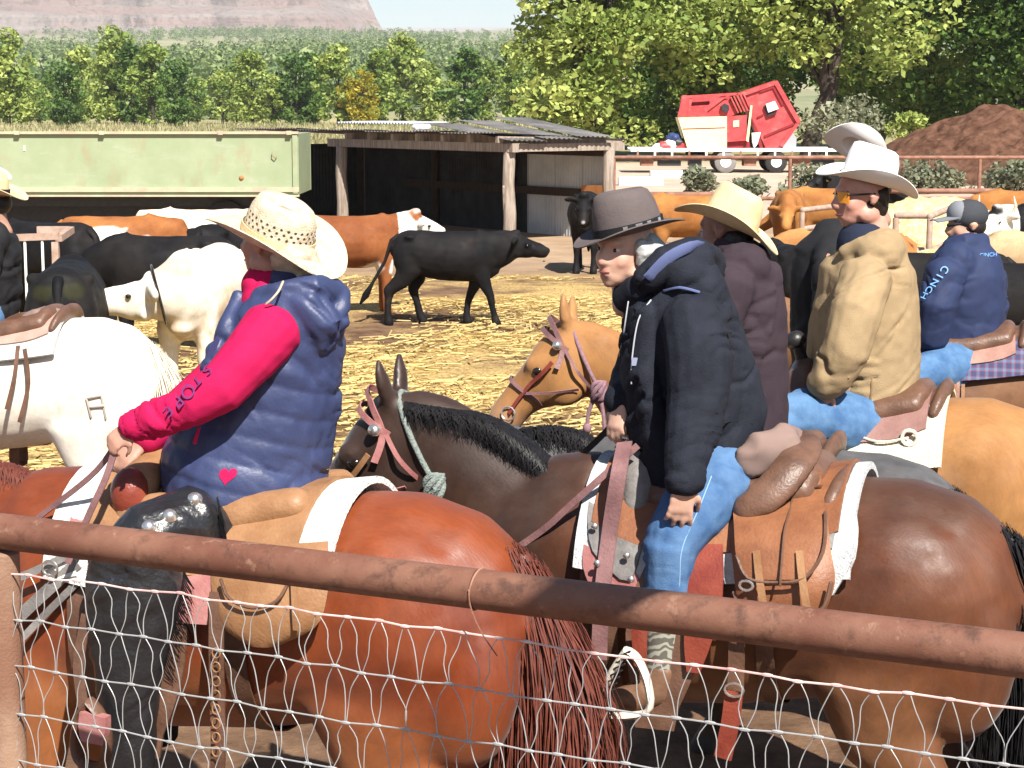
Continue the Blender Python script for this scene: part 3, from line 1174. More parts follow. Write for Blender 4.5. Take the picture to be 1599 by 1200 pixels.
def build_machine():
    d = 78.0
    tr = wthing('flatbed_trailer', G(1130, d + 1), 'white flatbed trailer carrying the red farm machine', 'trailer')
    zb = .85
    x0, x1 = W(985, 250, d).x, W(1306, 250, d).x
    Geo().box(((x0 + x1) / 2, d + 1.1, .90), (x1 - x0, 2.2, .10)).build('bed', M_WHITE, tr, smooth=False)
    for y in (d - .04, d + 2.24):
        Geo().box(((x0 + x1) / 2, y, .93), (x1 - x0, .07, .13)).build('bed_rail', M_WHITE, tr, smooth=False)
        Geo().box(((x0 + x1) / 2, y + .002, .62), (x1 - x0, .07, .10)).build('bed_rail', M_WHITE, tr, smooth=False)
    for k in range(12):
        xx = x0 + (x1 - x0) * (k + .4) / 12
        Geo().box((xx, d - .05, .77), (.08, .05, .22)).build('stake_pocket', M_WHITE if k % 3 else M_RUST, tr, smooth=False)
    for px in (1133, 1212):
        for y in (d + .1, d + 2.0):
            c = V((W(px, 262, d).x, y, .44))
            w = Geo().tube([c + V((0, -.14, 0)), c + V((0, -.10, 0)), c + V((0, .10, 0)), c + V((0, .14, 0))], [.37, .44, .44, .37], n=24, caps=False).build('wheel', M_TYRE if px > 1200 else mat('dusty_tyre', (.20, .19, .18), .9, .1, var=.2), tr)
            Geo().tube([c + V((0, -.15, 0)), c + V((0, -.11, 0))], .22, n=14, caps=False).build('rim', M_WHITE, w)
    for px, w_, h_ in ((1010, .5, .3), (1045, .9, .2), (1085, .5, .35), (1170, .5, .35), (1250, .7, .3), (1285, .8, .25)):
        p = W(px, 255, d + .4)
        Geo().box((p.x, d + .5, .28 + h_ / 2), (w_, .8, h_)).build('chassis_box', M_DARKST if px % 2 else M_RUST, tr, smooth=False)
    t = wthing('farm_machine', G(1150, d + 1, 0), 'faded red potato-harvester-like machine with cream panel and tilted hood', 'machine')
    t['label'] = 'faded red farm machine with cream side panel and tilted red hood'
    P = lambda nm, poly, dd, dep, m: prism(Geo(), poly, dd, dep).build(nm, m, t, smooth=False)
    P('cream_panel', [(1059, 184), (1135, 182), (1135, 233), (1074, 233)], d + .1, 1.4, M_CREAMP)
    P('panel_seam', [(1066, 201), (1133, 199), (1133, 200.5), (1066, 202.5)], d + .085, .02, M_MREDD)
    # open hopper: frame bars round a dark hollow
    P('hopper_back', [(1064, 150), (1140, 148), (1135, 186), (1059, 186)], d + 1.5, .1, M_MRED)
    P('hopper_rail', [(1066, 150), (1150, 145), (1150, 149), (1068, 154)], d + .15, .2, M_MRED)
    P('hopper_post', [(1058, 183), (1066, 149), (1072, 149), (1065, 183)], d + .12, .25, M_MRED)
    P('hopper_post', [(1073, 183), (1077, 152), (1081, 152), (1077, 183)], d + .18, .12, M_MRED)
    P('hopper_beam', [(1078, 160), (1108, 158), (1108, 164), (1078, 166)], d + .6, .2, M_MREDD)
    P('hopper_ledge', [(1060, 178), (1110, 176), (1110, 182), (1060, 184)], d + .2, .3, M_MRED)
    P('drive_housing', [(1105, 182), (1110, 164), (1128, 152), (1146, 160), (1150, 178), (1130, 186)], d + .3, .7, M_MRED)
    P('drive_arm', [(1098, 170), (1130, 148), (1134, 152), (1102, 176)], d + .2, .15, M_MRED)
    P('motor', [(1126, 166), (1132, 162), (1138, 165), (1139, 172), (1134, 176), (1128, 173)], d + .1, .3, M_DARKST)
    for k in range(5):
        P('grille_bar', [(1140 + k * 5, 152 - k * 1.3), (1142 + k * 5, 151 - k * 1.3), (1154 + k * 5, 176 - k), (1152 + k * 5, 177 - k)], d + .15, .15, M_MRED)
    P('cabinet', [(1135, 182), (1166, 180), (1166, 220), (1135, 222)], d + .12, .9, M_MRED)
    P('cabinet_base', [(1135, 222), (1170, 220), (1172, 233), (1135, 233)], d + .3, .9, M_MREDD)
    P('notice_plate', [(1145, 189), (1154, 188), (1154, 198), (1145, 199)], d + .09, .03, M_CREAMP)
    # tilted hood
    P('hood', [(1152, 147), (1214, 126), (1251, 190), (1222, 230), (1196, 232), (1163, 160)], d + .35, 1.5, M_MRED)
    P('hood_edge', [(1152, 147), (1214, 126), (1217, 131), (1156, 152)], d + .24, .14, M_MRED)
    P('hood_edge', [(1214, 126), (1251, 190), (1245, 193), (1210, 133)], d + .22, .15, M_MRED)
    P('hood_edge', [(1251, 190), (1222, 230), (1217, 227), (1244, 191)], d + .25, .12, M_MRED)
    P('hood_rib', [(1193, 212), (1240, 192), (1241, 195), (1194, 215)], d + .28, .09, M_MREDD)
    P('hood_rib', [(1186, 142), (1208, 134), (1224, 164), (1221, 165), (1207, 138), (1187, 145)], d + .27, .1, M_MREDD)
    P('hood_rib', [(1182, 183), (1192, 178), (1193, 180), (1183, 185)], d + .28, .09, M_MREDD)
    P('mirror', [(1196, 163), (1210, 158), (1216, 170), (1200, 176)], d + .1, .2, M_WHITE)
    P('mirror_shadow_box', [(1193, 166), (1196, 164), (1201, 178), (1212, 174), (1213, 177), (1199, 182)], d + .2, .16, M_DARKST)
    P('hydraulic_ram', [(1165, 220), (1172, 165), (1175, 165), (1169, 222)], d + .05, .1, M_CREAMP)
    P('brace', [(1172, 180), (1182, 200), (1192, 232), (1187, 232), (1178, 204)], d + .2, .15, M_MREDD)
    P('bag', [(1174, 208), (1188, 207), (1183, 225), (1178, 232), (1175, 222)], d + .15, .3, M_WHITE)
    P('drum', [(1222, 232), (1228, 216), (1238, 208), (1244, 216), (1243, 232)], d + .3, .6, mat('galvanised', (.45, .46, .48), .4, .5, metal=.5))
    s = wthing('scrap_heap', G(1050, d + 1), 'heap of odd farm scrap at the left end of the flatbed trailer', 'scrap')
    for k, (px, py, m) in enumerate(((1048, 224, M_WHITE), (1060, 222, M_DARKST), (1038, 229, M_MRED), (1066, 228, M_MRED), (1028, 232, M_WHITE), (1052, 215, mat('blue_plastic', (.03, .05, .14), .5)))):
        c = W(px, py, d + .5)
        Geo().ball(c, (.32, .3, .20), n=12).build('scrap_piece', m, s, remesh=.06, relax=1, disp=lambda co, no: .08 * fbm(co * 5 + px, 2))
    # pale blocks and boards lying on the ground left of the trailer
    for k, (px, dd, lab) in enumerate(((1000, 66, 'pale concrete slab on the ground left of the trailer'), (1040, 73, 'whitish board on the ground just left of the trailer wheel'))):
        p = G(px, dd)
        o = Geo().box((p.x, p.y, .14), (1.5 - .3 * k, .7, .28)).build('pale_slab', M_WHITE, None, smooth=False)
        tag(o, lab, 'slab')


build_machine()


def build_mound():
    d = 70.0
    c = G(1560, d)
    n = 60
    rows = []
    for i in range(n + 1):
        row = []
        for j in range(n + 1):
            x, y = (j / n * 2 - 1) * 6.6, (i / n * 2 - 1) * 5.2
            row.append((x, y))
        rows.append(row)
    A = np.array(rows).reshape(-1, 2)
    r = np.sqrt((A[:, 0] / 6.2) ** 2 + (A[:, 1] / 4.9) ** 2)
    # steeper toward the right, long slope to the left
    h = 2.75 * np.clip(1.02 - r ** 1.25, -.1, 1)
    h = h + .30 * fbm(np.stack([A[:, 0] * .9, A[:, 1] * .9, h * 0], 1), 3) + .12 * fbm(np.stack([A[:, 0] * 5, A[:, 1] * 5, h * 0 + 4], 1), 3)
    vs = np.stack([A[:, 0], A[:, 1], np.maximum(h, -.12)], 1)
    fs = [(i * (n + 1) + j, i * (n + 1) + j + 1, (i + 1) * (n + 1) + j + 1, (i + 1) * (n + 1) + j) for i in range(n) for j in range(n)]
    me = bpy.data.meshes.new('mulch_mound')
    me.from_pydata(vs.tolist(), [], fs)
    o = mesh_obj('mulch_mound', me, mat('brown_mulch', (.055, .026, .016), .95, .05, color2=(.14, .072, .047), vscale=2.6, bump=1.0, bscale=7, detail=9))
    o.location = c
    tag(o, 'big heap of brown manure mulch in front of the dark trees', 'mound')


build_mound()


def pipe_run(name, label, cat, pts_posts, rails, m, r=.045, group=None, posth=None):
    """a straight pipe fence; pts_posts = ground points, rails = heights"""
    c = sum(pts_posts, V()) / len(pts_posts)
    t = wthing(name, (c.x, c.y, 0), label, cat, group)
    for p in pts_posts:
        Geo().tube([V((p.x, p.y, -.05)), V((p.x, p.y, (posth or max(rails)) - .03))], r * .95, n=10, caps=False).build('post', m, t)
    for z in rails:
        Geo().tube([V((p.x, p.y, z)) for p in (pts_posts[0], pts_posts[-1])], r, n=10).build('rail', m, t)
    return t


def build_pens():
    d = 45.0
    pipe_run('pipe_fence', 'long rusty pipe fence running across behind the cattle on the right', 'fence',
             [G(px, d) for px in (958, 1232, 1527, 1800)], [1.50, .55], M_RUST, .045, 'pipe fences')
    d = 37.5
    pipe_run('feed_bunk_rail', 'rusty rail just above the orange cow beside the straw hat', 'fence', [G(px, d) for px in (1010, 1150)], [.98, .55], M_RUST, .06, 'pipe fences')
    pipe_run('feed_bunk_rail', 'rusty rail above the hay heap behind the white-hatted man', 'fence', [G(px, d - 2) for px in (1380, 1555)], [1.14, .6], M_RUST, .05, 'pipe fences')
    pipe_run('hay_feeder_rail', 'brown rail in front of the hay heap beside the man in the cap', 'fence', [G(px, 26.5) for px in (1395, 1448)], [1.20, .72], M_RUSTL, .045, 'pipe fences')
    pipe_run('hay_feeder_rail', 'slanting brown rail running from the hay feeder toward the cap', 'fence', [G(1448, 26.3), G(1500, 30.0)], [1.20, .7], M_RUSTL, .045, 'pipe fences')
    pipe_run('low_pipe_panel', 'low pale pipe panel behind the tan-jacketed man\'s chin', 'fence', [G(1250, 27.5), G(1345, 29.5)], [1.22, .95], M_RUSTL, .04, 'pipe fences')
    # hay heap
    c = G(1450, 32.0)
    g = Geo()
    g.ball(c + V((0, 0, .35)), (1.35, 1.3, .85), n=20)
    g.ball(c + V((-.7, 0, .3)), (1.0, 1.1, .80), n=16)
    o = g.build('hay_heap', M_HAY, None, remesh=.07, relax=2, disp=lambda co, no: .10 * fbm(co * 3, 3) + .05 * fbm(co * 11, 2))
    tag(o, 'heap of pale loose hay between the white hat and the cap', 'hay')
    c = G(1470, 25.2)
    o = Geo().ball(c + V((0, 0, .3)), (.75, .5, .55), n=18).build('hay_pile', M_HAY, None, remesh=.05, relax=1, disp=lambda co, no: .10 * fbm(co * 4, 3) + .04 * fbm(co * 14, 2))
    tag(o, 'low pile of yellow hay under the brown feeder rail', 'hay')
    # small gate at the left edge
    d = 20.0
    a, b = G(18, d), G(99, d)
    t = wthing('pipe_gate', ((a.x + b.x) / 2, d, 0), 'small pinkish pipe gate with thin upright rods at the left edge', 'gate')
    zt = W(50, 372, d).z
    Geo().beam(V((a.x, d, zt)), V((b.x, d, zt + .02)), .07, .07).build('rail', M_RUSTL, t, smooth=False)
    Geo().beam(V((a.x + .2, d + .5, zt + .055)), V((b.x, d + .5, zt + .055)), .07, .07).build('rail', M_RUSTL, t, smooth=False)
    Geo().beam(V((b.x + .002, d - .03, zt)), V((b.x + .002, d + .55, zt + .05)), .07, .07).build('rail', M_RUSTL, t, smooth=False)
    Geo().beam(V((b.x - .04, d, 0)), V((b.x - .04, d, zt - .04)), .07, .07).build('post', M_RUSTL, t, smooth=False)
    Geo().beam(V((a.x + .02, d, 0)), V((a.x + .02, d, zt - .04)), .05, .05).build('post', M_RUSTL, t, smooth=False)
    for px in (46, 73):
        p = G(px, d)
        Geo().tube([V((p.x, d - .01, .25)), V((p.x, d - .01, zt - .03))], .014, n=6).build('rod', M_WHITE, t)
    Geo().beam(V((a.x, d, .3)), V((b.x, d, .3)), .05, .05).build('rail', M_RUSTL, t, smooth=False)


build_pens()
# ------------------------------------------------------------------ horses and cattle (local frame: x forward, y to the animal's left, z up)
M_EYE = mat('eye', (0.012, 0.008, 0.006), 0.12, 0.6)
M_TAG = mat('yellow_ear_tag', (.75, .6, .12), .5)
M_HORN = mat('horn', (0.62, 0.55, 0.42), 0.5, 0.4, var=0.2, vscale=9)

HB = [  # barrel of the horse: x, centre height, half height, half width
    (-0.80, 1.20, .10, .10), (-0.74, 1.20, .21, .18), (-0.64, 1.205, .29, .245), (-0.50, 1.205, .335, .285), (-0.34, 1.20, .335, .295),
    (-0.18, 1.18, .325, .29), (0.0, 1.155, .335, .30), (0.18, 1.145, .345, .30), (0.34, 1.155, .36, .285), (0.48, 1.165, .37, .255),
    (0.60, 1.15, .34, .225), (0.72, 1.12, .26, .185), (0.80, 1.10, .15, .12)]


def hb(x):
    a = np.array(HB)
    return [float(np.interp(x, a[:, 0], a[:, k])) for k in (1, 2, 3)]


def hsurf(x, ang, off=0.0):
    """point on the barrel at x; ang = 0 on the spine, positive towards the animal's left side, degrees"""
    c, h, w = hb(x)
    a = math.radians(ang)
    y = math.sin(a) * (w + off)
    z = c + math.cos(a) * (h + off)
    if abs(ang) < 60:
        z += 0.0
    return V((x, y, z))


def head_tube(g, poll, d, side, L, secs, n=18):
    """head loft along d; secs = (t, half depth, half width); forehead line kept straight"""
    d = V(d).normalized()
    side = (V(side) - d * V(side).dot(d)).normalized()
    q = side.cross(d)
    if q.z > 0:
        q = -q
    pts, rad = [], []
    for t, hd, hw in secs:
        pts.append(V(poll) + d * (t * L) + q * (hd - secs[0][1] * 0.9))
        rad.append((hw, hd))
    g.tube(pts, rad, ref=side, n=n)
    return d, side, q


def leg(g, pts, rad, n=12):
    g.tube(pts, rad, ref=(0, 1, 0), n=n, caps=True)


def ribbons(name, strands, m, parent, org=None):
    """hair as narrow tapering ribbons; strands = list of (list of points, width, widthdir)"""
    vs, fs = [], []
    for pts, w, wd in strands:
        k = len(vs)
        L = len(pts)
        wd = V(wd)
        for i, p in enumerate(pts):
            ww = w * (1.0 - 0.85 * (i / (L - 1)) ** 2)
            vs.append(V(p) - wd * ww)
            vs.append(V(p) + wd * ww)
        for i in range(L - 1):
            fs.append((k + 2 * i, k + 2 * i + 1, k + 2 * i + 3, k + 2 * i + 2))
    me = bpy.data.meshes.new(name)
    me.from_pydata([tuple(v) for v in vs], [], fs)
    me.polygons.foreach_set('use_smooth', [True] * len(fs))
    return mesh_obj(name, me, m, parent)


def make_horse(name, label, loc, rotz, scale, color_fn, mane_m, tail_m, poll=(1.15, 0, 1.68), hdir=(.55, 0, -.84), vox=0.018,
               mane_side=1, mane_len=.16, legs=True, tail=True, seed=1, coat_m=None, group='saddle horses', hairs=420, crest=0.0, hs=1.0, hl=.60):
    r = random.Random(seed)
    t = thing(name, loc, label, 'horse', group, rotz, scale)
    g = Geo()
    g.tube([(x, 0, c) for x, c, h, w in HB], [(w, h) for x, c, h, w in HB], ref=(0, 1, 0), n=26)
    for s in (-1, 1):
        g.ball((-.46, s * .155, 1.19), (.27, .155, .29), n=16)
        g.ball((-.63, s * .12, 1.06), (.17, .13, .27), n=16)
        g.ball((.50, s * .145, 1.12), (.17, .115, .29), n=14)
        # hind leg
        leg(g, [(-.50, s * .15, 1.15), (-.42, s * .175, .95), (-.46, s * .17, .80), (-.58, s * .16, .65), (-.70, s * .15, .52), (-.685, s * .15, .36), (-.665, s * .15, .19),
                (-.64, s * .15, .135), (-.60, s * .15, .06), (-.585, s * .15, 0.0)],
            [(.13, .25), (.115, .19), (.085, .135), (.058, .085), (.045, .062), (.034, .042), (.036, .045), (.04, .047), (.05, .055), (.06, .07)])
        # fore leg
        leg(g, [(.52, s * .155, 1.05), (.55, s * .165, .88), (.56, s * .16, .72), (.57, s * .155, .55), (.575, s * .155, .47), (.57, s * .155, .34), (.57, s * .155, .18),
                (.585, s * .155, .13), (.615, s * .155, .06), (.63, s * .155, 0.0)],
            [(.10, .17), (.085, .12), (.062, .082), (.047, .056), (.047, .052), (.032, .036), (.034, .040), (.038, .042), (.048, .052), (.058, .066)])
    # neck
    P = V(poll)
    w0, w1 = V((.42, 0, 1.24)), V((.60, 0, 1.20))
    mid = (w1.lerp(P, .5) + V((-.015, 0, -.02 + crest)))
    pts = [w0, w1.lerp(P, .12), w1.lerp(P, .32) + V((0, 0, -.01 + crest * .8)), mid, w1.lerp(P, .72) + V((0, 0, crest * .7)), P + V((-.02, 0, -.07))]
    g.tube(catmull(pts, 3), [tuple(np.array(q)) for q in
                             [tuple(a) for a in np.stack([np.interp(np.linspace(0, 1, 16), [0, .2, .4, .6, .8, 1], [.20, .175, .135, .108, .09, .082]),
                                                          np.interp(np.linspace(0, 1, 16), [0, .2, .4, .6, .8, 1], [.33, .30, .255, .205, .165, .13])], 1)]], ref=(0, 1, 0), n=20)
    # head
    secs = [(-.02, .085, .06), (.08, .115, .088), (.2, .135, .10), (.33, .138, .10), (.46, .112, .082), (.6, .086, .062), (.75, .074, .055), (.88, .073, .058), (.97, .06, .05), (1.02, .035, .035)]
    side = V((0, 1, 0))
    L = hl * hs
    secs = [(a, b * hs, c * hs) for a, b, c in secs]
    d, side, q = head_tube(g, P, hdir, side, L, secs)
    for s in (-1, 1):
        g.ball(P + d * .19 + side * (s * .078) - q * .015, (.05, .03, .04), n=10)     # brow
        g.ball(P + d * .20 + side * (s * .05) + q * .13, (.10, .045, .09), n=12)       # jowl
        g.ball(P + d * (.53) + side * (s * .032) + q * .0, .034, n=10)                 # nostril
        e0 = P - d * .01 + side * (s * .055)
        eup = (-d * .75 - q * .6 + side * (s * .22)).normalized()
        g.tube([e0, e0 + eup * .05, e0 + eup * .105, e0 + eup * .155], [(.028, .024), (.043, .026), (.037, .020), (.014, .010)], ref=side, n=10)
    body = g.build('body', coat_m, t, remesh=vox, relax=9, disp=lambda co, no: .008 * fbm(co * 4.0 + seed, 2), color=color_fn)
    for s in (-1, 1):
        Geo().ball(P + d * .205 + side * (s * .094) + q * .012, (.024, .014, .02), n=10).build('eye', M_EYE, t)
    # mane
    st = []
    ctr = catmull([V((.50, 0, 1.50)), w1.lerp(P, .25) + V((-.10, 0, .275 + crest * .9)), w1.lerp(P, .6) + V((-.11, 0, .185 + crest)), P + V((-.05, 0, .045))], 10)
    ncr = len(ctr)
    for k in range(hairs):
        u = r.random() * (ncr - 1.001)
        i = int(u)
        p = ctr[i].lerp(ctr[i + 1], u - i) + V((0, r.uniform(-.025, .02) * mane_side, -.035))
        tg = (ctr[i + 1] - ctr[i]).normalized()
        ln = mane_len * r.uniform(.6, 1.15)
        out = V((0, mane_side, 0))
        ow = r.uniform(.035, .08)
        pts = [p]
        for j in range(1, 6):
            f = j / 5
            pts.append(p + out * (ow * math.sin(f * 1.7) + r.uniform(-.005, .005)) + V((0, 0, .022 * math.sin(f * 2.6) - ln * f * f)) - tg * (.05 * f * r.uniform(.2, 1.4)))
        st.append((pts, .0024, tg))
    ribbons('mane', st, mane_m, t)
    # tail
    if tail:
        g2 = Geo()
        g2.tube([(-.68, 0, 1.38), (-.765, 0, 1.375), (-.83, 0, 1.26), (-.885, 0, 1.05), (-.90, 0, .80), (-.89, 0, .58), (-.88, 0, .42)], [(.02, .02), (.028, .028), (.036, .036), (.055, .048), (.075, .055), (.06, .045), (.02, .02)], ref=(0, 1, 0), n=12)
        td = g2.build('tail', tail_m, t)
        st = []
        for k in range(2200):
            a = r.uniform(0, 6.28)
            rr = math.sqrt(r.random())
            u = r.random() ** 1.3
            z0 = 1.425 - u * .62
            x0 = float(np.interp(z0, [.8, 1.05, 1.27, 1.38, 1.43], [-.85, -.855, -.835, -.765, -.69]))
            p = V((x0 - .046 * math.cos(a), .048 * math.sin(a), z0 + .02 * math.cos(a)))
            endz = r.uniform(.16, .60)
            out = .035 + .055 * r.random()
            pts = []
            for j in range(9):
                f = j / 8
                zz = z0 + (endz - z0) * f ** 1.08
                sp = .045 + .085 * math.sin(min(1, f * 1.15) * math.pi * .75)
                pts.append(V((p.x - (out + .05) * math.sin(min(1, f * 1.8) * 1.57) * (1 - .35 * f) - sp * rr * math.cos(a) * .6 * f ** .5 + .006 * math.sin(f * 9 + k * 1.7),
                              p.y + sp * rr * math.sin(a) * f ** .5 + .010 * math.sin(f * 7 + k), zz)))
            st.append((pts, .0023, V((math.sin(a) * .6, .8, 0)).normalized()))
        ribbons('tail_hair', st, tail_m, td)
    return t, dict(P=P, d=d, side=side, q=q, hs=hs, hl=hl)


def ramp3(v, stops):
    xs = [s[0] for s in stops]
    cs = np.array([s[1] for s in stops], float)
    return np.stack([np.interp(v, xs, cs[:, k]) for k in range(3)], 1)


def coat(base, light, dark_legs=None, muzzle=None, P=None, mott=0.12, seed=0, belly=None, back=None, neck=None, dust=.45):
    """pigment of a horse: base colour mottled towards light; optional dark points"""
    base, light = np.array(base), np.array(light)

    def f(co, no):
        n = np.clip(.5 + .9 * fbm(co * 4.0 + seed, 3), 0, 1)[:, None]
        c = base * (1 - n) + light * n
        if belly is not None:
            k = (1 - smoothstep(.86, 1.12, co[:, 2] + .08 * fbm(co * 5, 2)))[:, None] * smoothstep(-.95, -.2, co[:, 0])[:, None] * .8
            c = c * (1 - k) + np.array(belly) * k
        if back is not None:
            k = smoothstep(1.38, 1.52, co[:, 2] + .05 * fbm(co * 6, 2))[:, None] * .8
            c = c * (1 - k) + np.array(back) * k
        if neck is not None:
            k = smoothstep(.30, .62, co[:, 0] + .08 * fbm(co * 5, 2))[:, None] * .85
            c = c * (1 - k) + np.array(neck) * k
        k = smoothstep(.08, .5, fbm(co * np.array([3, 3, 5]) + seed * 2, 4))[:, None] * dust
        c = c * (1 - k) + (c * .6 + np.array([.10, .07, .05])) * k
        if dark_legs is not None:
            k = (1 - smoothstep(.38, .72, co[:, 2] + .1 * fbm(co * 6, 2)))[:, None]
            c = c * (1 - k) + np.array(dark_legs) * k
        if P is not None and muzzle is not None:
            dist = np.linalg.norm(co - np.array(P), axis=1)
            k = (smoothstep(.40, .58, dist) * smoothstep(.9, 1.0, co[:, 0]))[:, None]
            c = c * (1 - k) + np.array(muzzle) * k
        c = c * (1 + mott * fbm(co * 22.0, 2))[:, None]
        k = (co[:, 2] < .07)[:, None]
        c = np.where(k, np.array([.05, .04, .035]), c)
        return np.clip(c, 0, 1)
    return f


def coat_mat(name, rough=.42, spec=.45, bumpd=.09, sheen=0.12):
    m = mat(name, (.5, .5, .5), rough, spec, var=.14, vscale=30, attr='col', bump=bumpd, bscale=90, sheen=sheen, stretch=(1, 3, .5))
    N, L = m.node_tree.nodes, m.node_tree.links
    nz = N.new('ShaderNodeTexNoise')
    nz.inputs['Scale'].default_value = 7
    nz.inputs['Detail'].default_value = 7
    nz.inputs['Roughness'].default_value = .7
    L.new(N['Texture Coordinate'].outputs['Object'], nz.inputs['Vector'])
    mr = N.new('ShaderNodeMapRange')
    mr.inputs['From Min'].default_value = .35
    mr.inputs['From Max'].default_value = .65
    mr.inputs['To Min'].default_value = rough - .09
    mr.inputs['To Max'].default_value = min(.95, rough + .25)
    L.new(nz.outputs['Fac'], mr.inputs['Value'])
    L.new(mr.outputs[0], N['Principled BSDF'].inputs['Roughness'])
    return m


M_COAT = coat_mat('horse_coat')
M_COATD = coat_mat('horse_coat_dull', .6, .3)
M_HIDE = coat_mat('cattle_hide', .62, .14, .30, 0.0)
M_MANE_RED = mat('mane_red', (.115, .030, .018), .48, .5, var=.45, vscale=30)
M_MANE_BLACK = mat('mane_black', (.012, .011, .012), .5, .2, var=.4, vscale=30)
M_MANE_GREY = mat('mane_grizzled', (.045, .045, .05), .45, .5, var=.5, vscale=30)
M_MANE_CREAM = mat('mane_cream', (.70, .62, .50), .6, .3, var=.15, vscale=20)
YAW = math.radians(180 - 19)


def at_seat(px, d, x_local=.05, rotz=YAW, scale=1.0):
    """root position so that the saddle seat stands below picture column px at distance d"""
    p = G(px, d, 1.5)
    f = V((math.cos(rotz), math.sin(rotz), 0))
    q = V((p.x, p.y, 0)) - f * (x_local * scale)
    return q


SORREL_AT = at_seat(362, 5.62, rotz=YAW)
SORREL_SC = (1.13, 1.04, 1.035)
sorrel, HS = make_horse('sorrel_horse', 'glossy red sorrel horse behind the front rail, carrying the pink-sleeved rider', SORREL_AT, YAW, SORREL_SC,
                        coat((.120, .021, .006), (.20, .044, .011), mott=.14, seed=3, belly=(.30, .11, .036), dust=.25), M_MANE_RED, M_MANE_RED,
                        poll=(1.28, 0, 1.56), hdir=(.6, 0, -.8), seed=3, coat_m=M_COAT, vox=.015, mane_len=.24, hairs=1500)
BAY_AT = at_seat(1128, 5.88, rotz=YAW)
bay, HBY = make_horse('bay_horse', 'dark bay horse with black mane, ridden by the woman in the grey felt hat', BAY_AT, YAW, (1.09, 1.05, 1.03),
                      coat((.070, .021, .008), (.135, .044, .015), dust=.06, dark_legs=(.015, .012, .011), muzzle=(.03, .022, .018), P=(1.07, 0, 1.66), mott=.14, seed=8, belly=(.21, .095, .04), back=(.05, .022, .012), neck=(.026, .014, .010)),
                      M_MANE_BLACK, M_MANE_BLACK, poll=(1.06, .0, 1.68), hdir=(.50, 0, -.86), seed=8, coat_m=M_COAT, vox=.015, mane_side=1, mane_len=.085, hairs=6000, crest=.015)
ROAN_AT = at_seat(1150, 6.95, rotz=YAW)
roan, HR = make_horse('roan_horse', 'grizzled dark roan horse half hidden behind the bay, carrying the straw-hatted man', ROAN_AT, YAW, (1.0, 1.0, .955),
                      coat((.045, .043, .045), (.12, .115, .115), dark_legs=(.02, .02, .02), mott=.5, seed=12, back=(.07, .068, .07)), M_MANE_BLACK, M_MANE_BLACK,
                      poll=(1.22, 0, 1.44), hdir=(.7, 0, -.7), seed=12, coat_m=M_COATD, crest=.06, hairs=1200)
BUCK_AT = at_seat(1335, 7.8, rotz=YAW)
buck, HBK = make_horse('buckskin_horse', 'golden buckskin horse in a knotted bridle, carrying the man in the tan jacket', BUCK_AT, YAW, 1.0,
                       coat((.24, .105, .033), (.34, .165, .058), dark_legs=(.06, .035, .02), mott=.08, seed=15, muzzle=(.30, .17, .10), P=(1.26, .05, 1.80)), M_MANE_BLACK, M_MANE_BLACK,
                       poll=(1.27, .05, 1.75), hdir=(.56, .12, -.83), seed=15, coat_m=M_COATD, mane_side=-1, hs=1.08, hl=.50)
WHITE_AT = at_seat(8, 10.4, rotz=math.radians(180 - 8))
white, HW = make_horse('cream_horse', 'cream white horse with a brand on its hip at the left edge', WHITE_AT, math.radians(180 - 8), 1.02,
                       coat((.66, .59, .48), (.74, .69, .60), mott=.05, seed=18, dust=.12), M_MANE_CREAM, M_MANE_CREAM, poll=(1.25, 0, 1.5), seed=18, coat_m=M_COATD, tail=True)
RIGHT_AT = at_seat(1492, 10.2, rotz=math.radians(180 - 12))
pinto, HP = make_horse('brown_horse', 'brown horse under a plaid blanket behind the buckskin, carrying the man in the cap', RIGHT_AT, math.radians(180 - 12), .98,
                       coat((.11, .05, .025), (.18, .085, .04), seed=21), M_MANE_BLACK, M_MANE_BLACK, seed=21, coat_m=M_COATD)

# ------------------------------------------------------------------ cattle
CB = [(-.74, 1.02, .12, .12), (-.70, 1.02, .24, .20), (-.60, 1.0, .29, .255), (-.45, .985, .305, .265), (-.25, .955, .325, .29), (0.0, .93, .345, .315),
      (.22, .93, .345, .305), (.42, .945, .345, .265), (.55, .955, .32, .22), (.66, .95, .23, .17)]


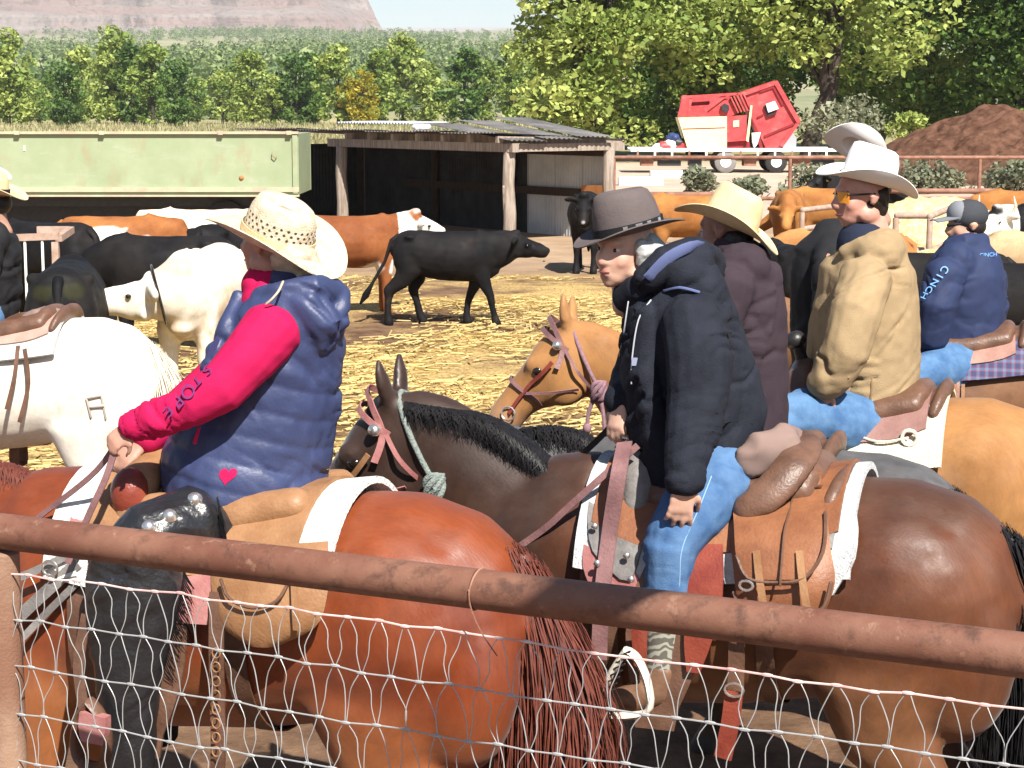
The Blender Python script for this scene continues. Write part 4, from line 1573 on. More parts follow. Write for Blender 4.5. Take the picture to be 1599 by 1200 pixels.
def make_cow(name, label, loc, rotz, scale, color_fn, neck, hdir, side=None, walk=0, vox=.03, horns=0, seed=1, tailswing=0.0, group='cattle in the pen', ears=1, cat='cow', hang=0.0, strap=False):
    r = random.Random(seed)
    t = thing(name, loc, label, cat, group, rotz, scale)
    g = Geo()
    g.tube([(x, 0, c) for x, c, h, w in CB], [(w, h) for x, c, h, w in CB], ref=(0, 1, 0), n=22)
    for s in (-1, 1):
        g.ball((-.50, s * .20, 1.20), (.09, .06, .05), n=8)                    # hook bones
        g.ball((-.56, s * .15, .92), (.19, .12, .26), n=12)                      # thigh
        g.ball((.42, s * .16, .93), (.16, .10, .28), n=12)                       # shoulder
        sw = walk * s
        leg(g, [(-.52, s * .15, .95), (-.48 + .04 * sw, s * .165, .75), (-.56 + .10 * sw, s * .155, .58), (-.66 + .16 * sw, s * .15, .45), (-.64 + .20 * sw, s * .15, .28), (-.62 + .22 * sw, s * .15, .11), (-.58 + .24 * sw, s * .15, 0.0)],
            [(.115, .24), (.10, .18), (.078, .115), (.062, .078), (.050, .055), (.056, .058), (.068, .072)])
        leg(g, [(.42, s * .14, .85), (.44 - .05 * sw, s * .145, .66), (.45 - .12 * sw, s * .14, .50), (.45 - .17 * sw, s * .14, .40), (.44 - .21 * sw, s * .14, .25), (.45 - .24 * sw, s * .14, .10), (.475 - .24 * sw, s * .14, 0.0)],
            [(.10, .18), (.088, .12), (.068, .078), (.062, .066), (.047, .05), (.056, .056), (.068, .07)])
    g.tube([(.55, 0, .66), (.62, 0, .72), (.60, 0, .88)], [.06, .10, .12], ref=(0, 1, 0), n=12)     # brisket
    nk = [V((.42, 0, 1.0)), V((.58, 0, 1.0))] + [V(p) for p in neck]
    k = len(nk)
    g.tube(nk, [(float(np.interp(i / (k - 1), [0, .4, 1], [.22, .18, .125])), float(np.interp(i / (k - 1), [0, .4, 1], [.32, .28, .19]))) for i in range(k)], ref=(0, 1, 0), n=16)
    P = V(neck[-1]) + V((0, 0, .07))
    d = V(hdir).normalized()
    sd = V(side) if side is not None else V((0, 1, 0))
    secs = [(-.06, .10, .085), (.06, .145, .115), (.22, .165, .122), (.42, .145, .105), (.62, .118, .090), (.82, .105, .090), (.97, .09, .085), (1.03, .05, .05)]
    d, sd, q = head_tube(g, P, d, sd, .46, secs, 14)
    for s in (-1, 1):
        e0 = P + d * .03 + sd * (s * .085)
        ed = (sd * s + V((0, 0, -.12)) - d * .15).normalized()
        if ears:
            g.tube([e0, e0 + ed * .08, e0 + ed * .16, e0 + ed * .23], [(.030, .042), (.036, .075), (.034, .075), (.022, .034)], ref=d, n=8)
        g.ball(P + d * .19 + sd * (s * .095) - q * .01, (.045, .045, .04), n=8)
        g.ball(P + d * .41 + sd * (s * .035) + q * .035, (.055, .055, .055), n=8)
        g.ball(P + d * .10 + sd * (s * .06) + q * .16, (.09, .06, .07), n=8)
    g.ball(P - d * .02 - q * .075, (.075, .085, .06), n=10)
    if hang:
        g.ball((-.32, 0, .60), (.16, .10, .09), n=10)
    g.build('body', M_HIDE, t, remesh=vox, relax=5, disp=lambda co, no: .010 * fbm(co * 6.0 + seed, 2), color=color_fn)
    for s in (-1, 1):
        Geo().ball(P + d * .19 + sd * (s * .113) + q * .005, (.024, .024, .022), n=8).build('eye', M_EYE, t)
        Geo().ball(P + d * .455 + sd * (s * .048) + q * .02, (.016, .016, .012), n=8).build('nostril', M_EYE, t)
        if horns:
            h0 = P + sd * (s * .09) - d * .02
            Geo().tube([h0, h0 + sd * (s * .12) + V((0, 0, .02)), h0 + sd * (s * .17) + V((0, 0, .12)) + d * .03, h0 + sd * (s * .15) + V((0, 0, .26)) + d * .06],
                       [.034, .03, .022, .006], n=8).build('horn', M_HORN, t)
    Geo().tube([P + d * .47 + q * .13 + sd * .06, P + d * .49 + q * .125, P + d * .47 + q * .13 - sd * .06], .007, n=5).build('mouth', M_EYE, t)
    if seed % 3 == 1 or seed in (6, 16, 23):
        e0 = P + d * .01 + sd * .20 + V((0, 0, -.05))
        Geo().box(e0, (.04, .015, .05)).build('ear_tag', M_TAG, t, smooth=False)
    if strap:
        ring = [V(neck[-1]).lerp(V(neck[0]), .35) + sd * (.155 * math.cos(a_)) + q * (.215 * math.sin(a_)) for a_ in [k_ / 24 * 6.283 for k_ in range(24)]]
        Geo().tube(ring, [(.012, .03)] * 24, ref=d, n=8, closed=True).build('neck_strap', M_EYE, t)
    tm = Geo()
    sw = tailswing
    tm.tube([(-.68, 0, 1.20), (-.78, 0, 1.14), (-.80 - sw * .25, 0, .85), (-.80 - sw * .8, 0, .55), (-.80 - sw * 1.1, 0, .38), (-.80 - sw * 1.35, 0, .26)],
            [.045, .035, .022, .022, .05, .015], n=8)
    to = tm.build('tail', M_HIDE, t, color=color_fn)
    return t, dict(P=P, d=d, side=sd, q=q)


def hide(base, light, seed=0, patches=None, face=None, P=None, belly=None, legs=None, stain=None, tan=None):
    base, light = np.array(base), np.array(light)

    def f(co, no):
        n = np.clip(.5 + fbm(co * 3.5 + seed, 3), 0, 1)[:, None]
        c = base * (1 - n) + light * n
        if patches:
            for (x, y, z, r_, col) in patches:
                dd = np.sqrt(((co[:, 0] - x) * .55) ** 2 + ((co[:, 1] - y) * 1.0) ** 2 + ((co[:, 2] - z) * 1.5) ** 2) + .10 * fbm(co * 7 + seed, 3)
                k = (1 - smoothstep(r_ - .03, r_ + .03, dd))[:, None]
                c = c * (1 - k) + np.array(col) * k
        if face is not None and P is not None:
            dist = np.linalg.norm(co - np.array(P), axis=1) + .04 * fbm(co * 9, 2)
            k = (1 - smoothstep(.52, .58, np.abs(dist - .0)))[:, None] * smoothstep(.10, .16, dist)[:, None] * (co[:, 0] > .62)[:, None]
            c = c * (1 - k) + np.array(face) * k
        if belly is not None:
            k = (1 - smoothstep(.60, .72, co[:, 2] + .08 * fbm(co * 6, 2)))[:, None]
            c = c * (1 - k) + np.array(belly) * k
        if stain is not None:
            k = smoothstep(.15, .45, fbm(co * 5 + 3, 3))[:, None] * (1 - smoothstep(.55, .95, co[:, 2]))[:, None] * .7
            c = c * (1 - k) + np.array(stain) * k
        if tan is not None:      # warm tan shading of the coat in blotches and on the poll
            k = smoothstep(.12, .5, fbm(co * 3.2 + 11, 3))[:, None] * .55
            c = c * (1 - k) + np.array(tan) * k
        # dust on the back and dried mud on the legs
        k = smoothstep(.0, .5, fbm(co * 9 + seed, 3))[:, None] * min(1.0, .18 + 3 * float(base[0])) * (.10 + .35 * (1 - smoothstep(.25, .6, co[:, 2])))[:, None]
        c = c * (1 - k) + np.array([.16, .115, .075]) * k
        return np.clip(c * (1 + .15 * fbm(co * 25, 2))[:, None], 0, 1)
    return f


BLACK = ((.005, .005, .006), (.014, .012, .012))
RED = ((.17, .052, .018), (.26, .09, .03))
ORANGE = ((.26, .10, .028), (.38, .17, .05))
CREAM = ((.66, .52, .36), (.78, .66, .50))
WHITEH = ((.74, .68, .58), (.83, .79, .70))
BROWN = ((.20, .065, .02), (.33, .13, .04))
R_ = math.radians


def cow_at(px, d, x_local=0.0, rotz=0.0, scale=1.0):
    p = G(px, d)
    f = V((math.cos(rotz), math.sin(rotz), 0))
    return V((p.x, p.y, 0)) - f * (x_local * scale)


def build_cattle():
    # black heifer walking right across the straw
    make_cow('black_heifer', 'black heifer walking across the straw in front of the shed', cow_at(700, 23.9), R_(-6), .905, hide(*BLACK, seed=2),
             [(.80, 0, 1.07), (.93, 0, 1.10)], (.90, 0, -.36), walk=.9, vox=.022, seed=2, tailswing=.32)
    # red white-faced cow just behind her, seen from the side, head turned away
    P = (.86, 0, 1.23)
    make_cow('red_cow', 'rusty red white-faced cow standing behind the walking black heifer', cow_at(548, 25.2), R_(14), 1.0,
             hide(*RED, seed=4, face=(.80, .76, .68), P=P, patches=[(.55, 0, .62, .22, (.8, .76, .7))]), [(.74, 0, 1.10), (.86, 0, 1.16)], (.84, .30, -.44), vox=.024, seed=4)
    # white cow with dark collar, head swung to the left
    make_cow('white_cow', 'white cow with a dark neck strap, head turned toward the left', cow_at(322, 17.0), R_(-97), 1.13,
             hide((.62, .55, .44), (.72, .67, .57), seed=6, stain=(.38, .22, .09), tan=(.46, .28, .14)), [(.70, -.06, 1.00), (.78, -.16, .97)], (.32, -.93, -.22), side=(.9, .30, 0), vox=.020, seed=6, strap=True)
    # black cow seen from behind
    make_cow('black_cow', 'black cow seen from behind with dried dung on its rump', cow_at(112, 16.0), R_(98), 1.10,
             hide((.006, .006, .007), (.016, .014, .013), seed=9, patches=[(-.72, .10, 1.10, .06, (.022, .022, .010)), (-.72, -.10, 1.12, .05, (.022, .022, .010))]),
             [(.75, .0, .95), (.90, 0, .70)], (.5, 0, -.86), vox=.024, seed=9)
    # behind the left panel
    make_cow('black_cow', 'black cow standing behind the small pipe gate at the left edge', cow_at(70, 22.5), R_(150), 1.06, hide(*BLACK, seed=10, patches=[(.75, .0, 1.30, .07, (.6, .58, .55))]), [(.74, 0, 1.12), (.90, 0, 1.10)], (.85, 0, -.5), seed=10)
    make_cow('brown_cow', 'orange-brown cow with white flank splash under the green wagon', cow_at(185, 25.0), R_(4), 1.0,
             hide(*BROWN, seed=12, patches=[(-.05, -.25, 1.05, .13, (.82, .74, .62)), (.35, -.25, .98, .07, (.82, .74, .62)), (-.55, -.2, 1.05, .05, (.82, .74, .62))]), [(.74, 0, 1.05), (.88, 0, .80)], (.7, 0, -.7), seed=12)
    make_cow('cream_cow', 'pale cream cow standing behind the white cow near the wagon\'s end', cow_at(318, 26.2), R_(176), 1.02, hide(*CREAM, seed=13), [(.74, 0, 1.05), (.88, 0, .85)], (.7, 0, -.7), seed=13)
    make_cow('black_cow', 'black cow directly behind the white cow, its back showing to its left', cow_at(262, 21.2), R_(178), 1.0, hide(*BLACK, seed=14), [(.74, 0, .95), (.88, 0, .70)], (.6, 0, -.8), seed=14)
    make_cow('black_cow', 'black cow between the white cow and the pink-sleeved rider\'s face', cow_at(362, 22.6), R_(70), 1.05, hide(*BLACK, seed=15), [(.74, 0, 1.0), (.88, 0, .85)], (.6, 0, -.8), seed=15)
    # black cow with a tag watching from the shed corner
    make_cow('black_calf', 'black calf with ear tag facing the camera beside the shed post', cow_at(912, 31.0, .7, R_(-95)), R_(-95), 1.0, hide(*BLACK, seed=16, patches=[(1.32, 0, .86, .05, (.35, .33, .33))]), [(.74, 0, 1.10), (.84, 0, 1.16)], (.55, 0, -.83), vox=.024, seed=16, cat='calf')
    # right side group, beyond the riders
    make_cow('orange_cow', 'orange cow facing the camera beyond the straw-hatted man', cow_at(1228, 31.5, .5, R_(-100)), R_(-100), 1.02, hide(*ORANGE, seed=17), [(.74, 0, 1.05), (.86, 0, .98)], (.7, 0, -.7), seed=17)
    make_cow('orange_cow', 'orange cow standing broadside just behind the tan-jacketed man\'s face', cow_at(1298, 33.0), R_(172), 1.02, hide(*ORANGE, seed=18), [(.74, 0, 1.02), (.88, 0, .85)], (.7, 0, -.7), seed=18)
    make_cow('orange_cow', 'large orange cow with shaggy chest left of the tan-jacketed man', cow_at(1310, 21.5), R_(172), 1.02, hide((.30, .125, .04), (.44, .22, .08), seed=19, stain=(.5, .36, .2)), [(.72, 0, .95), (.82, 0, .72)], (.6, 0, -.8), seed=19)
    make_cow('orange_cow', 'orange cow showing between the grey hat and the straw hat', cow_at(1075, 31.0), R_(178), 1.0, hide(*ORANGE, seed=20), [(.74, 0, 1.0), (.88, 0, .8)], (.7, 0, -.7), seed=20)
    make_cow('black_cow', 'black cow behind the straw-hatted man\'s shoulder', cow_at(1222, 20.0), R_(100), 1.0, hide(*BLACK, seed=22), [(.74, 0, .95), (.88, 0, .7)], (.6, 0, -.8), seed=22)
    make_cow('black_calf', 'black calf with a pale ear tag peering over the orange cow\'s back', cow_at(1298, 35.5, .75, R_(200)), R_(200), 1.08, hide(*BLACK, seed=23), [(.76, 0, 1.14), (.90, 0, 1.24)], (.8, 0, -.6), seed=23, cat='calf')
    make_cow('black_cow', 'black cow between the tan-jacketed man and the man in the cap', cow_at(1455, 18.8), R_(175), 1.0, hide(*BLACK, seed=24), [(.74, 0, .95), (.88, 0, .7)], (.6, 0, -.8), seed=24)
    make_cow('black_cow', 'black cow at the right edge behind the man in the cap', cow_at(1605, 17.5), R_(176), 1.0, hide(*BLACK, seed=25), [(.74, 0, .95), (.88, 0, .7)], (.6, 0, -.8), seed=25)
    make_cow('tan_cow', 'dusty tan cow\'s back at the right edge beside the man in the cap', cow_at(1640, 21.5), R_(178), 1.02, hide((.36, .24, .13), (.50, .36, .21), seed=26), [(.74, 0, .95), (.88, 0, .7)], (.6, 0, -.8), seed=26)
    make_cow('horned_cow', 'black horned cow with white face at the right edge, rope round its head', cow_at(1590, 26.5, .5, R_(200)), R_(200), 1.05,
             hide(*BLACK, seed=27, face=(.78, .74, .68), P=(.92, .04, 1.17)), [(.74, .02, 1.08), (.88, .04, 1.10)], (.75, .45, -.45), side=(-.5, .85, 0), horns=1, seed=27, vox=.024)
    make_cow('orange_cow', 'orange cow behind the horned cow at the right edge', cow_at(1600, 31.5), R_(178), 1.04, hide(*ORANGE, seed=28), [(.74, 0, 1.0), (.88, 0, .8)], (.7, 0, -.7), seed=28)


build_cattle()
# ------------------------------------------------------------------ people (joints given as photo column, row and distance)
def skin_mat(name):
    return mat(name, (.5, .3, .2), .5, .4, var=.06, vscale=30, attr='col', bump=.08, bscale=220)


M_SKIN = skin_mat('skin')
M_JEANS = mat('blue_denim', (.040, .095, .21), .85, .2, color2=(.085, .165, .30), vscale=9, bump=.25, bscale=260)
M_JEANSD = mat('faded_blue_denim', (.045, .105, .22), .85, .2, color2=(.095, .185, .32), vscale=9, bump=.25, bscale=260)
M_JACKN = mat('charcoal_navy_canvas', (.013, .015, .023), .85, .2, var=.35, vscale=16, bump=.3, bscale=200)
M_TAN = mat('tan_canvas', (.30, .215, .120), .9, .15, var=.12, vscale=7, bump=.3, bscale=220)
M_PLUM = mat('plum_brown_cloth', (.036, .024, .031), .9, .2, var=.2, vscale=8, bump=.2, bscale=200)
M_BLUEJ = mat('navy_softshell', (.018, .028, .075), .75, .3, var=.2, vscale=9, bump=.15, bscale=200)
M_BLACKC = mat('black_cloth', (.012, .012, .014), .8, .25, var=.3, vscale=9, bump=.2, bscale=180)
M_VEST = mat('blue_quilted_nylon', (.032, .043, .105), .48, .4, var=.15, vscale=8, bump=.12, bscale=90)
M_PINK = mat('hot_pink_jersey', (.42, .006, .065), .85, .2, var=.07, vscale=9, bump=.15, bscale=240)
M_CHAPS = mat('black_leather', (.014, .014, .016), .32, .6, var=.35, vscale=10, bump=.25, bscale=90)
M_HAIRB = mat('blond_grey_hair', (.42, .34, .24), .5, .4, var=.3, vscale=60)
M_HAIRD = mat('dark_hair', (.014, .010, .009), .5, .4, var=.3, vscale=60)
M_STRAW = mat('woven_straw', (.50, .40, .27), .75, .25, color2=(.68, .58, .43), vscale=40, bump=.6, bscale=190)
M_STRAWY = mat('yellow_straw', (.56, .42, .22), .7, .3, color2=(.66, .53, .32), vscale=12, bump=.3, bscale=210)
M_FELTW = mat('white_felt', (.80, .78, .74), .85, .15, var=.05, vscale=6)
M_FELTG = mat('grey_brown_felt', (.105, .085, .082), .9, .15, var=.18, vscale=9, bump=.15, bscale=160)
M_SILVER = mat('silver', (.75, .74, .70), .25, .5, metal=.9, var=.1)
M_BOOT = mat('brown_boot_leather', (.16, .085, .05), .5, .4, var=.3, vscale=12, bump=.2, bscale=70)


def folds(segs, base=.004, seed=0, wr=1.0):
    """cloth folds: creases that run across the nearest limb segment; segs = (p0, p1, amplitude, folds per metre, twist)"""
    S = [(np.array(a), np.array(b), am, fr, tw) for a, b, am, fr, tw in segs]

    def f(co, no):
        best = np.full(len(co), 1e9)
        out = np.zeros(len(co))
        for a, b, am, fr, tw in S:
            ab = b - a
            L = np.linalg.norm(ab)
            t = ab / L
            rel = co - a
            s = np.clip(rel @ t, 0, L)
            per = rel - s[:, None] * t
            dist = np.linalg.norm(per, axis=1)
            perp = np.cross(t, [0, 1, 0])
            perp = perp / (np.linalg.norm(perp) + 1e-9)
            warp = .05 * vnoise(co * 7 + seed)
            q = np.stack([(rel @ t + warp + tw * (per @ perp)) * fr, (per @ perp) * fr * .28 + seed, (per[:, 1]) * fr * .28], 1)
            n1 = vnoise(q)
            n2 = vnoise(q * 1.9 + 31)
            c1 = np.clip(1 - np.abs(n1) * 3.2, 0, 1) ** 1.6
            c2 = np.clip(1 - np.abs(n2) * 3.0, 0, 1) ** 1.6
            val = .75 - 1.55 * c1 - .75 * c2 + .55 * n2
            amp = am * (0.15 + 1.25 * np.clip(.5 + 1.1 * vnoise(co * 6 + 5 + seed), 0, 1))
            k = dist < best
            best = np.where(k, dist, best)
            out = np.where(k, val * amp, out)
        return wr * (out + base * fbm(co * 16 + seed, 2))
    return f


def frame(fwd, up):
    f = V(fwd).normalized()
    u = V(up)
    u = (u - f * u.dot(f)).normalized()
    s = u.cross(f)                      # person's left
    return f, s, u


def add_head(g, c, fwd, up, H, feat=None):
    """head with face into g; c = centre of the head, H = chin-to-crown height"""
    f, s, u = frame(fwd, up)
    k = H / .23
    rot = Matrix((f, s, u)).transposed()

    def P(x, y, z):
        return V(c) + f * (x * k) + s * (y * k) + u * (z * k)

    def B(x, y, z, r, n=14):
        g.ball(P(x, y, z), tuple(q * k for q in r), rot, n=n)
    B(-.012, 0, .035, (.094, .076, .082), 18)      # skull
    B(.022, 0, -.02, (.070, .062, .085), 16)        # face
    B(.040, 0, -.070, (.044, .045, .036), 12)       # jaw
    B(.056, 0, -.092, (.021, .024, .018), 10)       # chin
    B(.068, 0, .030, (.024, .052, .020), 10)        # brow
    for q in (-1, 1):
        B(.050, q * .036, -.022, (.028, .025, .032), 10)   # cheek
        B(-.01, q * .055, -.062, (.045, .022, .032), 10)   # jaw corner
        g.tube([P(-.012, q * .074, .022), P(-.020, q * .084, .006), P(-.012, q * .080, -.022)], [(.020 * k, .008 * k), (.024 * k, .009 * k), (.012 * k, .008 * k)], ref=f, n=8)  # ear
    g.tube([P(.080, 0, .022), P(.092, 0, .000), P(.104, 0, -.022), P(.098, 0, -.034)], [.010 * k, .012 * k, .0155 * k, .014 * k], ref=s, n=10)   # nose
    for q in (-1, 1):
        B(.090, q * .013, -.030, (.012, .009, .009), 8)
    B(.082, 0, -.054, (.013, .022, .0065), 10)     # lips
    B(.080, 0, -.068, (.013, .020, .0075), 10)
    g.tube([P(-.02, 0, -.05), P(-.032, 0, -.11), P(-.05, 0, -.17)], [.055 * k, .053 * k, .060 * k], ref=s, n=14)   # neck
    return P, (f, s, u), k


def add_hand(g, wrist, d, nrm, size=.18, curl=.6, spread=.16, thumb_side=1):
    """palm, four bent fingers and a thumb leaving the side of the palm"""
    d = V(d).normalized()
    n = V(nrm)
    n = (n - d * n.dot(d)).normalized()       # back of the hand
    s = d.cross(n) * thumb_side                # towards the thumb
    k = size / .18
    w = V(wrist)
    g.tube([w - d * .03 * k, w + d * .01 * k, w + d * .05 * k, w + d * .085 * k], [(.021 * k, .028 * k), (.018 * k, .030 * k), (.015 * k, .041 * k), (.013 * k, .040 * k)], ref=n, n=12)
    for i, ln in enumerate((.070, .080, .074, .056)):
        o = (1.5 - i) * .0205 * k
        base = w + d * (.082 * k - .004 * abs(i - 1) * k) + s * o
        dirv = (d + s * (spread * (1.5 - i) * .5)).normalized()
        pts = [base]
        a = curl * .35
        p = base
        for j in range(3):
            dj = dirv * math.cos(a) - n * math.sin(a)
            p = p + dj * (ln * k * (.45, .32, .25)[j])
            pts.append(p)
            a += curl * (.75 + .1 * i)
        g.tube(pts, [.0098 * k, .0094 * k, .0085 * k, .0068 * k], n=8)
    b = w + d * .022 * k + s * .024 * k
    td = (d * .62 + s * .75 - n * .2).normalized()
    p1 = b + td * .038 * k
    p2 = p1 + (d * .9 + s * .25 - n * .35 * (1 + curl)).normalized() * .030 * k
    g.tube([b - td * .01, p1, p2, p2 + (d - n * .4).normalized() * .022 * k], [.013 * k, .0115 * k, .010 * k, .0075 * k], n=8)


def skin_color(base, P=None, k=1.0, fr=None, red=.25):
    base = np.array(base)

    def f(co, no):
        c = np.tile(base, (len(co), 1))
        c = c * (1 + .16 * fbm(co * 22, 2) + .10 * fbm(co * 90, 2))[:, None]
        rd = np.clip(fbm(co * 14 + 4, 2), 0, 1)[:, None] * .35
        c = c * (1 - rd) + c * np.array([1.05, .78, .74]) * rd
        if P is not None:
            for (x, y, z, r_, col, w_) in ((.088, 0, -.056, .016, (.40, .15, .13), .6), (.082, 0, -.067, .015, (.42, .16, .14), .55), (.060, .045, -.028, .03, (.55, .22, .16), red), (.060, -.045, -.028, .03, (.55, .22, .16), red), (.10, 0, -.025, .018, (.52, .22, .17), red)):
                dd = np.linalg.norm(co - np.array(P(x, y, z)), axis=1) / k
                q = (1 - smoothstep(r_ * .6, r_ * 1.3, dd))[:, None] * w_
                c = c * (1 - q) + np.array(col) * q
        return np.clip(c, 0, 1)
    return f


def add_face_parts(parent, P, fr, k, hair_m, brows=True):
    f, s, u = fr
    rot = Matrix((f, s, u)).transposed()
    for q in (-1, 1):
        e = Geo().ball(P(.068, q * .031, .008), (.0105 * k, .0130 * k, .0065 * k), rot, n=10).build('eye', mat_eye_white(), parent)
        Geo().ball(P(.0765, q * .031, .0075), (.0045 * k, .0065 * k, .0065 * k), rot, n=8).build('iris', M_EYE, e)
        if q > 0:
            Geo().tube([P(.084, -.021, -.060), P(.094, -.008, -.0605), P(.095, 0, -.0615), P(.094, .008, -.0605), P(.084, .021, -.060)], [.0012 * k, .0026 * k, .003 * k, .0026 * k, .0012 * k], n=6).build('mouth', MATS.get('lip_line') or mat('lip_line', (.16, .05, .045), .6), parent)
        Geo().tube([P(.078, q * .014, .027), P(.080, q * .030, .031), P(.070, q * .048, .026)], [.003 * k, .004 * k, .002 * k], n=6).build('eyebrow', hair_m, parent)


def mat_eye_white():
    return MATS.get('eye_white') or mat('eye_white', (.62, .56, .52), .3, .5)


def make_hat(parent, c, fwd, up, m, band_m, brim=(.20, .165), crown=(.098, .082, .115), curl=.05, dip=.03, crease=.03, taper=.86, flat=False, name='hat', under=None, size=1.0, pinch=.0, vents=False):
    """western hat; c = middle of the crown's base"""
    f, s, u = frame(fwd, up)
    c = V(c)
    n = 56
    prof = []
    ca, cb, ch = [q * size for q in crown]
    ba, bb = [q * size for q in brim]
    rings = []
    for i in range(9):                     # brim, edge inwards
        t = 1 - i / 8
        rings.append(('b', t))
    for i in range(1, 8):
        rings.append(('c', i / 7))
    for i in range(1, 6):
        rings.append(('t', i / 5))
    grid = []
    for kind, t in rings:
        row = []
        for j in range(n):
            th = 2 * math.pi * j / n
            cx, sy = math.cos(th), math.sin(th)
            if kind == 'b':
                x = cx * (ca + (ba - ca) * t)
                y = sy * (cb + (bb - cb) * t * (1 - .22 * curl / .08 * abs(sy) ** 2 * t))
                z = curl * size * abs(sy) ** 2.2 * t ** 1.8 - dip * size * (abs(cx) ** 3) * t ** 1.6 + .002 * t
            elif kind == 'c':
                k = 1 - (1 - taper) * t ** 1.5
                pin = 1 - pinch * t * max(0, cx) ** 2
                x, y, z = cx * ca * k, sy * cb * k * pin, ch * size / size * t
                z = ch * t * (1 + .05 * cx)
                rr = 1 - .09 * float(smoothstep(.6, 1.0, t)) ** 2
                x *= rr
                y *= rr
                z -= .12 * ch * float(smoothstep(.8, 1.0, t)) * .0
            else:
                k = taper * .91 * (1 - t * .97)
                x, y = cx * ca * k, sy * cb * k * (1 - pinch * max(0, cx) ** 2)
                z = ch * (1 + .05 * cx * (1 - t)) + .012 * math.sin(min(1, t * 3) * 1.6) * size - crease * size * smoothstep(.25, .9, t)
                z -= 0
            row.append(c + f * x + s * y + u * float(z))
        grid.append(row)
    g = Geo().sheet(grid, .004, wrap=True)
    h = g.build(name, m, parent)
    if band_m is not None:
        rows = []
        for z in (.004, .026):
            k = 1.018
            rows.append([c + f * (math.cos(2 * math.pi * j / n) * ca * k) + s * (math.sin(2 * math.pi * j / n) * cb * k) + u * (z * size) for j in range(n)])
        Geo().sheet(rows, -.003, wrap=True).build('hat_band', band_m, h)
    if vents:
        g = Geo()
        for i, zz in enumerate((.036, .050, .064)):
            for j in range(30):
                th = 2 * math.pi * (j + .5 * (i % 2)) / 30
                t_ = zz / ch
                k = (1 - (1 - taper) * t_ ** 1.5) * 1.004
                pin = 1 - pinch * t_ * max(0, math.cos(th)) ** 2
                nn = (f * (math.cos(th) / ca) + s * (math.sin(th) / cb)).normalized()
                p = c + f * (math.cos(th) * ca * k) + s * (math.sin(th) * cb * k * pin) + u * (zz * (1 + .05 * math.cos(th)))
                tn = u.cross(nn).normalized()
                g.add([p + tn * .0055 + nn * .0012, p + u * .0042 + nn * .0012, p - tn * .0055 + nn * .0012, p - u * .0042 + nn * .0012], [(0, 1, 2, 3)])
        v_ = g.build('weave_vents', MATS.get('dark_gap') or mat('dark_gap', (.045, .035, .025), .9), h, smooth=False)
        v_['kind'] = 'stuff'
    return h, (c, f, s, u, ca, cb, ch)


def px_tube(g, secs, ref=(0, 1, 0), n=18, sc=1.0, caps=True):
    """secs: (px, py, d, in-picture half width in px, depth half width in m)"""
    pts = [W(a, b, c) for a, b, c, _, _ in secs]
    g.tube(pts, [(dm * sc, w / PPM(c) * sc) for _, _, c, w, dm in secs], ref=ref, n=n, caps=caps)
    return pts


def limb(g, secs, sc=1.0, n=14):
    """secs: (px, py, d, radius px)"""
    pts = [W(a, b, c) for a, b, c, _ in secs]
    g.tube(pts, [r / PPM(c) * sc for _, _, c, r in secs], n=n)
    return pts


def text_on(parent, txt, origin, xdir, ydir, size, m, name='lettering', extrude=.0006):
    cu = bpy.data.curves.new(name, 'FONT')
    cu.body = txt
    cu.size = size
    cu.extrude = extrude
    cu.align_x = 'CENTER'
    cu.align_y = 'CENTER'
    cu.materials.append(m)
    tmp = bpy.data.objects.new(name, cu)
    COL.objects.link(tmp)
    dg = bpy.context.evaluated_depsgraph_get()
    me = bpy.data.meshes.new_from_object(tmp.evaluated_get(dg))
    bpy.data.objects.remove(tmp)
    x = V(xdir).normalized()
    y = V(ydir)
    y = (y - x * y.dot(x)).normalized()
    z = x.cross(y)
    me.transform(Matrix.Translation(V(origin) - root_loc(parent)) @ Matrix((x, y, z)).transposed().to_4x4())
    o = mesh_obj(name, me, None, parent)
    if len(me.materials) == 0:
        me.materials.append(m)
    return o


def root_loc(o):
    while o.parent is not None:
        o = o.parent
    return V(o.location)


def surf_point(o, p, toward):
    """nearest-to-viewer point of a mesh object along a ray through p (world) ; objects here are only translated"""
    off = root_loc(o)
    dirv = -V(toward).normalized()
    ok, loc, nor, idx = o.ray_cast(V(p) - off - dirv * 1.0, dirv)
    if ok:
        return loc + off, nor
    return V(p), -dirv


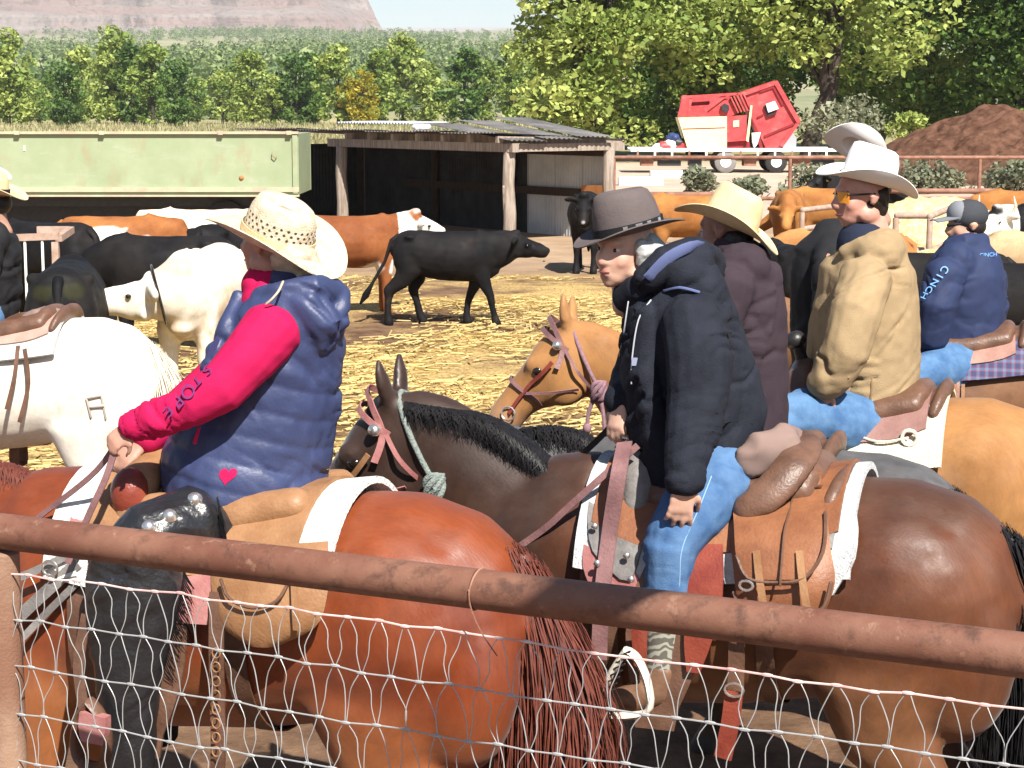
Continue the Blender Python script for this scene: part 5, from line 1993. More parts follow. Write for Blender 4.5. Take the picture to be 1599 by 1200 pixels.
# ------------------------------------------------------------------ rider in the blue vest and pink sleeves
def build_pink():
    d = 5.62
    base = W(375, 790, d)
    t = wthing('person', (base.x, base.y, SEAT_Z), 'rider in blue quilted vest, hot pink sleeves and straw hat, reins in hand', 'person', 'riders')
    D = d
    torso = [(385, 805, D, 108, .185), (378, 778, D, 124, .225), (380, 740, D, 130, .225), (395, 690, D, 124, .20), (422, 620, D, 108, .19), (440, 550, D, 100, .195), (452, 495, D, 90, .20), (455, 460, D, 74, .18), (450, 435, D, 44, .12)]
    arm = [(428, 512, D - .17, 50), (388, 560, D - .23, 45), (345, 606, D - .27, 41), (296, 634, D - .27, 35), (245, 654, D - .25, 30), (202, 668, D - .23, 25)]
    armf = [(430, 500, D + .20, 50), (350, 590, D + .22, 42), (260, 660, D + .12, 32), (225, 690, D + .05, 24)]
    thigh = [(400, 815, D - .10, 70), (320, 828, D - .22, 64), (240, 855, D - .31, 60), (205, 888, D - .33, 58)]
    shin = [(205, 880, D - .33, 64), (207, 960, D - .34, 62), (205, 1050, D - .34, 52), (203, 1120, D - .34, 44), (200, 1200, D - .33, 40)]
    # body
    g = Geo()
    px_tube(g, torso, sc=.86)
    limb(g, arm, .78)
    limb(g, armf, .78)
    limb(g, [(a + 6, b + 14, c + .05, r_) for a, b, c, r_ in thigh], .6)
    limb(g, shin, .7)
    limb(g, [(200, 1200, D - .33, 26), (150, 1232, D - .34, 20), (120, 1240, D - .34, 16)])
    thf = [(380, 800, D + .12, 70), (250, 850, D + .38, 55), (250, 1000, D + .42, 36), (250, 1150, D + .42, 28)]
    limb(g, thf)
    hf, hu = (-.80, .50, .06), (.12, -.05, 1)
    P, fr, k = add_head(g, W(424, 380, D), hf, hu, .225)
    hw = W(200, 668, D - .23)
    add_hand(g, W(206, 666, D - .23), (-.75, -.2, -.62), (-.35, -.85, .35), .145, 1.25, thumb_side=-1)
    add_hand(g, W(224, 690, D + .05), (-.7, -.3, -.6), (-.3, -.7, .5), .17, 1.0)
    g.build('body', M_SKIN, t, remesh=.008, relax=2, color=skin_color((.40, .21, .15), P, k))
    add_face_parts(t, P, fr, k, M_HAIRD)
    # hoodie sleeves, collar and hem
    g = Geo()
    limb(g, arm)
    sl = g.build('sleeve', M_PINK, t, remesh=.008, relax=3, disp=folds([(W(428, 512, D - .17), W(350, 612, D - .27), .003, 9, .5), (W(330, 620, D - .27), W(202, 668, D - .23), .0055, 26, .2)], seed=3))
    Geo().tube([W(a, b, c) for a, b, c, _ in armf], [r / PPM(c) for _, _, c, r in armf], n=14).build('sleeve', M_PINK, t)
    g = Geo()
    px_tube(g, [(420, 478, D - .02, 50, .13), (416, 456, D - .02, 42, .105), (414, 440, D - .02, 38, .09), (414, 433, D - .02, 34, .08)])
    g.build('hood_collar', M_PINK, t, remesh=.008, relax=2, disp=folds([(W(440, 470, D), W(410, 410, D), .006, 20, .5)], seed=8))
    g = Geo()
    hem = []
    for k_ in range(40):
        a = k_ / 40 * 6.283
        c0 = W(384, 799, D)
        hem.append(c0 + V((math.cos(a) * 119 / PPM(D), math.sin(a) * .222, -.012 - .030 * math.cos(a) - .02 * math.sin(a))))
    g.tube(hem, .012, n=8, closed=True)
    g.build('hoodie_hem', M_PINK, t)
    # vest
    g = Geo()
    v = [(380, 792, D, 116, .215)] + [(a, b, c, w * 1.02, dm * 1.03) for a, b, c, w, dm in torso[1:]]
    px_tube(g, v, n=26)
    # yoke over the shoulders
    limb(g, [(462, 474, D - .13, 40), (470, 474, D, 46), (462, 474, D + .13, 40)])
    # front edge lying along the arm
    limb(g, [(374, 462, D - .05, 15), (354, 520, D - .10, 17), (324, 600, D - .10, 18), (290, 690, D - .08, 24)])
    # hood hanging at the nape
    limb(g, [(400, 462, D - .10, 13), (436, 452, D - .15, 15), (488, 446, D - .15, 20), (518, 456, D - .06, 26), (510, 460, D + .08, 24)])
    g.tube([W(430, 462, D - .13), W(480, 478, D - .15), W(508, 508, D - .15), W(500, 545, D - .15)], [(.04, .045), (.055, .065), (.058, .062), (.024, .022)], ref=(0, 1, 0), n=14)
    g.tube([W(535, 455, D - .05), W(530, 500, D - .09), W(504, 545, D - .14)], [.026, .036, .022], n=12)

    ax0, ax1 = W(378, 790, D), W(452, 470, D)
    ax = np.array((ax1 - ax0).normalized())
    o0 = np.array(ax0)

    fold_b = folds([(ax0, ax1, .0075, 13, -.45)], seed=14, base=.005)

    def quilt(co, no):
        s = (co - o0) @ ax
        q = np.abs(np.sin(s * math.pi / .082 + .3 * vnoise(co * 4)))
        up = smoothstep(.44, .50, s)
        return (q ** .5) * .0065 * (1 - up) - .003 + fold_b(co, no) * (1 - .35 * up) + .006 * up * fbm(co * 9, 2)
    vest = g.build('vest', M_VEST, t, remesh=.0075, relax=3, disp=quilt)
    # piping round the armhole
    ring = []
    for k_ in range(30):
        a = k_ / 30 * 6.283
        p = W(420 + 62 * math.cos(a) + 8 * math.sin(a), 520 - 66 * math.sin(a), D - .2)
        q, nn = surf_point(vest, p, (0, -1, .1))
        ring.append(q + nn * .001)
    # pink heart on the lower back panel
    hc = W(357, 742, D - .2)
    q, nn = surf_point(vest, hc, (0, -1, .1))
    hg = Geo()
    pts = []
    for k_ in range(28):
        a = k_ / 28 * 6.283
        x = 16 * math.sin(a) ** 3
        y = 13 * math.cos(a) - 5 * math.cos(2 * a) - 2 * math.cos(3 * a) - math.cos(4 * a)
        pts.append((x * .00165, y * .0017))
    cen = []
    for sc_ in (1.0, .5, .02):
        row = []
        for x, y in pts:
            p = W(357 + (x + .25 * y) * PPM(D), 742 - y * PPM(D), D - .2)
            qq, n2 = surf_point(vest, p, (0, -1, .1)) if sc_ == 1.0 else (None, None)
            p = W(357 + sc_ * (x + .25 * y) * PPM(D), 742 - sc_ * y * PPM(D), D - .2)
            qq, n2 = surf_point(vest, p, (0, -1, .1))
            row.append(qq + n2 * .0025)
        cen.append(row)
    hg.sheet(cen, .0, wrap=True)
    hg.build('heart_patch', M_PINK, vest)
    # zip pull of the pocket
    a_, b_ = W(311, 668, D - .25), W(304, 692, D - .24)
    Geo().tube([a_, b_], [.004, .006], n=6).build('zip_tab', M_PINK, vest)
    # sleeve lettering
    inkm = mat('purple_ink', (.16, .03, .14), .7)
    p0, p1 = (338, 546), (262, 652)
    adir = (W(262, 652, D - .25) - W(338, 556, D - .25)).normalized()
    updir = V((-adir.z, 0, adir.x))
    if updir.z < 0:
        updir = -updir
    for i, ch in enumerate('STOPE'):
        f_ = i / 4
        px, py = 321 - 58 * f_ , 572 + 62 * f_ ** .95
        q, nn = surf_point(sl, W(px + 9, py + 8, D - .25), (0, -1, .15))
        text_on(sl, ch, q + nn * .006, adir, V(nn).cross(adir), .056, inkm)
    q, nn = surf_point(sl, W(337, 545, D - .24), (0, -1, .15))
    lg = Geo()
    pr = [(340, 522), (343, 534), (338, 546), (322, 562), (326, 548), (330, 540)]
    lp = [surf_point(sl, W(a, b, D - .24), (0, -1, .15)) for a, b in pr]
    lg.add([q + n2 * .003 for q, n2 in lp], [(0, 1, 2), (0, 2, 5), (5, 2, 4), (4, 2, 3)])
    lg.build('lettering', mat('navy_ink', (.03, .03, .10), .7), sl)
    # hair at the nape
    g = Geo()
    limb(g, [(445, 395, D - .05, 34), (475, 415, D - .05, 30), (490, 432, D - .06, 22), (470, 440, D - .10, 10)])
    g.build('hair', M_HAIRB, t, remesh=.008, relax=2, disp=lambda co, no: .003 * vnoise(co * np.array([30, 30, 160])))
    Geo().tube(catmull([W(442, 440, D - .2), W(435, 455, D - .23), W(424, 468, D - .24), W(414, 476, D - .24)], 3), [.004] * 9 + [.001], n=5).build('hair_strand', M_HAIRB, t)
    # hat
    make_hat(t, W(433, 372, D), (-.76, .36, .34), (.36, -.28, .88), M_STRAW, M_STRAWY, brim=(.225, .19), crown=(.112, .098, .105), curl=.045, dip=.03, crease=.035, taper=.88, size=1.0, pinch=.25, vents=True)
    # chaps
    g = Geo()
    px_tube(g, [(346, 822, D - .15, 46, .11), (296, 812, D - .24, 55, .10), (240, 836, D - .31, 62, .10), (208, 885, D - .33, 68, .095)])
    px_tube(g, [(212, 872, D - .33, 76, .085), (210, 915, D - .34, 80, .08), (205, 980, D - .34, 70, .08), (200, 1060, D - .34, 56, .075), (200, 1130, D - .33, 46, .07), (203, 1200, D - .33, 40, .06)])
    ch = g.build('chaps', M_CHAPS, t, remesh=.008, relax=4, disp=folds([(W(330, 806, D - .2), W(205, 880, D - .33), .005, 12, .2), (W(212, 880, D - .33), W(200, 1200, D - .33), .006, 9, .8)], seed=21))
    for (px, py) in ((300, 778), (268, 805), (238, 824)):
        q, nn = surf_point(ch, W(px, py, D - .33), (0, -1, .25))
        cg = Geo().tube([q - nn * .004, q + nn * .004], [.023, .019], n=18).build('concho', M_SILVER, ch)
        Geo().ball(q + nn * .005, (.009, .009, .009), n=8).build('concho_boss', M_SILVER, cg)
    st = []
    r = random.Random(4)
    for i in range(26):
        f_ = i / 25
        p = W(338 + 6 * f_, 772 + 62 * f_, D - .27 - .03 * (1 - f_))
        st.append(([p, p + V((.010, -.012, -.03)), p + V((.016 + r.uniform(-.01, .01), -.012, -.075)), p + V((.02 + r.uniform(-.012, .012), -.01, -.115))], .004, V((.3, -.3, .9)).normalized()))
    for i in range(34):
        f_ = i / 33
        p = W(286 - 34 * f_ ** 1.4, 890 + 150 * f_, D - .38 + .03 * f_)
        st.append(([p, p + V((.012, -.010, -.02)), p + V((.026 + r.uniform(-.006, .006), -.008, -.045)), p + V((.032 + r.uniform(-.012, .012), -.006, -.075))], .0045, V((.2, -.3, .9)).normalized()))
    fr_ = ribbons('fringe', [([V(q) - root_loc(t) for q in pts], w, wd) for pts, w, wd in st], M_CHAPS, ch)
    fr_['kind'] = 'stuff'
    g = Geo()
    px_tube(g, [(400, 815, D, 100, .18), (385, 790, D, 105, .185), (380, 765, D, 100, .18)])
    limb(g, [(400, 812, D - .04, 84), (330, 826, D - .17, 58)])
    limb(g, thf, 1.05)
    g.build('trousers', M_BLACKC, t, remesh=.012, relax=2)
    # boot
    g = Geo()
    limb(g, [(200, 1185, D - .33, 34), (190, 1222, D - .33, 34), (150, 1242, D - .34, 26), (112, 1246, D - .34, 18)])
    g.build('boot', M_BOOT, t, remesh=.009, relax=3)
    return t


# ------------------------------------------------------------------ woman in the grey hat and dark jacket
def build_navy():
    d = 5.88
    D = d
    base = W(1120, 735, d)
    t = wthing('person', (base.x, base.y, SEAT_Z), 'woman in grey-brown felt hat and dark hooded jacket leaning forward in the saddle', 'person', 'riders')
    torso = [(1118, 745, D, 66, .15), (1112, 715, D, 76, .165), (1102, 655, D, 88, .175), (1082, 570, D, 88, .185), (1066, 505, D, 82, .19), (1058, 462, D, 70, .17), (1045, 430, D, 42, .11)]
    arm = [(1082, 496, D - .17, 52), (1092, 560, D - .24, 53), (1090, 625, D - .27, 49), (1080, 680, D - .32, 42), (1072, 725, D - .36, 36), (1068, 758, D - .385, 31)]
    armf = [(1040, 505, D + .16, 48), (1005, 570, D + .20, 44), (985, 606, D + .10, 36), (972, 628, D - .02, 29)]
    thigh = [(1135, 738, D - .08, 68), (1110, 765, D - .18, 64), (1070, 815, D - .27, 52), (1047, 850, D - .30, 46)]
    shin = [(1047, 850, D - .30, 46), (1044, 900, D - .30, 40), (1042, 950, D - .30, 36), (1038, 1010, D - .29, 32), (1032, 1065, D - .28, 28)]
    g = Geo()
    px_tube(g, torso, sc=.84)
    limb(g, arm, .75)
    limb(g, armf, .75)
    limb(g, thigh, .85)
    limb(g, shin, .8)
    limb(g, [(1032, 1065, D - .28, 24), (1000, 1085, D - .28, 20), (965, 1090, D - .27, 16)])
    limb(g, [(1110, 745, D + .12, 60), (1030, 830, D + .36, 46), (1030, 950, D + .40, 32), (1025, 1070, D + .40, 26)])
    P, fr, k = add_head(g, W(974, 393, D - .02), (-.70, -.71, .03), (.06, 0, 1), .23)
    g.tube([W(1000, 400, D), W(1022, 425, D), W(1045, 455, D)], [.055, .057, .065], n=14)
    add_hand(g, W(1068, 757, D - .395), (-.10, .12, -.97), (.15, -.98, .0), .175, .38, .22, thumb_side=-1)
    add_hand(g, W(971, 630, D - .03), (-.25, -.25, -.93), (-.7, -.65, .25), .17, .95, .1, thumb_side=1)
    g.build('body', M_SKIN, t, remesh=.0060, relax=5, color=skin_color((.50, .30, .22), P, k))
    add_face_parts(t, P, fr, k, M_HAIRB)
    # grey headband over the ears and hair
    g = Geo()
    px_tube(g, [(1004, 386, D - .01, 27, .080), (1018, 388, D - .0, 24, .074), (1032, 392, D - .0, 15, .055)], n=20)
    g.build('head_warmer', mat('light_grey_fleece', (.42, .44, .44), .95, .1, var=.12, vscale=30), t, remesh=.007, relax=2)
    g = Geo()
    limb(g, [(1000, 380, D - .075, 12), (1006, 398, D - .085, 13), (1002, 414, D - .08, 9)])
    limb(g, [(1010, 382, D - .06, 14), (1020, 402, D - .06, 13)])
    g.build('hair', mat('silver_grey_hair', (.34, .34, .33), .55, .4, var=.35, vscale=60), t, remesh=.006, relax=1, disp=lambda co, no: .003 * vnoise(co * np.array([60, 60, 150])))
    # jacket
    g = Geo()
    px_tube(g, [(a, b, c, w * 1.06, dm * 1.06) for a, b, c, w, dm in torso[1:]], n=26)
    limb(g, [(1092, 470, D - .14, 48), (1075, 462, D, 54), (1062, 470, D + .14, 46)])
    limb(g, arm)
    limb(g, armf)
    limb(g, [(1000, 448, D - .09, 20), (984, 462, D - .04, 26), (984, 464, D + .06, 24)])
    # dark front panel hanging toward the pommel
    px_tube(g, [(1010, 480, D - .02, 34, .14), (1004, 570, D - .02, 36, .16), (1018, 660, D - .02, 40, .16), (1040, 740, D - .02, 40, .15), (1046, 770, D - .02, 34, .13)])
    # hood folded on the shoulders
    limb(g, [(1008, 440, D - .13, 20), (1040, 412, D - .14, 26), (1084, 400, D - .11, 32), (1104, 418, D, 36), (1090, 418, D + .11, 30), (1030, 430, D + .12, 22)])
    limb(g, [(1060, 425, D - .14, 34), (1096, 438, D - .10, 32)])
    fa = folds([(W(1112, 735, D), W(1058, 450, D), .008, 7, .5), (W(1085, 500, D - .17), W(1090, 640, D - .27), .010, 10, .6), (W(1088, 640, D - .28), W(1068, 760, D - .38), .009, 20, .2), (W(1040, 505, D + .16), W(972, 628, D - .02), .010, 18, .2)], seed=5)
    jk = g.build('jacket', M_JACKN, t, remesh=.0075, relax=3, disp=fa)
    Geo().tube(catmull([W(1012, 436, D - .17), W(1045, 402, D - .19), W(1086, 384, D - .16), W(1104, 392, D - .06)], 4), [(.004, .018)] * 13, ref=(0, 1, .3), n=8).build('hood_lining', mat('slate_blue_lining', (.10, .125, .25), .85, .2, var=.1), jk)
    for pts in ([(1040, 452), (1062, 448), (1092, 458)], ):
        ps = [surf_point(jk, W(a, b, D - .2), (0, -1, .2)) for a, b in pts]
        Geo().tube(catmull([q + n2 * .003 for q, n2 in ps], 4), .0045, n=6).build('hood_snap_strip', MATS['slate_blue_lining'], jk)
    for pts in ([(985, 470), (978, 520), (975, 560)], [(1020, 470), (1000, 500), (990, 560), (988, 600)]):
        ps = [surf_point(jk, W(a, b, D - .2), (0, -1, .1)) for a, b in pts]
        Geo().tube(catmull([q + n2 * .004 for q, n2 in ps], 5), .0022, n=5).build('drawstring', mat('pale_cord', (.45, .46, .5), .8), jk)
    # stitched pocket and seams as raised welts
    for pts in ([(1105, 668), (1140, 660), (1180, 664)], [(1118, 480), (1133, 510), (1136, 535)], [(1112, 640), (1118, 690), (1110, 715)]):
        ps = [surf_point(jk, W(a, b, D - .22), (0, -1, .1)) for a, b in pts]
        Geo().tube(catmull([q + n2 * .001 for q, n2 in ps], 4), .0028, n=5).build('seam', M_BLACKC, jk)
    q, nn = surf_point(jk, W(994, 566, D - .2), (0, -1, .1))
    Geo().box(q + nn * .003, (.020, .004, .024)).build('label_patch', mat('slate_patch', (.22, .24, .34), .8), jk, smooth=False)
    # jeans
    g = Geo()
    limb(g, [(1140, 730, D - .02, 68)] + thigh, 1.0)
    limb(g, shin[:3], 1.0)
    px_tube(g, [(1135, 740, D, 66, .17), (1125, 720, D, 66, .165)])
    je = g.build('jeans', M_JEANS, t, remesh=.008, relax=3, disp=folds([(W(1135, 735, D - .1), W(1050, 840, D - .3), .005, 10, .3), (W(1047, 838, D - .30), W(1042, 950, D - .30), .007, 26, .1)], seed=9))
    ps = [surf_point(je, W(a, b, D - .3), (0, -1, .1)) for a, b in [(1112, 745), (1090, 790), (1062, 850), (1058, 900), (1056, 940)]]
    Geo().tube(catmull([q + n2 * .0005 for q, n2 in ps], 5), .002, n=5).build('seam', mat('denim_seam', (.22, .36, .52), .8), je)
    # boots with tooled shaft
    bm = bpy.data.materials.new('tooled_boot')
    bm.use_nodes = True
    N, L = bm.node_tree.nodes, bm.node_tree.links
    b = N['Principled BSDF']
    b.inputs['Roughness'].default_value = .55
    tc = N.new('ShaderNodeTexCoord')
    wv = N.new('ShaderNodeTexWave')
    wv.wave_type = 'RINGS'
    wv.inputs['Scale'].default_value = 16
    wv.inputs['Distortion'].default_value = 9
    wv.inputs['Detail'].default_value = 1.0
    wv.inputs['Detail Scale'].default_value = 1.5
    L.new(tc.outputs['Object'], wv.inputs['Vector'])
    rp = N.new('ShaderNodeValToRGB')
    rp.color_ramp.elements[0].position = .42
    rp.color_ramp.elements[0].color = (.10, .095, .075, 1)
    rp.color_ramp.elements[1].position = .58
    rp.color_ramp.elements[1].color = (.30, .29, .24, 1)
    L.new(wv.outputs['Fac'], rp.inputs[0])
    L.new(rp.outputs[0], b.inputs['Base Color'])
    g = Geo()
    px_tube(g, [(1040, 930, D - .295, 36, .062), (1036, 985, D - .29, 31, .056), (1032, 1048, D - .285, 28, .05)], n=20)
    bt = g.build('boot_shaft', bm, t, remesh=.008, relax=2)
    g = Geo()
    limb(g, [(1035, 1040, D - .285, 29), (1022, 1075, D - .28, 31), (990, 1092, D - .28, 26), (958, 1095, D - .27, 19)])
    g.build('boot_foot', M_BOOT, t, remesh=.008, relax=3, disp=folds([(W(1035, 1040, D - .28), W(960, 1095, D - .27), .005, 18, .2)], seed=3))
    # hat
    h, hf = make_hat(t, W(982, 360, D - .015), (-.90, -.26, -.22), (-.14, 0, 1), M_FELTG, M_BLACKC, brim=(.180, .165), crown=(.110, .092, .118), curl=.022, dip=.012, crease=.03, taper=.86, size=.98, pinch=.1)
    c, f, s, u, ca, cb, chh = hf
    for a in (70, 92, 110, 135):
        an = math.radians(a)
        p = c + f * (math.cos(an) * ca * 1.045) + s * (math.sin(an) * cb * 1.045) + u * .014
        tn = (f * (-math.sin(an) * ca) + s * (math.cos(an) * cb)).normalized()
        rot = Matrix((tn, u.cross(tn), u)).transposed()
        Geo().box(p, (.014 if a != 92 else .022, .003, .017), rot).build('band_plate', M_SILVER, h, smooth=False)
    return t


# ------------------------------------------------------------------ man in the tan jacket
def build_tan():
    D = 7.8
    base = W(1350, 670, D)
    t = wthing('person', (base.x, base.y, 1.40), 'man in tan canvas jacket, white hat and amber sunglasses on the buckskin', 'person', 'riders')
    torso = [(1358, 662, D, 72, .19), (1356, 640, D, 76, .20), (1354, 560, D, 80, .205), (1358, 480, D, 74, .205), (1358, 425, D, 68, .20), (1356, 395, D, 54, .16), (1352, 372, D, 34, .10)]
    arm = [(1354, 432, D - .22, 42), (1334, 492, D - .33, 41), (1320, 552, D - .37, 38), (1300, 586, D - .35, 33), (1284, 606, D - .33, 25)]
    thigh = [(1350, 665, D - .10, 62), (1300, 660, D - .22, 50), (1245, 650, D - .32, 42), (1215, 658, D - .34, 38)]
    shin = [(1215, 658, D - .34, 38), (1225, 740, D - .34, 32), (1230, 830, D - .34, 28)]
    g = Geo()
    px_tube(g, torso, sc=.84)
    limb(g, arm, .75)
    limb(g, [(1330, 430, D + .2, 40), (1300, 520, D + .26, 36), (1285, 590, D + .1, 26)], .8)
    limb(g, thigh, .85)
    limb(g, shin, .8)
    limb(g, [(1230, 830, D - .34, 22), (1205, 845, D - .34, 16)])
    limb(g, [(1340, 665, D + .12, 55), (1240, 680, D + .36, 38), (1240, 800, D + .4, 26)])
    P, fr, k = add_head(g, W(1343, 308, D - .01), (-.96, -.27, -.04), (.03, 0, 1), .252)
    g.tube([W(1358, 345, D), W(1366, 375, D), W(1366, 405, D)], [.068, .070, .08], n=14)
    add_hand(g, W(1285, 603, D - .33), (-.25, -.1, -.95), (-.3, -.95, .1), .18, .8, .1, thumb_side=-1)
    add_hand(g, W(1286, 590, D + .1), (-.4, -.1, -.9), (-.3, -.9, .1), .18, .8, .1)
    g.build('body', M_SKIN, t, remesh=.0068, relax=5, color=skin_color((.46, .24, .18), P, k, red=.4))
    add_face_parts(t, P, fr, k, M_HAIRD)
    f, s, u = fr
    # hair and beard shadow
    g = Geo()
    rot = Matrix((f, s, u)).transposed()
    g.ball(P(-.040, 0, .0), (.072 * k, .079 * k, .070 * k), rot, n=16)
    g.ball(P(-.065, 0, -.04), (.040 * k, .066 * k, .045 * k), rot, n=14)
    g.build('hair', M_HAIRD, t, remesh=.007, relax=1, disp=lambda co, no: .003 * vnoise(co * 120))
    # sunglasses
    gm = mat('amber_lens', (.75, .28, .02), .12, .8, coat=.6)
    sg = Geo()
    for q in (-1, 1):
        sg.tube([P(.078, q * .060, .014), P(-.02, q * .086, .016)], [.004, .003], n=6)
    sg.tube([P(.092, -.012, .014), P(.094, 0, .017), P(.092, .012, .014)], .003, n=6)
    so = sg.build('sunglasses', M_BLACKC, t)
    for q in (-1, 1):
        rows = []
        for z in (.024, .006, -.016):
            rows.append([P(.094 - .020 * (y / .06) ** 2, q * y, z - .002 * (y > .05)) for y in (.010, .028, .046, .062)])
        if q < 0:
            rows = [list(r_) for r_ in rows]
        Geo().sheet(rows, .003).build('lens', gm, so)
    # dark collar of the shirt
    g = Geo()
    px_tube(g, [(1352, 392, D - .01, 50, .14), (1346, 375, D - .01, 42, .115), (1344, 366, D - .01, 38, .10)], n=20)
    g.build('shirt_collar', mat('dark_navy_shirt', (.02, .025, .045), .9, .1), t, remesh=.008, relax=2)
    # jacket
    g = Geo()
    px_tube(g, [(a, b, c, w * 1.03, dm * 1.04) for a, b, c, w, dm in torso[:-1]], n=26)
    limb(g, [(1370, 400, D - .16, 36), (1375, 394, D, 42), (1365, 402, D + .16, 36)])
    limb(g, [(1318, 396, D - .08, 12), (1345, 382, D - .13, 12), (1384, 372, D - .10, 14), (1394, 374, D, 15), (1380, 378, D + .1, 13)])
    limb(g, arm)
    limb(g, [(1330, 430, D + .2, 44), (1300, 520, D + .26, 40), (1285, 590, D + .1, 30)])
    px_tube(g, [(1318, 420, D + .03, 38, .13), (1304, 500, D + .03, 34, .13), (1306, 590, D + .02, 36, .14), (1312, 635, D, 34, .14)])
    jk = g.build('jacket', M_TAN, t, remesh=.009, relax=3, disp=folds([(W(1358, 660, D), W(1356, 400, D),   .006, 5, .8), (W(1352, 430, D - .2), W(1318, 540, D - .3), .010, 8, 1.1), (W(1318, 540, D - .3), W(1284, 606, D - .28), .011, 15, .5)], seed=11, base=.006))
    ps = [surf_point(jk, W(a, b, D - .3), (0, -1, .1)) for a, b in [(1318, 640), (1316, 588), (1362, 556), (1368, 600), (1366, 628)]]
    Geo().tube(catmull([q + n2 * .001 for q, n2 in ps], 4), .004, n=5).build('pocket_welt', mat('dark_tan_seam', (.24, .155, .08), .9), jk)
    g = Geo()
    limb(g, thigh)
    limb(g, shin)
    g.build('jeans', M_JEANSD, t, remesh=.010, relax=3, disp=folds([(W(1330, 662, D - .1), W(1215, 655, D - .34), .007, 12, .3)], seed=2))
    g = Geo()
    limb(g, [(1230, 815, D - .34, 30), (1225, 850, D - .34, 28), (1190, 858, D - .34, 18)])
    g.build('boot', M_BOOT, t, remesh=.012, relax=2)
    make_hat(t, W(1355, 284, D - .01), (-.90, -.18, .22), (.25, 0, .96), M_FELTW, M_FELTW, brim=(.215, .185), crown=(.112, .094, .135), curl=.055, dip=.02, crease=.028, taper=.93)
    return t


# ------------------------------------------------------------------ straw-hatted man in plum
def build_straw_man():
    D = 6.95
    base = W(1160, 700, D)
    t = wthing('person', (base.x, base.y, 1.38), 'man in plum-brown shirt and straw hat seen from behind, beside the woman in grey hat', 'person', 'riders')
    t['label'] = 'man in plum-brown pullover and pale straw hat, seen from behind'
    torso = [(1165, 715, D, 62, .18), (1165, 680, D, 64, .19), (1160, 580, D, 66, .20), (1156, 490, D, 70, .21), (1150, 430, D, 64, .20), (1142, 400, D, 46, .14), (1135, 380, D, 28, .09)]
    arm = [(1140, 440, D - .20, 42), (1110, 530, D - .25, 40), (1070, 620, D - .2, 32), (1020, 650, D - .1, 24)]
    armf = [(1150, 440, D + .22, 42), (1120, 530, D + .27, 38), (1060, 620, D + .2, 30)]
    g = Geo()
    px_tube(g, torso, sc=.86)
    limb(g, arm, .8)
    limb(g, armf, .8)
    add_hand(g, W(1022, 650, D - .1), (-.9, -.1, -.3), (-.2, -.5, .8), .18, .9)
    add_hand(g, W(1060, 620, D + .2), (-.9, -.1, -.3), (-.2, -.5, .8), .18, .9)
    limb(g, [(1160, 710, D - .1, 56), (1080, 760, D - .33, 42), (1080, 880, D - .33, 32), (1080, 960, D - .33, 24)])
    limb(g, [(1160, 710, D + .1, 56), (1080, 760, D + .36, 42), (1080, 880, D + .36, 32), (1080, 960, D + .36, 24)])
    P, fr, k = add_head(g, W(1131, 362, D), (-.86, .50, -.05), (.05, 0, 1), .225)
    g.build('body', M_SKIN, t, remesh=.009, relax=2, color=skin_color((.24, .12, .085), P, k))
    add_face_parts(t, P, fr, k, M_HAIRD)
    f, s, u = fr
    rot = Matrix((f, s, u)).transposed()
    Geo().ball(P(-.045, 0, -.03), (.066 * k, .078 * k, .055 * k), rot, n=16).build('hair', M_HAIRD, t, remesh=.008, relax=1, disp=lambda co, no: .003 * vnoise(co * 120))
    g = Geo()
    px_tube(g, [(a, b, c, w * 1.04, dm * 1.04) for a, b, c, w, dm in torso], n=26)
    limb(g, [(1160, 420, D - .16, 40), (1158, 414, D, 44), (1160, 420, D + .16, 40)])
    limb(g, arm)
    limb(g, armf)
    g.build('pullover', M_PLUM, t, remesh=.010, relax=3, disp=folds([(W(1165, 710, D), W(1150, 400, D), .006, 7, .5), (W(1140, 440, D - .2), W(1070, 620, D - .2), .008, 12, .3)], seed=17))
    g = Geo()
    limb(g, [(1165, 705, D - .1, 60), (1080, 760, D - .33, 45), (1080, 890, D - .33, 35)])
    limb(g, [(1165, 705, D + .1, 60), (1080, 760, D + .36, 45), (1080, 890, D + .36, 35)])
    g.build('jeans', M_JEANS, t, remesh=.012, relax=3)
    make_hat(t, W(1138, 352, D), (-.80, .30, .34), (.42, .0, .90), M_STRAWY, mat('straw_band', (.72, .50, .24), .7, .3), brim=(.205, .185), crown=(.106, .092, .13), curl=.04, dip=.03, crease=.03, taper=.84)
    return t


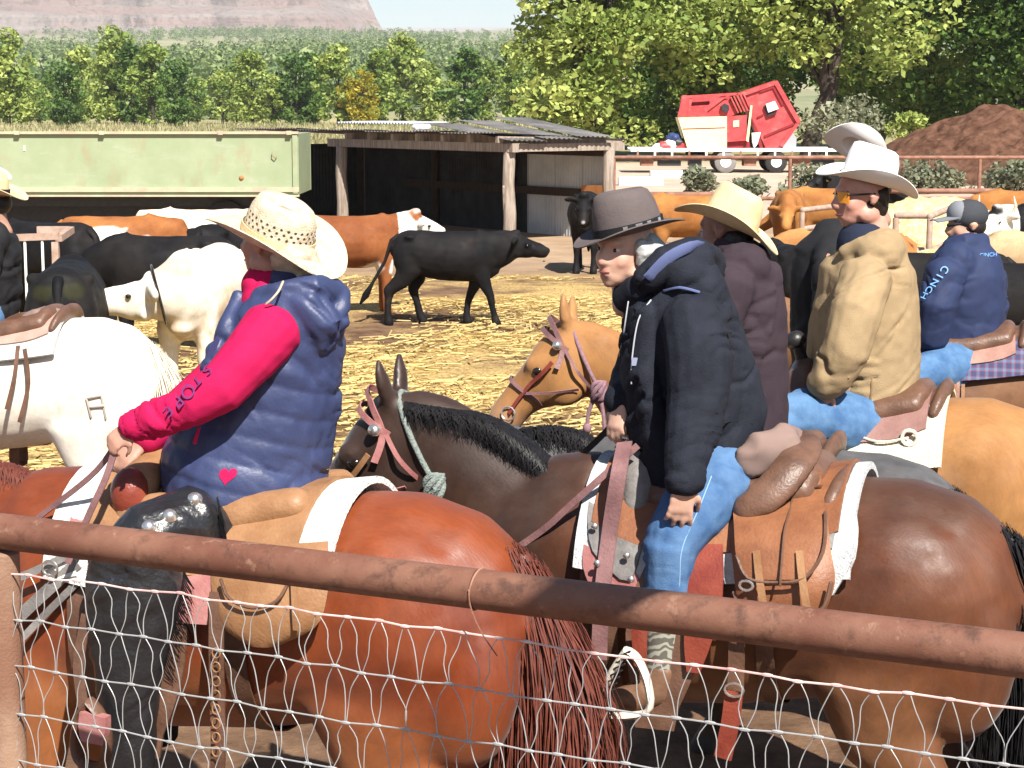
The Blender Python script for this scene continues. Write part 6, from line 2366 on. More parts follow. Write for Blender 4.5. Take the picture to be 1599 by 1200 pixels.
# ------------------------------------------------------------------ simpler, mostly hidden riders
def build_blue_man():
    D = 10.2
    base = W(1500, 570, D)
    t = wthing('person', (base.x, base.y, 1.32), 'man in navy jacket and two-tone grey cap at the right', 'person', 'riders')
    torso = [(1506, 575, D, 58, .18), (1505, 550, D, 62, .19), (1504, 480, D, 62, .20), (1506, 430, D, 60, .20), (1508, 400, D, 50, .16), (1508, 378, D, 30, .10)]
    arm = [(1478, 428, D - .18, 32), (1462, 480, D - .25, 31), (1455, 525, D - .22, 27), (1440, 548, D - .05, 22), (1425, 552, D + .05, 17)]
    armf = [(1540, 430, D + .15, 32), (1545, 490, D + .22, 28), (1500, 545, D + .28, 22)]
    thigh = [(1500, 572, D - .08, 48), (1460, 580, D - .26, 36), (1425, 590, D - .34, 30)]
    g = Geo()
    px_tube(g, torso, sc=.86)
    limb(g, arm, .8)
    limb(g, armf, .8)
    add_hand(g, W(1426, 552, D + .05), (-.9, 0, -.3), (-.2, -.5, .8), .18, .9)
    limb(g, thigh, .85)
    limb(g, [(1425, 590, D - .34, 26), (1432, 680, D - .34, 20)])
    limb(g, [(1500, 572, D + .1, 44), (1430, 600, D + .36, 28), (1432, 680, D + .36, 20)])
    P, fr, k = add_head(g, W(1508, 352, D), (-.93, -.10, -.08), (.05, 0, 1), .232)
    g.build('body', M_SKIN, t, remesh=.010, relax=2, color=skin_color((.46, .27, .19), P, k))
    add_face_parts(t, P, fr, k, M_HAIRD)
    f, s, u = fr
    rot = Matrix((f, s, u)).transposed()
    g = Geo()
    px_tube(g, [(a, b, c, w * 1.05, dm * 1.05) for a, b, c, w, dm in torso], n=24)
    limb(g, [(1490, 412, D - .15, 30), (1510, 404, D, 34), (1525, 412, D + .15, 30)])
    limb(g, [(1484, 388, D - .04, 16), (1505, 380, D - .10, 15), (1530, 380, D, 17)])
    limb(g, arm)
    limb(g, armf)
    jk = g.build('jacket', M_BLUEJ, t, remesh=.012, relax=3, disp=folds([(W(1505, 572, D), W(1506, 470, D), .012, 13, .25), (W(1506, 470, D), W(1506, 400, D), .003, 7, .3), (W(1478, 428, D - .18), W(1455, 530, D - .2), .008, 9, .3)], seed=19))
    lm = mat('pale_blue_print', (.20, .45, .85), .6)
    for i, ch in enumerate('CINCH'):
        px, py = 1472 - 7.5 * i + .0 * i, 422 + 10.2 * i
        q, nn = surf_point(jk, W(px, py, D - .25), (0, -1, .1))
        text_on(jk, ch, q + nn * .010, V((-.5, -.1, -.85)), V(nn).cross(V((-.5, -.1, -.85))), .056, lm)
    q, nn = surf_point(jk, W(1547, 399, D - .2), (0, -1, .1))
    text_on(jk, 'CINCH', q + nn * .006, (1, .1, .06), (0, -.1, 1), .030, lm)
    g = Geo()
    limb(g, [(1510, 568, D - .06, 52)] + thigh[1:])
    limb(g, [(1425, 590, D - .34, 30), (1432, 680, D - .34, 24)])
    limb(g, [(1500, 572, D + .1, 48), (1430, 600, D + .36, 32), (1432, 680, D + .36, 24)])
    g.build('jeans', M_JEANSD, t, remesh=.013, relax=3)
    Geo().ball(P(-.03, 0, -.01), (.08 * k, .078 * k, .06 * k), rot, n=14).build('hair', M_HAIRD, t)
    # cap: dome, bill
    g = Geo()
    g.ball(P(-.018, 0, .050), (.106 * k, .092 * k, .085 * k), rot, n=24)
    cm = mat('charcoal_cap', (.045, .048, .055), .85, .2, var=.15)
    cap = g.build('cap', cm, t, remesh=.01, relax=1)
    rows = []
    for i in range(6):
        x = .06 + .115 * i / 5
        rows.append([P(x - .9 * (y * y), y * (1 - .12 * i / 5), .052 - .10 * (x - .06) - 1.5 * y * y) for y in (-.075, -.05, -.025, 0, .025, .05, .075)])
    Geo().sheet(rows, .006).build('cap_bill', mat('grey_cap_bill', (.17, .18, .20), .8, .2), cap)
    g = Geo()
    g.ball(P(.035, 0, .062), (.062 * k, .075 * k, .072 * k), rot, n=18)
    g.build('cap_front', MATS['grey_cap_bill'], cap)
    g = Geo()
    limb(g, [(1480, 352, D - .09, 3), (1500, 350, D - .11, 2)])
    g.build('sunglasses', M_BLACKC, t)
    return t


def simple_rider(label, D, px, seat_y, head_y, jm, hat_m, hatv, jeans_m, fwd=(-.95, .1, -.05), hat_c=None, hatsize=1.0, w=60, head_dx=-2):
    base = W(px, seat_y, D)
    t = wthing('person', (base.x, base.y, max(.0, base.z - .08)), label, 'person', 'riders')
    h = seat_y - head_y
    k_ = PPM(D)
    torso = [(px, seat_y, D, w * .9, .17), (px, seat_y - h * .35, D, w, .19), (px, seat_y - h * .6, D, w, .19), (px, seat_y - h * .72, D, w * .85, .17), (px, seat_y - h * .8, D, w * .45, .10)]
    arm = [(px - 4, seat_y - h * .66, D - .2, .085 * k_), (px - 12, seat_y - h * .35, D - .27, .075 * k_), (px - 50, seat_y - h * .12, D - .2, .055 * k_)]
    armf = [(a, b, 2 * D - c, r) for a, b, c, r in arm]
    leg_ = [(px, seat_y - 5, D - .08, .11 * k_), (px - .35 * k_, seat_y + .06 * k_, D - .33, .085 * k_), (px - .36 * k_, seat_y + .42 * k_, D - .34, .06 * k_), (px - .36 * k_, seat_y + .62 * k_, D - .34, .05 * k_)]
    legf = [(a, b, 2 * D - c, r) for a, b, c, r in leg_]
    g = Geo()
    px_tube(g, torso, sc=.86)
    for q in (arm, armf, leg_, legf):
        limb(g, q, .82)
    for q in (arm, armf):
        add_hand(g, W(*q[-1][:3]), (-.8, 0, -.5), (-.2, -.4, .8), .18, .9)
    P, fr, k = add_head(g, W(px + head_dx, head_y, D), fwd, (.05, 0, 1), .23)
    g.tube([W(px + head_dx, head_y + .08 * k_, D), W(px, seat_y - h * .74, D)], [.055, .06], n=12)
    g.build('body', M_SKIN, t, remesh=.011, relax=2, color=skin_color((.36, .2, .14), P, k))
    add_face_parts(t, P, fr, k, M_HAIRD)
    f, s, u = fr
    Geo().ball(P(-.035, 0, .0), (.08 * k, .08 * k, .07 * k), Matrix((f, s, u)).transposed(), n=14).build('hair', M_HAIRD, t)
    g = Geo()
    px_tube(g, [(a, b, c, w_ * 1.05, dm * 1.05) for a, b, c, w_, dm in torso], n=22)
    limb(g, [(px, seat_y - h * .69, D - .17, .095 * k_), (px, seat_y - h * .70, D + .17, .095 * k_)])
    limb(g, arm)
    limb(g, armf)
    g.build('jacket', jm, t, remesh=.013, relax=3, disp=folds([(W(px, seat_y, D), W(px, seat_y - h * .75, D), .010, 9, .3)], seed=int(px) % 7))
    g = Geo()
    limb(g, leg_[:3])
    limb(g, legf[:3])
    g.build('jeans', jeans_m, t, remesh=.013, relax=2)
    g = Geo()
    for q in (leg_, legf):
        a, b, c, r = q[-1]
        limb(g, [(a, b - .1 * k_, c, .055 * k_), (a, b + .02 * k_, c, .05 * k_), (a - .14 * k_, b + .06 * k_, c, .035 * k_)])
    g.build('boots', M_BOOT, t)
    hf, hu = hatv
    make_hat(t, hat_c or P(-.005, 0, .06), hf, hu, hat_m, M_BLACKC if hat_m is M_STRAWY else hat_m, brim=(.20, .175), curl=.045, dip=.02, size=hatsize)
    return t


SEAT_Z = 1.48
build_pink()
build_navy()
build_tan()
build_straw_man()
build_blue_man()
simple_rider('rider in black hidden behind the tan jacket, white hat tipped far back', 8.75, 1302, 630, 292, M_BLACKC, M_FELTW, ((-.82, -.10, .50), (.40, .62, .68)), M_BLACKC, hat_c=W(1336, 230, 8.75), w=66, head_dx=52, hatsize=.76)
simple_rider('rider in black jacket and tan hat cut off by the left edge', 10.4, -12, 495, 318, M_BLACKC, M_STRAWY, ((-.9, .1, .1), (.1, 0, 1)), M_JEANSD, w=42)
simple_rider('rider in white hat barely in view at the left edge', 12.6, -28, 440, 285, M_BLACKC, M_FELTW, ((-.9, .1, .1), (.1, 0, 1)), M_JEANSD, w=36)
# ------------------------------------------------------------------ saddles and bridles (in the horses' local frames)
def leather(name, c, c2=None, rough=.5):
    return mat(name, c, rough, .4, color2=c2, var=.2, vscale=9, bump=.2, bscale=110)


L_TAN = leather('tan_leather', (.22, .105, .045), (.31, .165, .08))
L_ORANGE = leather('orange_saddlebag_leather', (.17, .062, .026), (.25, .10, .044))
L_BROWN = leather('brown_leather', (.085, .042, .026), (.15, .078, .05), .42)
L_RED = leather('oxblood_leather', (.16, .028, .018), (.23, .05, .03), .35)
L_PINK = leather('dusty_rose_leather', (.28, .10, .095), (.36, .165, .15), .6)
L_MAUVE = leather('mauve_strap_leather', (.15, .075, .075), (.24, .125, .12), .45)
L_GREY = leather('grey_worn_leather', (.12, .11, .105), (.25, .235, .22), .5)
L_BLACK = leather('black_tack_leather', (.018, .016, .016), None, .4)
M_WOOL = mat('white_wool', (.66, .64, .60), .98, .05, var=.12, vscale=25, bump=1.0, bscale=120)
M_FELT = mat('grey_felt_pad', (.42, .43, .43), .98, .05, color2=(.52, .53, .53), vscale=30, bump=.6, bscale=150)
M_RAG = mat('pink_grey_cloth', (.21, .145, .125), .9, .1, var=.1, vscale=9)
M_ROPE = mat('grey_green_rope', (.20, .23, .21), .9, .1, var=.3, vscale=60, bump=.8, bscale=150)
M_RAWHIDE = mat('rawhide_lacing', (.62, .56, .46), .7, .3, var=.25, vscale=30)


def plaid_mat():
    m = bpy.data.materials.new('plaid_wool')
    m.use_nodes = True
    N, L = m.node_tree.nodes, m.node_tree.links
    b = N['Principled BSDF']
    b.inputs['Roughness'].default_value = .95
    tc = N.new('ShaderNodeTexCoord')
    out = None
    socks = []
    for ax in ('X', 'Z'):
        w = N.new('ShaderNodeTexWave')
        w.bands_direction = ax
        w.inputs['Scale'].default_value = 7.0
        L.new(tc.outputs['Object'], w.inputs['Vector'])
        r = N.new('ShaderNodeValToRGB')
        r.color_ramp.interpolation = 'CONSTANT'
        r.color_ramp.elements[0].color = (.04, .05, .11, 1)
        e = r.color_ramp.elements.new(.45)
        e.color = (.20, .03, .07, 1)
        r.color_ramp.elements[-1].position = .78
        r.color_ramp.elements[-1].color = (.10, .16, .24, 1)
        L.new(w.outputs['Fac'], r.inputs[0])
        socks.append(r.outputs[0])
    x = N.new('ShaderNodeMix')
    x.data_type = 'RGBA'
    x.inputs[0].default_value = .5
    L.new(socks[0], x.inputs[6])
    L.new(socks[1], x.inputs[7])
    L.new(x.outputs[2], b.inputs['Base Color'])
    return m


def surfy(x, z):
    c, h, w = hb(x)
    y = w if z < c else w * math.sqrt(max(0.0, 1 - ((z - c) / h) ** 2))
    e = 1 - ((x + .46) / .27) ** 2 - ((z - 1.19) / .29) ** 2
    if e > 0:
        y = max(y, .155 + .155 * math.sqrt(e))
    return y


def rmat(root):
    return Matrix.Translation(root.location) @ root.rotation_euler.to_matrix().to_4x4() @ Matrix.Diagonal(V((root.scale.x, root.scale.y, root.scale.z, 1)))


def on_side(root, px, py, off=0.0, yl=None):
    """local point of a horse's near side seen at photo pixel (px, py), off metres proud of the barrel"""
    inv = rmat(root).inverted()
    o = inv @ CAMP
    dv = inv.to_3x3() @ (W(px, py, 1.0) - CAMP)
    y = .30 if yl is None else yl
    for k in range(1 if yl is not None else 7):
        p = o + dv * ((y - o.y) / dv.y)
        if yl is None:
            y = .5 * y + .5 * (surfy(p.x, p.z) + off)
    return p


def side_plate(name, root, parent, left, right, off, thick, m, nc=7, nr=3, bulge=0.0, yl=None):
    """plate between two edge polylines given in photo pixels, laid on the horse's near side"""
    L2 = catmull([V((a, b, 0)) for a, b in left], nr)
    R2 = catmull([V((a, b, 0)) for a, b in right], nr)
    rows = []
    for i in range(len(L2)):
        row = []
        for j in range(nc + 1):
            f = j / nc
            p = L2[i].lerp(R2[i], f)
            q = on_side(root, p.x, p.y, off, yl)
            if bulge:
                v = i / (len(L2) - 1)
                q = q + V((0, bulge * (max(0, math.sin(math.pi * f)) ** .5) * (max(0, math.sin(math.pi * (.12 + .76 * v))) ** .5), 0))
            row.append(q)
        rows.append(row)
    # the outer face must look to the animal's left (+y)
    k = len(rows) // 2
    a, b, c = rows[k][0], rows[k][1], rows[k + 1][0] if k + 1 < len(rows) else rows[k][0] * 2 - rows[k - 1][0]
    if (b - a).cross(c - a).y < 0:
        rows = [list(reversed(r_)) for r_ in rows]
    g = Geo().sheet(rows, thick)
    return g.build(name, m, parent)


def strap(name, parent, pts, nrm, w, m, thick=.004, k=5):
    """flat leather strap through local points, nrm = outward direction"""
    pts = catmull(pts, k)
    rows = []
    for i, p in enumerate(pts):
        t = pts[min(i + 1, len(pts) - 1)] - pts[max(i - 1, 0)]
        n = V(nrm(p) if callable(nrm) else nrm)
        wd = t.cross(n)
        wd = wd.normalized() if wd.length > 1e-9 else V((0, 0, 1))
        rows.append([p - wd * (w / 2), p, p + wd * (w / 2)])
    return Geo().sheet(rows, thick).build(name, m, parent)


def tack_root(name, label, horse, cat='saddle', group='saddles'):
    t = thing(name, tuple(horse.location), label, cat, group, horse.rotation_euler.z, tuple(horse.scale))
    return t


def girth(name, parent, x, m, w=.05, off=.012, a0=60):
    pts = []
    for k in range(25):
        a = math.radians(a0 + (360 - 2 * a0) * k / 24)
        c, h, ww = hb(x)
        pts.append(V((x, math.sin(a) * (ww + off), c + math.cos(a) * (h + off))))
    c = hb(x)[0]
    return strap(name, parent, pts, lambda p: V((0, p.y, p.z - c)), w, m, .005, 1)


def saddle_core(t, m_seat, m_skirt, m_pad, horn_m, skirt=(-.28, .36, 58), pad=(-.34, .44, 74), cantle_m=None, fender_m=None, stirrup=True, pad_thick=.02, cantle=.75, dz=-.03, horn=True):
    x0, x1, am = pad
    rows = [[hsurf(x0 + (x1 - x0) * i / 10, -am + 2 * am * j / 18, .022) for j in range(19)] for i in range(11)]
    Geo().sheet(rows, -pad_thick if False else pad_thick).build('saddle_pad', m_pad, t)
    x0, x1, am = skirt
    rows = []
    for i in range(11):
        f = i / 10
        k = am * (1 - .12 * abs(2 * f - 1) ** 4)
        rows.append([hsurf(x0 + (x1 - x0) * f, -k + 2 * k * j / 18, .040) for j in range(19)])
    Geo().sheet(rows, .012).build('skirt', m_skirt, t)
    g = Geo()
    g.tube([(-.24, 0, 1.585 + dz), (-.12, 0, 1.545 + dz), (0, 0, 1.535 + dz), (.12, 0, 1.55 + dz), (.24, 0, 1.60 + dz)], [(.17, .055), (.165, .05), (.15, .045), (.12, .05), (.10, .06)], ref=(0, 1, 0), n=18)
    for s in (-1, 1):
        g.tube([(-.22, s * .14, 1.52), (0, s * .17, 1.46), (.2, s * .16, 1.47)], [(.06, .05), (.06, .07), (.06, .06)], ref=(0, 1, 0), n=12)
    g.build('seat', m_seat, t, remesh=.012, relax=5)
    # cantle
    ck = cantle
    g = Geo()
    arc = [math.radians(-84 + 168 * j / 14) for j in range(15)]
    g.tube([(-.285 - .03 * math.cos(a), .20 * math.sin(a), 1.50 + dz + .125 * ck * math.cos(a)) for a in arc], [(.022 + .006 * math.cos(a), (.035 + .03 * math.cos(a)) * ck) for a in arc], ref=(1, 0, .2), n=12)
    g.ball((-.275, 0, 1.50 + dz), (.035, .185, .125 * ck), n=18)
    g.tube([(-.25, -.12, 1.53 + dz), (-.26, 0, 1.55 + dz), (-.25, .12, 1.53 + dz)], [.05, .06, .05], n=10)
    g.build('cantle', cantle_m or m_seat, t, remesh=.010, relax=4)
    # fork and horn
    g = Geo()
    g.tube([V((a_, b_, c_ + dz)) for a_, b_, c_ in ((.245, -.19, 1.46), (.25, -.165, 1.55), (.255, -.11, 1.625), (.26, 0, 1.655), (.255, .11, 1.625), (.25, .165, 1.55), (.245, .19, 1.46))], [(.045, .05), (.055, .055), (.06, .055), (.055, .05), (.06, .055), (.055, .055), (.045, .05)], ref=(1, 0, 0), n=14)
    g.build('fork', horn_m[0], t, remesh=.011, relax=4)
    if horn:
        Geo().tube([(.298, 0, 1.762 + dz), (.306, 0, 1.782 + dz)], [.046, .043], n=18).build('horn_cap', horn_m[1], t)
        Geo().tube([(.265, 0, 1.66 + dz), (.275, 0, 1.70 + dz), (.29, 0, 1.745 + dz), (.295, 0, 1.76 + dz)], [.032, .026, .024, .03], n=14).build('horn_neck', horn_m[1], t)
    # fenders and stirrups, both sides
    fm = fender_m or m_skirt
    for s in (-1, 1):
        rows = []
        for i in range(9):
            f = i / 8
            z = 1.38 - .56 * f
            hw = .055 + .055 * math.sin(math.pi * min(1, f * 1.1))
            y = (surfy(.1, z) + .055) * s
            rows.append([V((.10 + hw * (2 * j / 4 - 1) + .05 * f, y, z)) for j in range(5)])
        g = Geo().sheet(rows, .008 * s)
        if s < 0:
            pass
        g.build('fender', fm, t)
        if stirrup:
            y = (surfy(.1, .8) + .06) * s
            pts = [V((.15, y, .84)), V((.15 - .0, y - .055, .80)), V((.15, y - .065, .70)), V((.15, y - .05, .655)), V((.15, y + .05, .655)), V((.15, y + .065, .70)), V((.15, y + .055, .80))]
            Geo().tube(pts, [(.03, .007)] * 7, ref=(1, 0, 0), n=8, closed=True).build('stirrup', L_BROWN, t)
    girth('front_cinch', t, .33, L_BROWN, .11, .012, 62)


def head_pt(H, t, ang, off=0.0, L=.60):
    hs = H.get('hs', 1.0)
    L = H.get('hl', .60) * hs
    secs = [(-.02, .085, .06), (.08, .115, .088), (.2, .135, .10), (.33, .138, .10), (.46, .112, .082), (.6, .086, .062), (.75, .074, .055), (.88, .073, .058), (.97, .06, .05), (1.02, .035, .035)]
    a = np.array(secs) * np.array([1, hs, hs])
    hd = float(np.interp(t, a[:, 0], a[:, 1]))
    hw = float(np.interp(t, a[:, 0], a[:, 2]))
    r_ = math.radians(ang)
    c = H['P'] + H['d'] * (t * L) + H['q'] * (hd - .0765 * hs)
    if .12 < t < .5:
        hw += .012
    return c - H['q'] * (math.cos(r_) * (hd + off)) + H['side'] * (math.sin(r_) * (hw + off))


def build_bridle(horse, H, label, m, m2, halter=None, extra=True):
    t = tack_root('bridle', label, horse, 'bridle', 'bridles')
    c = lambda p: p - (H['P'] + H['d'] * max(0, min(.6, (p - H['P']).dot(H['d']))) + H['q'] * .05)
    o = .010
    # crown piece, brow band, cheek pieces, nose band
    strap('crown_strap', t, [head_pt(H, .26, 95, o), head_pt(H, .12, 90, o), head_pt(H, .03, 62, o + .01), head_pt(H, -.0, 0, o + .012), head_pt(H, .03, -62, o + .01), head_pt(H, .12, -90, o), head_pt(H, .26, -95, o)], c, .022, m)
    strap('brow_band', t, [head_pt(H, .10, a, o + .004) for a in (100, 70, 35, 0, -35, -70, -100)], c, .02, m)
    for s in (1, -1):
        strap('cheek_strap', t, [head_pt(H, .24, 84 * s, o + .003), head_pt(H, .36, 82 * s, o), head_pt(H, .5, 84 * s, o), head_pt(H, .66, 92 * s, o), head_pt(H, .80, 98 * s, o)], c, .018, m2)
        strap('throat_strap', t, [head_pt(H, .10, 92 * s, o), head_pt(H, .17, 120 * s, o + .02), head_pt(H, .23, 150 * s, o + .03), head_pt(H, .25, 180 * s, o + .03)], c, .014, m)
        Geo().ball(head_pt(H, .115, 80 * s, o + .012), (.021, .021, .021), n=10).build('concho', M_SILVER, t)
        Geo().tube([head_pt(H, .80, 98 * s, .012) + H['side'] * (.012 * s * math.cos(k / 10 * 6.283)) * 0 + H['d'] * (.03 * math.cos(k / 10 * 6.283)) + H['q'] * (.03 * math.sin(k / 10 * 6.283)) for k in range(10)], .004, n=6, closed=True).build('bit_ring', M_SILVER, t)
    strap('nose_band', t, [head_pt(H, .58, a, o) for a in (0, 45, 90, 135, 180, 225, 270, 315, 360)], c, .016, m)
    strap('chin_strap', t, [head_pt(H, .58, 95, o + .004), head_pt(H, .46, 120, o + .01), head_pt(H, .30, 140, o + .02)], c, .012, m)
    if halter is not None:
        # rope collar behind the ears with a knot and loose tails
        P = H['P']
        ring = []
        for k in range(20):
            a = k / 20 * 6.283
            ring.append(P + V((-.125, 0, -.155)) + V((.10 * math.cos(a), .098 * math.sin(a), .195 * math.cos(a) * 1.0)))
        g = Geo().tube(ring, .0095, n=8, closed=True)
        g.build('neck_rope', halter, t)
        kp = P + V((-.17, .108, -.24))
        g = Geo()
        for k in range(3):
            ring = [kp + V((.028 * math.cos(a + k), .012 * math.sin(2 * a + k) + .006 * k, .040 * math.sin(a))) for a in [q / 14 * 6.283 for q in range(14)]]
            g.tube(ring, .0095, n=7, closed=True)
        g.build('rope_knot', halter, t)
        Geo().tube(catmull([kp, kp + V((-.02, .0, -.09)), kp + V((-.03, .0, -.20)), kp + V((-.05, .005, -.34))], 4), .009, n=7).build('rope_tail', halter, t)
        Geo().tube(catmull([kp, kp + V((.04, .0, -.08)), kp + V((.05, .0, -.15))], 4), .009, n=7).build('rope_tail', halter, t)
        Geo().ball(kp + V((.05, 0, -.16)), (.02, .018, .024), n=8).build('rope_button', halter, t)
    return t


def build_tack():
    # ---- sorrel
    t = tack_root('western_saddle', 'tan western saddle with round rear bag under the pink-sleeved rider', sorrel)
    R = sorrel
    saddle_core(t, L_TAN, L_TAN, M_WOOL, (L_TAN, L_BLACK), fender_m=L_BROWN, stirrup=False, skirt=(-.26, .36, 62), pad=(-.355, .46, 72), cantle=.5, dz=-.075, horn=False)
    bag = side_plate('rear_bag', R, t, [(345, 850), (330, 890), (332, 935), (345, 978), (385, 1006)], [(512, 845), (512, 890), (510, 935), (492, 980), (432, 1010)], .065, .03, L_TAN, 10, 4, bulge=.035)
    ps = [on_side(R, a, b, .118) for a, b in [(345, 905), (358, 935), (395, 950), (432, 938), (452, 905)]]
    Geo().tube(catmull(ps, 4), .0045, n=6).build('stitched_flap_edge', L_BROWN, bag)
    strap('bag_strap', bag, [on_side(R, 458, 905, .118), on_side(R, 460, 950, .116), on_side(R, 462, 985, .105)], (0, 1, 0), .016, L_TAN)
    side_plate('rose_flap', R, t, [(255, 905), (257, 940), (262, 972)], [(330, 895), (328, 940), (322, 976)], .060, .008, L_PINK)
    b = strap('rear_billet', t, [on_side(R, 338, 925, .085), on_side(R, 337, 1000, .075), on_side(R, 338, 1080, .06), on_side(R, 340, 1160, .05), on_side(R, 338, 1230, .04)], (0, 1, 0), .040, L_BROWN, .006)
    for i in range(8):
        p = on_side(R, 337.5, 1020 + i * 22, .085)
        ring = [p + V((.011 * math.cos(a), 0, .014 * math.sin(a))) for a in [q / 12 * 6.283 for q in range(12)]]
        Geo().tube(ring, .002, n=5, closed=True).build('tooled_ring', L_TAN, b)
    girth('rear_cinch', t, -.10, L_BROWN, .06, .014, 70)
    # rounded swell at the near side, wrapped horn
    c = on_side(R, 203, 772, 0, yl=.17)
    Geo().ball(c, (.052, .055, .078), n=16).build('swell', L_RED, t)
    h0, h1 = on_side(R, 222, 745, 0, yl=.03), on_side(R, 208, 694, 0, yl=.02)
    Geo().tube([h0, h0.lerp(h1, .3), h0.lerp(h1, .7), h1], [.045, .040, .038, .042], n=14).build('wrapped_horn', mat('grey_rubber_wrap', (.06, .065, .065), .6, .3, var=.4, vscale=40, stretch=(1, 1, 8)), t)
    for px, py in ((388, 829), (398, 820), (410, 812), (424, 804)):
        p = on_side(R, px, py, .062)
        Geo().ball(p, (.013, .008, .013), n=8).build('brass_bead', mat('brass', (.55, .40, .16), .3, .5, metal=.8) if 'brass' not in MATS else MATS['brass'], t)
    side_plate('front_jockey', R, t, [(112, 795), (108, 830), (118, 870)], [(190, 778), (188, 830), (180, 875)], .055, .012, L_PINK)
    side_plate('front_wool_edge', R, t, [(92, 790), (84, 850), (86, 905)], [(130, 776), (122, 840), (118, 900)], .048, .02, M_WOOL)
    for pts, w in (([(120, 880), (60, 935), (0, 990), (-60, 1030)], .034), ([(125, 905), (70, 960), (20, 1010), (-40, 1050)], .02), ([(140, 850), (80, 880), (20, 905), (-50, 920)], .022)):
        strap('breast_collar', t, [on_side(R, a, b, .04, yl=.30 + .0 * i) for i, (a, b) in enumerate(pts)], (0, 1, 0), w, L_GREY)
    pr = on_side(R, 78, 888, .05, yl=.315)
    Geo().tube([pr + V((.022 * math.cos(a), 0, .022 * math.sin(a))) for a in [q / 14 * 6.283 for q in range(14)]], .004, n=6, closed=True).build('dee_ring', M_SILVER, t)
    # stirrup wrapped in pink
    sp = [on_side(R, a, b, 0, yl=.50) for a, b in [(140, 1095), (124, 1120), (118, 1160), (128, 1190), (158, 1194), (168, 1160), (158, 1120)]]
    sp = catmull(sp + [sp[0]], 4)[:-1]
    Geo().tube(sp, [(.026, .010)] * len(sp), ref=(0, 1, 0), n=8, closed=True).build('stirrup', L_BROWN, t)
    strap('stirrup_leather', t, [on_side(R, 135, 960, 0, yl=.43), on_side(R, 122, 1040, 0, yl=.46), on_side(R, 130, 1105, 0, yl=.49)], (0, 1, 0), .03, L_BROWN)
    side_plate('stirrup_wrap', R, t, [(124, 1112), (122, 1135), (126, 1158)], [(164, 1122), (164, 1140), (160, 1165)], 0, .03, L_PINK, 5, 3, yl=.53)
    # reins from the hand to the bit
    rn = tack_root('reins', 'dark plum leather reins running from the pink-sleeved rider\'s hand', sorrel, 'reins', 'reins')
    strap('rein', rn, [on_side(R, 190, 676, 0, yl=.28), on_side(R, 150, 735, 0, yl=.25), on_side(R, 70, 800, 0, yl=.2), on_side(R, -60, 900, 0, yl=.15)], (0, 1, .4), .016, L_MAUVE)
    strap('rein', rn, [on_side(R, 186, 680, 0, yl=.30), on_side(R, 165, 745, 0, yl=.33), on_side(R, 140, 800, 0, yl=.34), on_side(R, 105, 880, 0, yl=.36)], (0, 1, .2), .018, L_MAUVE)
    # ---- bay
    t = tack_root('western_saddle', 'brown western saddle with bulging saddlebags on the bay horse', bay)
    R = bay
    saddle_core(t, L_BROWN, L_ORANGE, M_FELT, (L_GREY, L_BROWN), fender_m=L_BROWN, stirrup=False, skirt=(-.33, .36, 60), pad=(-.37, .40, 74), pad_thick=.022, cantle=.6)
    side_plate('felt_edge', R, t, [(1300, 738), (1296, 800), (1288, 860), (1270, 925)], [(1350, 732), (1337, 795), (1332, 870), (1300, 930)], .045, .02, M_FELT)
    side_plate('rear_skirt_edge', R, t, [(1270, 745), (1272, 800), (1270, 850)], [(1312, 742), (1308, 800), (1298, 856)], .062, .012, L_GREY)
    bag = side_plate('saddlebag', R, t, [(1138, 812), (1143, 870), (1150, 930), (1158, 965)], [(1290, 775), (1296, 850), (1304, 910), (1285, 962)], .075, .05, L_ORANGE, 10, 4, bulge=.045)
    fl = side_plate('bag_flap', R, bag, [(1143, 775), (1146, 820), (1150, 870), (1168, 905)], [(1282, 735), (1288, 800), (1286, 860), (1255, 905)], .135, .01, L_ORANGE, 10, 4, bulge=.01)
    ps = [on_side(R, a, b, .152) for a, b in [(1150, 868), (1168, 903), (1212, 910), (1255, 903), (1285, 862), (1289, 800)]]
    Geo().tube(catmull(ps, 5), .0055, n=6).build('flap_piping', L_BROWN, fl)
    ps = [on_side(R, a, b, .128) for a, b in [(1146, 925), (1162, 958), (1215, 968), (1280, 955), (1298, 910)]]
    Geo().tube(catmull(ps, 5), .006, n=6).build('bag_piping', L_BROWN, bag)
    for px in (1185, 1252):
        strap('bag_strap', bag, [on_side(R, px - 4, 860, .155), on_side(R, px, 900, .158), on_side(R, px + 8, 952, .15)], (0, 1, 0), .020, L_TAN)
    for pts in ([(1190, 760), (1235, 775), (1225, 830), (1218, 915)], [(1180, 758), (1212, 780), (1240, 770), (1284, 758)]):
        Geo().tube(catmull([on_side(R, a, b, .165) for a, b in pts], 5), .0035, n=6).build('saddle_string', L_BROWN, t)
    p = on_side(R, 1165, 915, .16)
    Geo().tube([p + V((.018 * math.cos(a), 0, .014 * math.sin(a))) for a in [q / 12 * 6.283 for q in range(12)]], .004, n=6, closed=True).build('buckle', M_SILVER, bag)
    # high cantle roll
    g = Geo()
    ct = [on_side(R, a, b, 0, yl=y) for a, b, y in [(1152, 800, .25), (1176, 788, .26), (1208, 764, .24), (1238, 728, .19), (1254, 704, .10), (1250, 694, .0), (1236, 700, -.1)]]
    g.tube(catmull(ct, 3), [(.02, .026)] + [(.026, .045)] * 3 + [(.026, .055)] * 13 + [(.025, .03), (.02, .02)], ref=(0, 1, .5), n=12)
    g.build('cantle_roll', L_BROWN, t, remesh=.01, relax=4)
    # folded cloth on the cantle
    g = Geo()
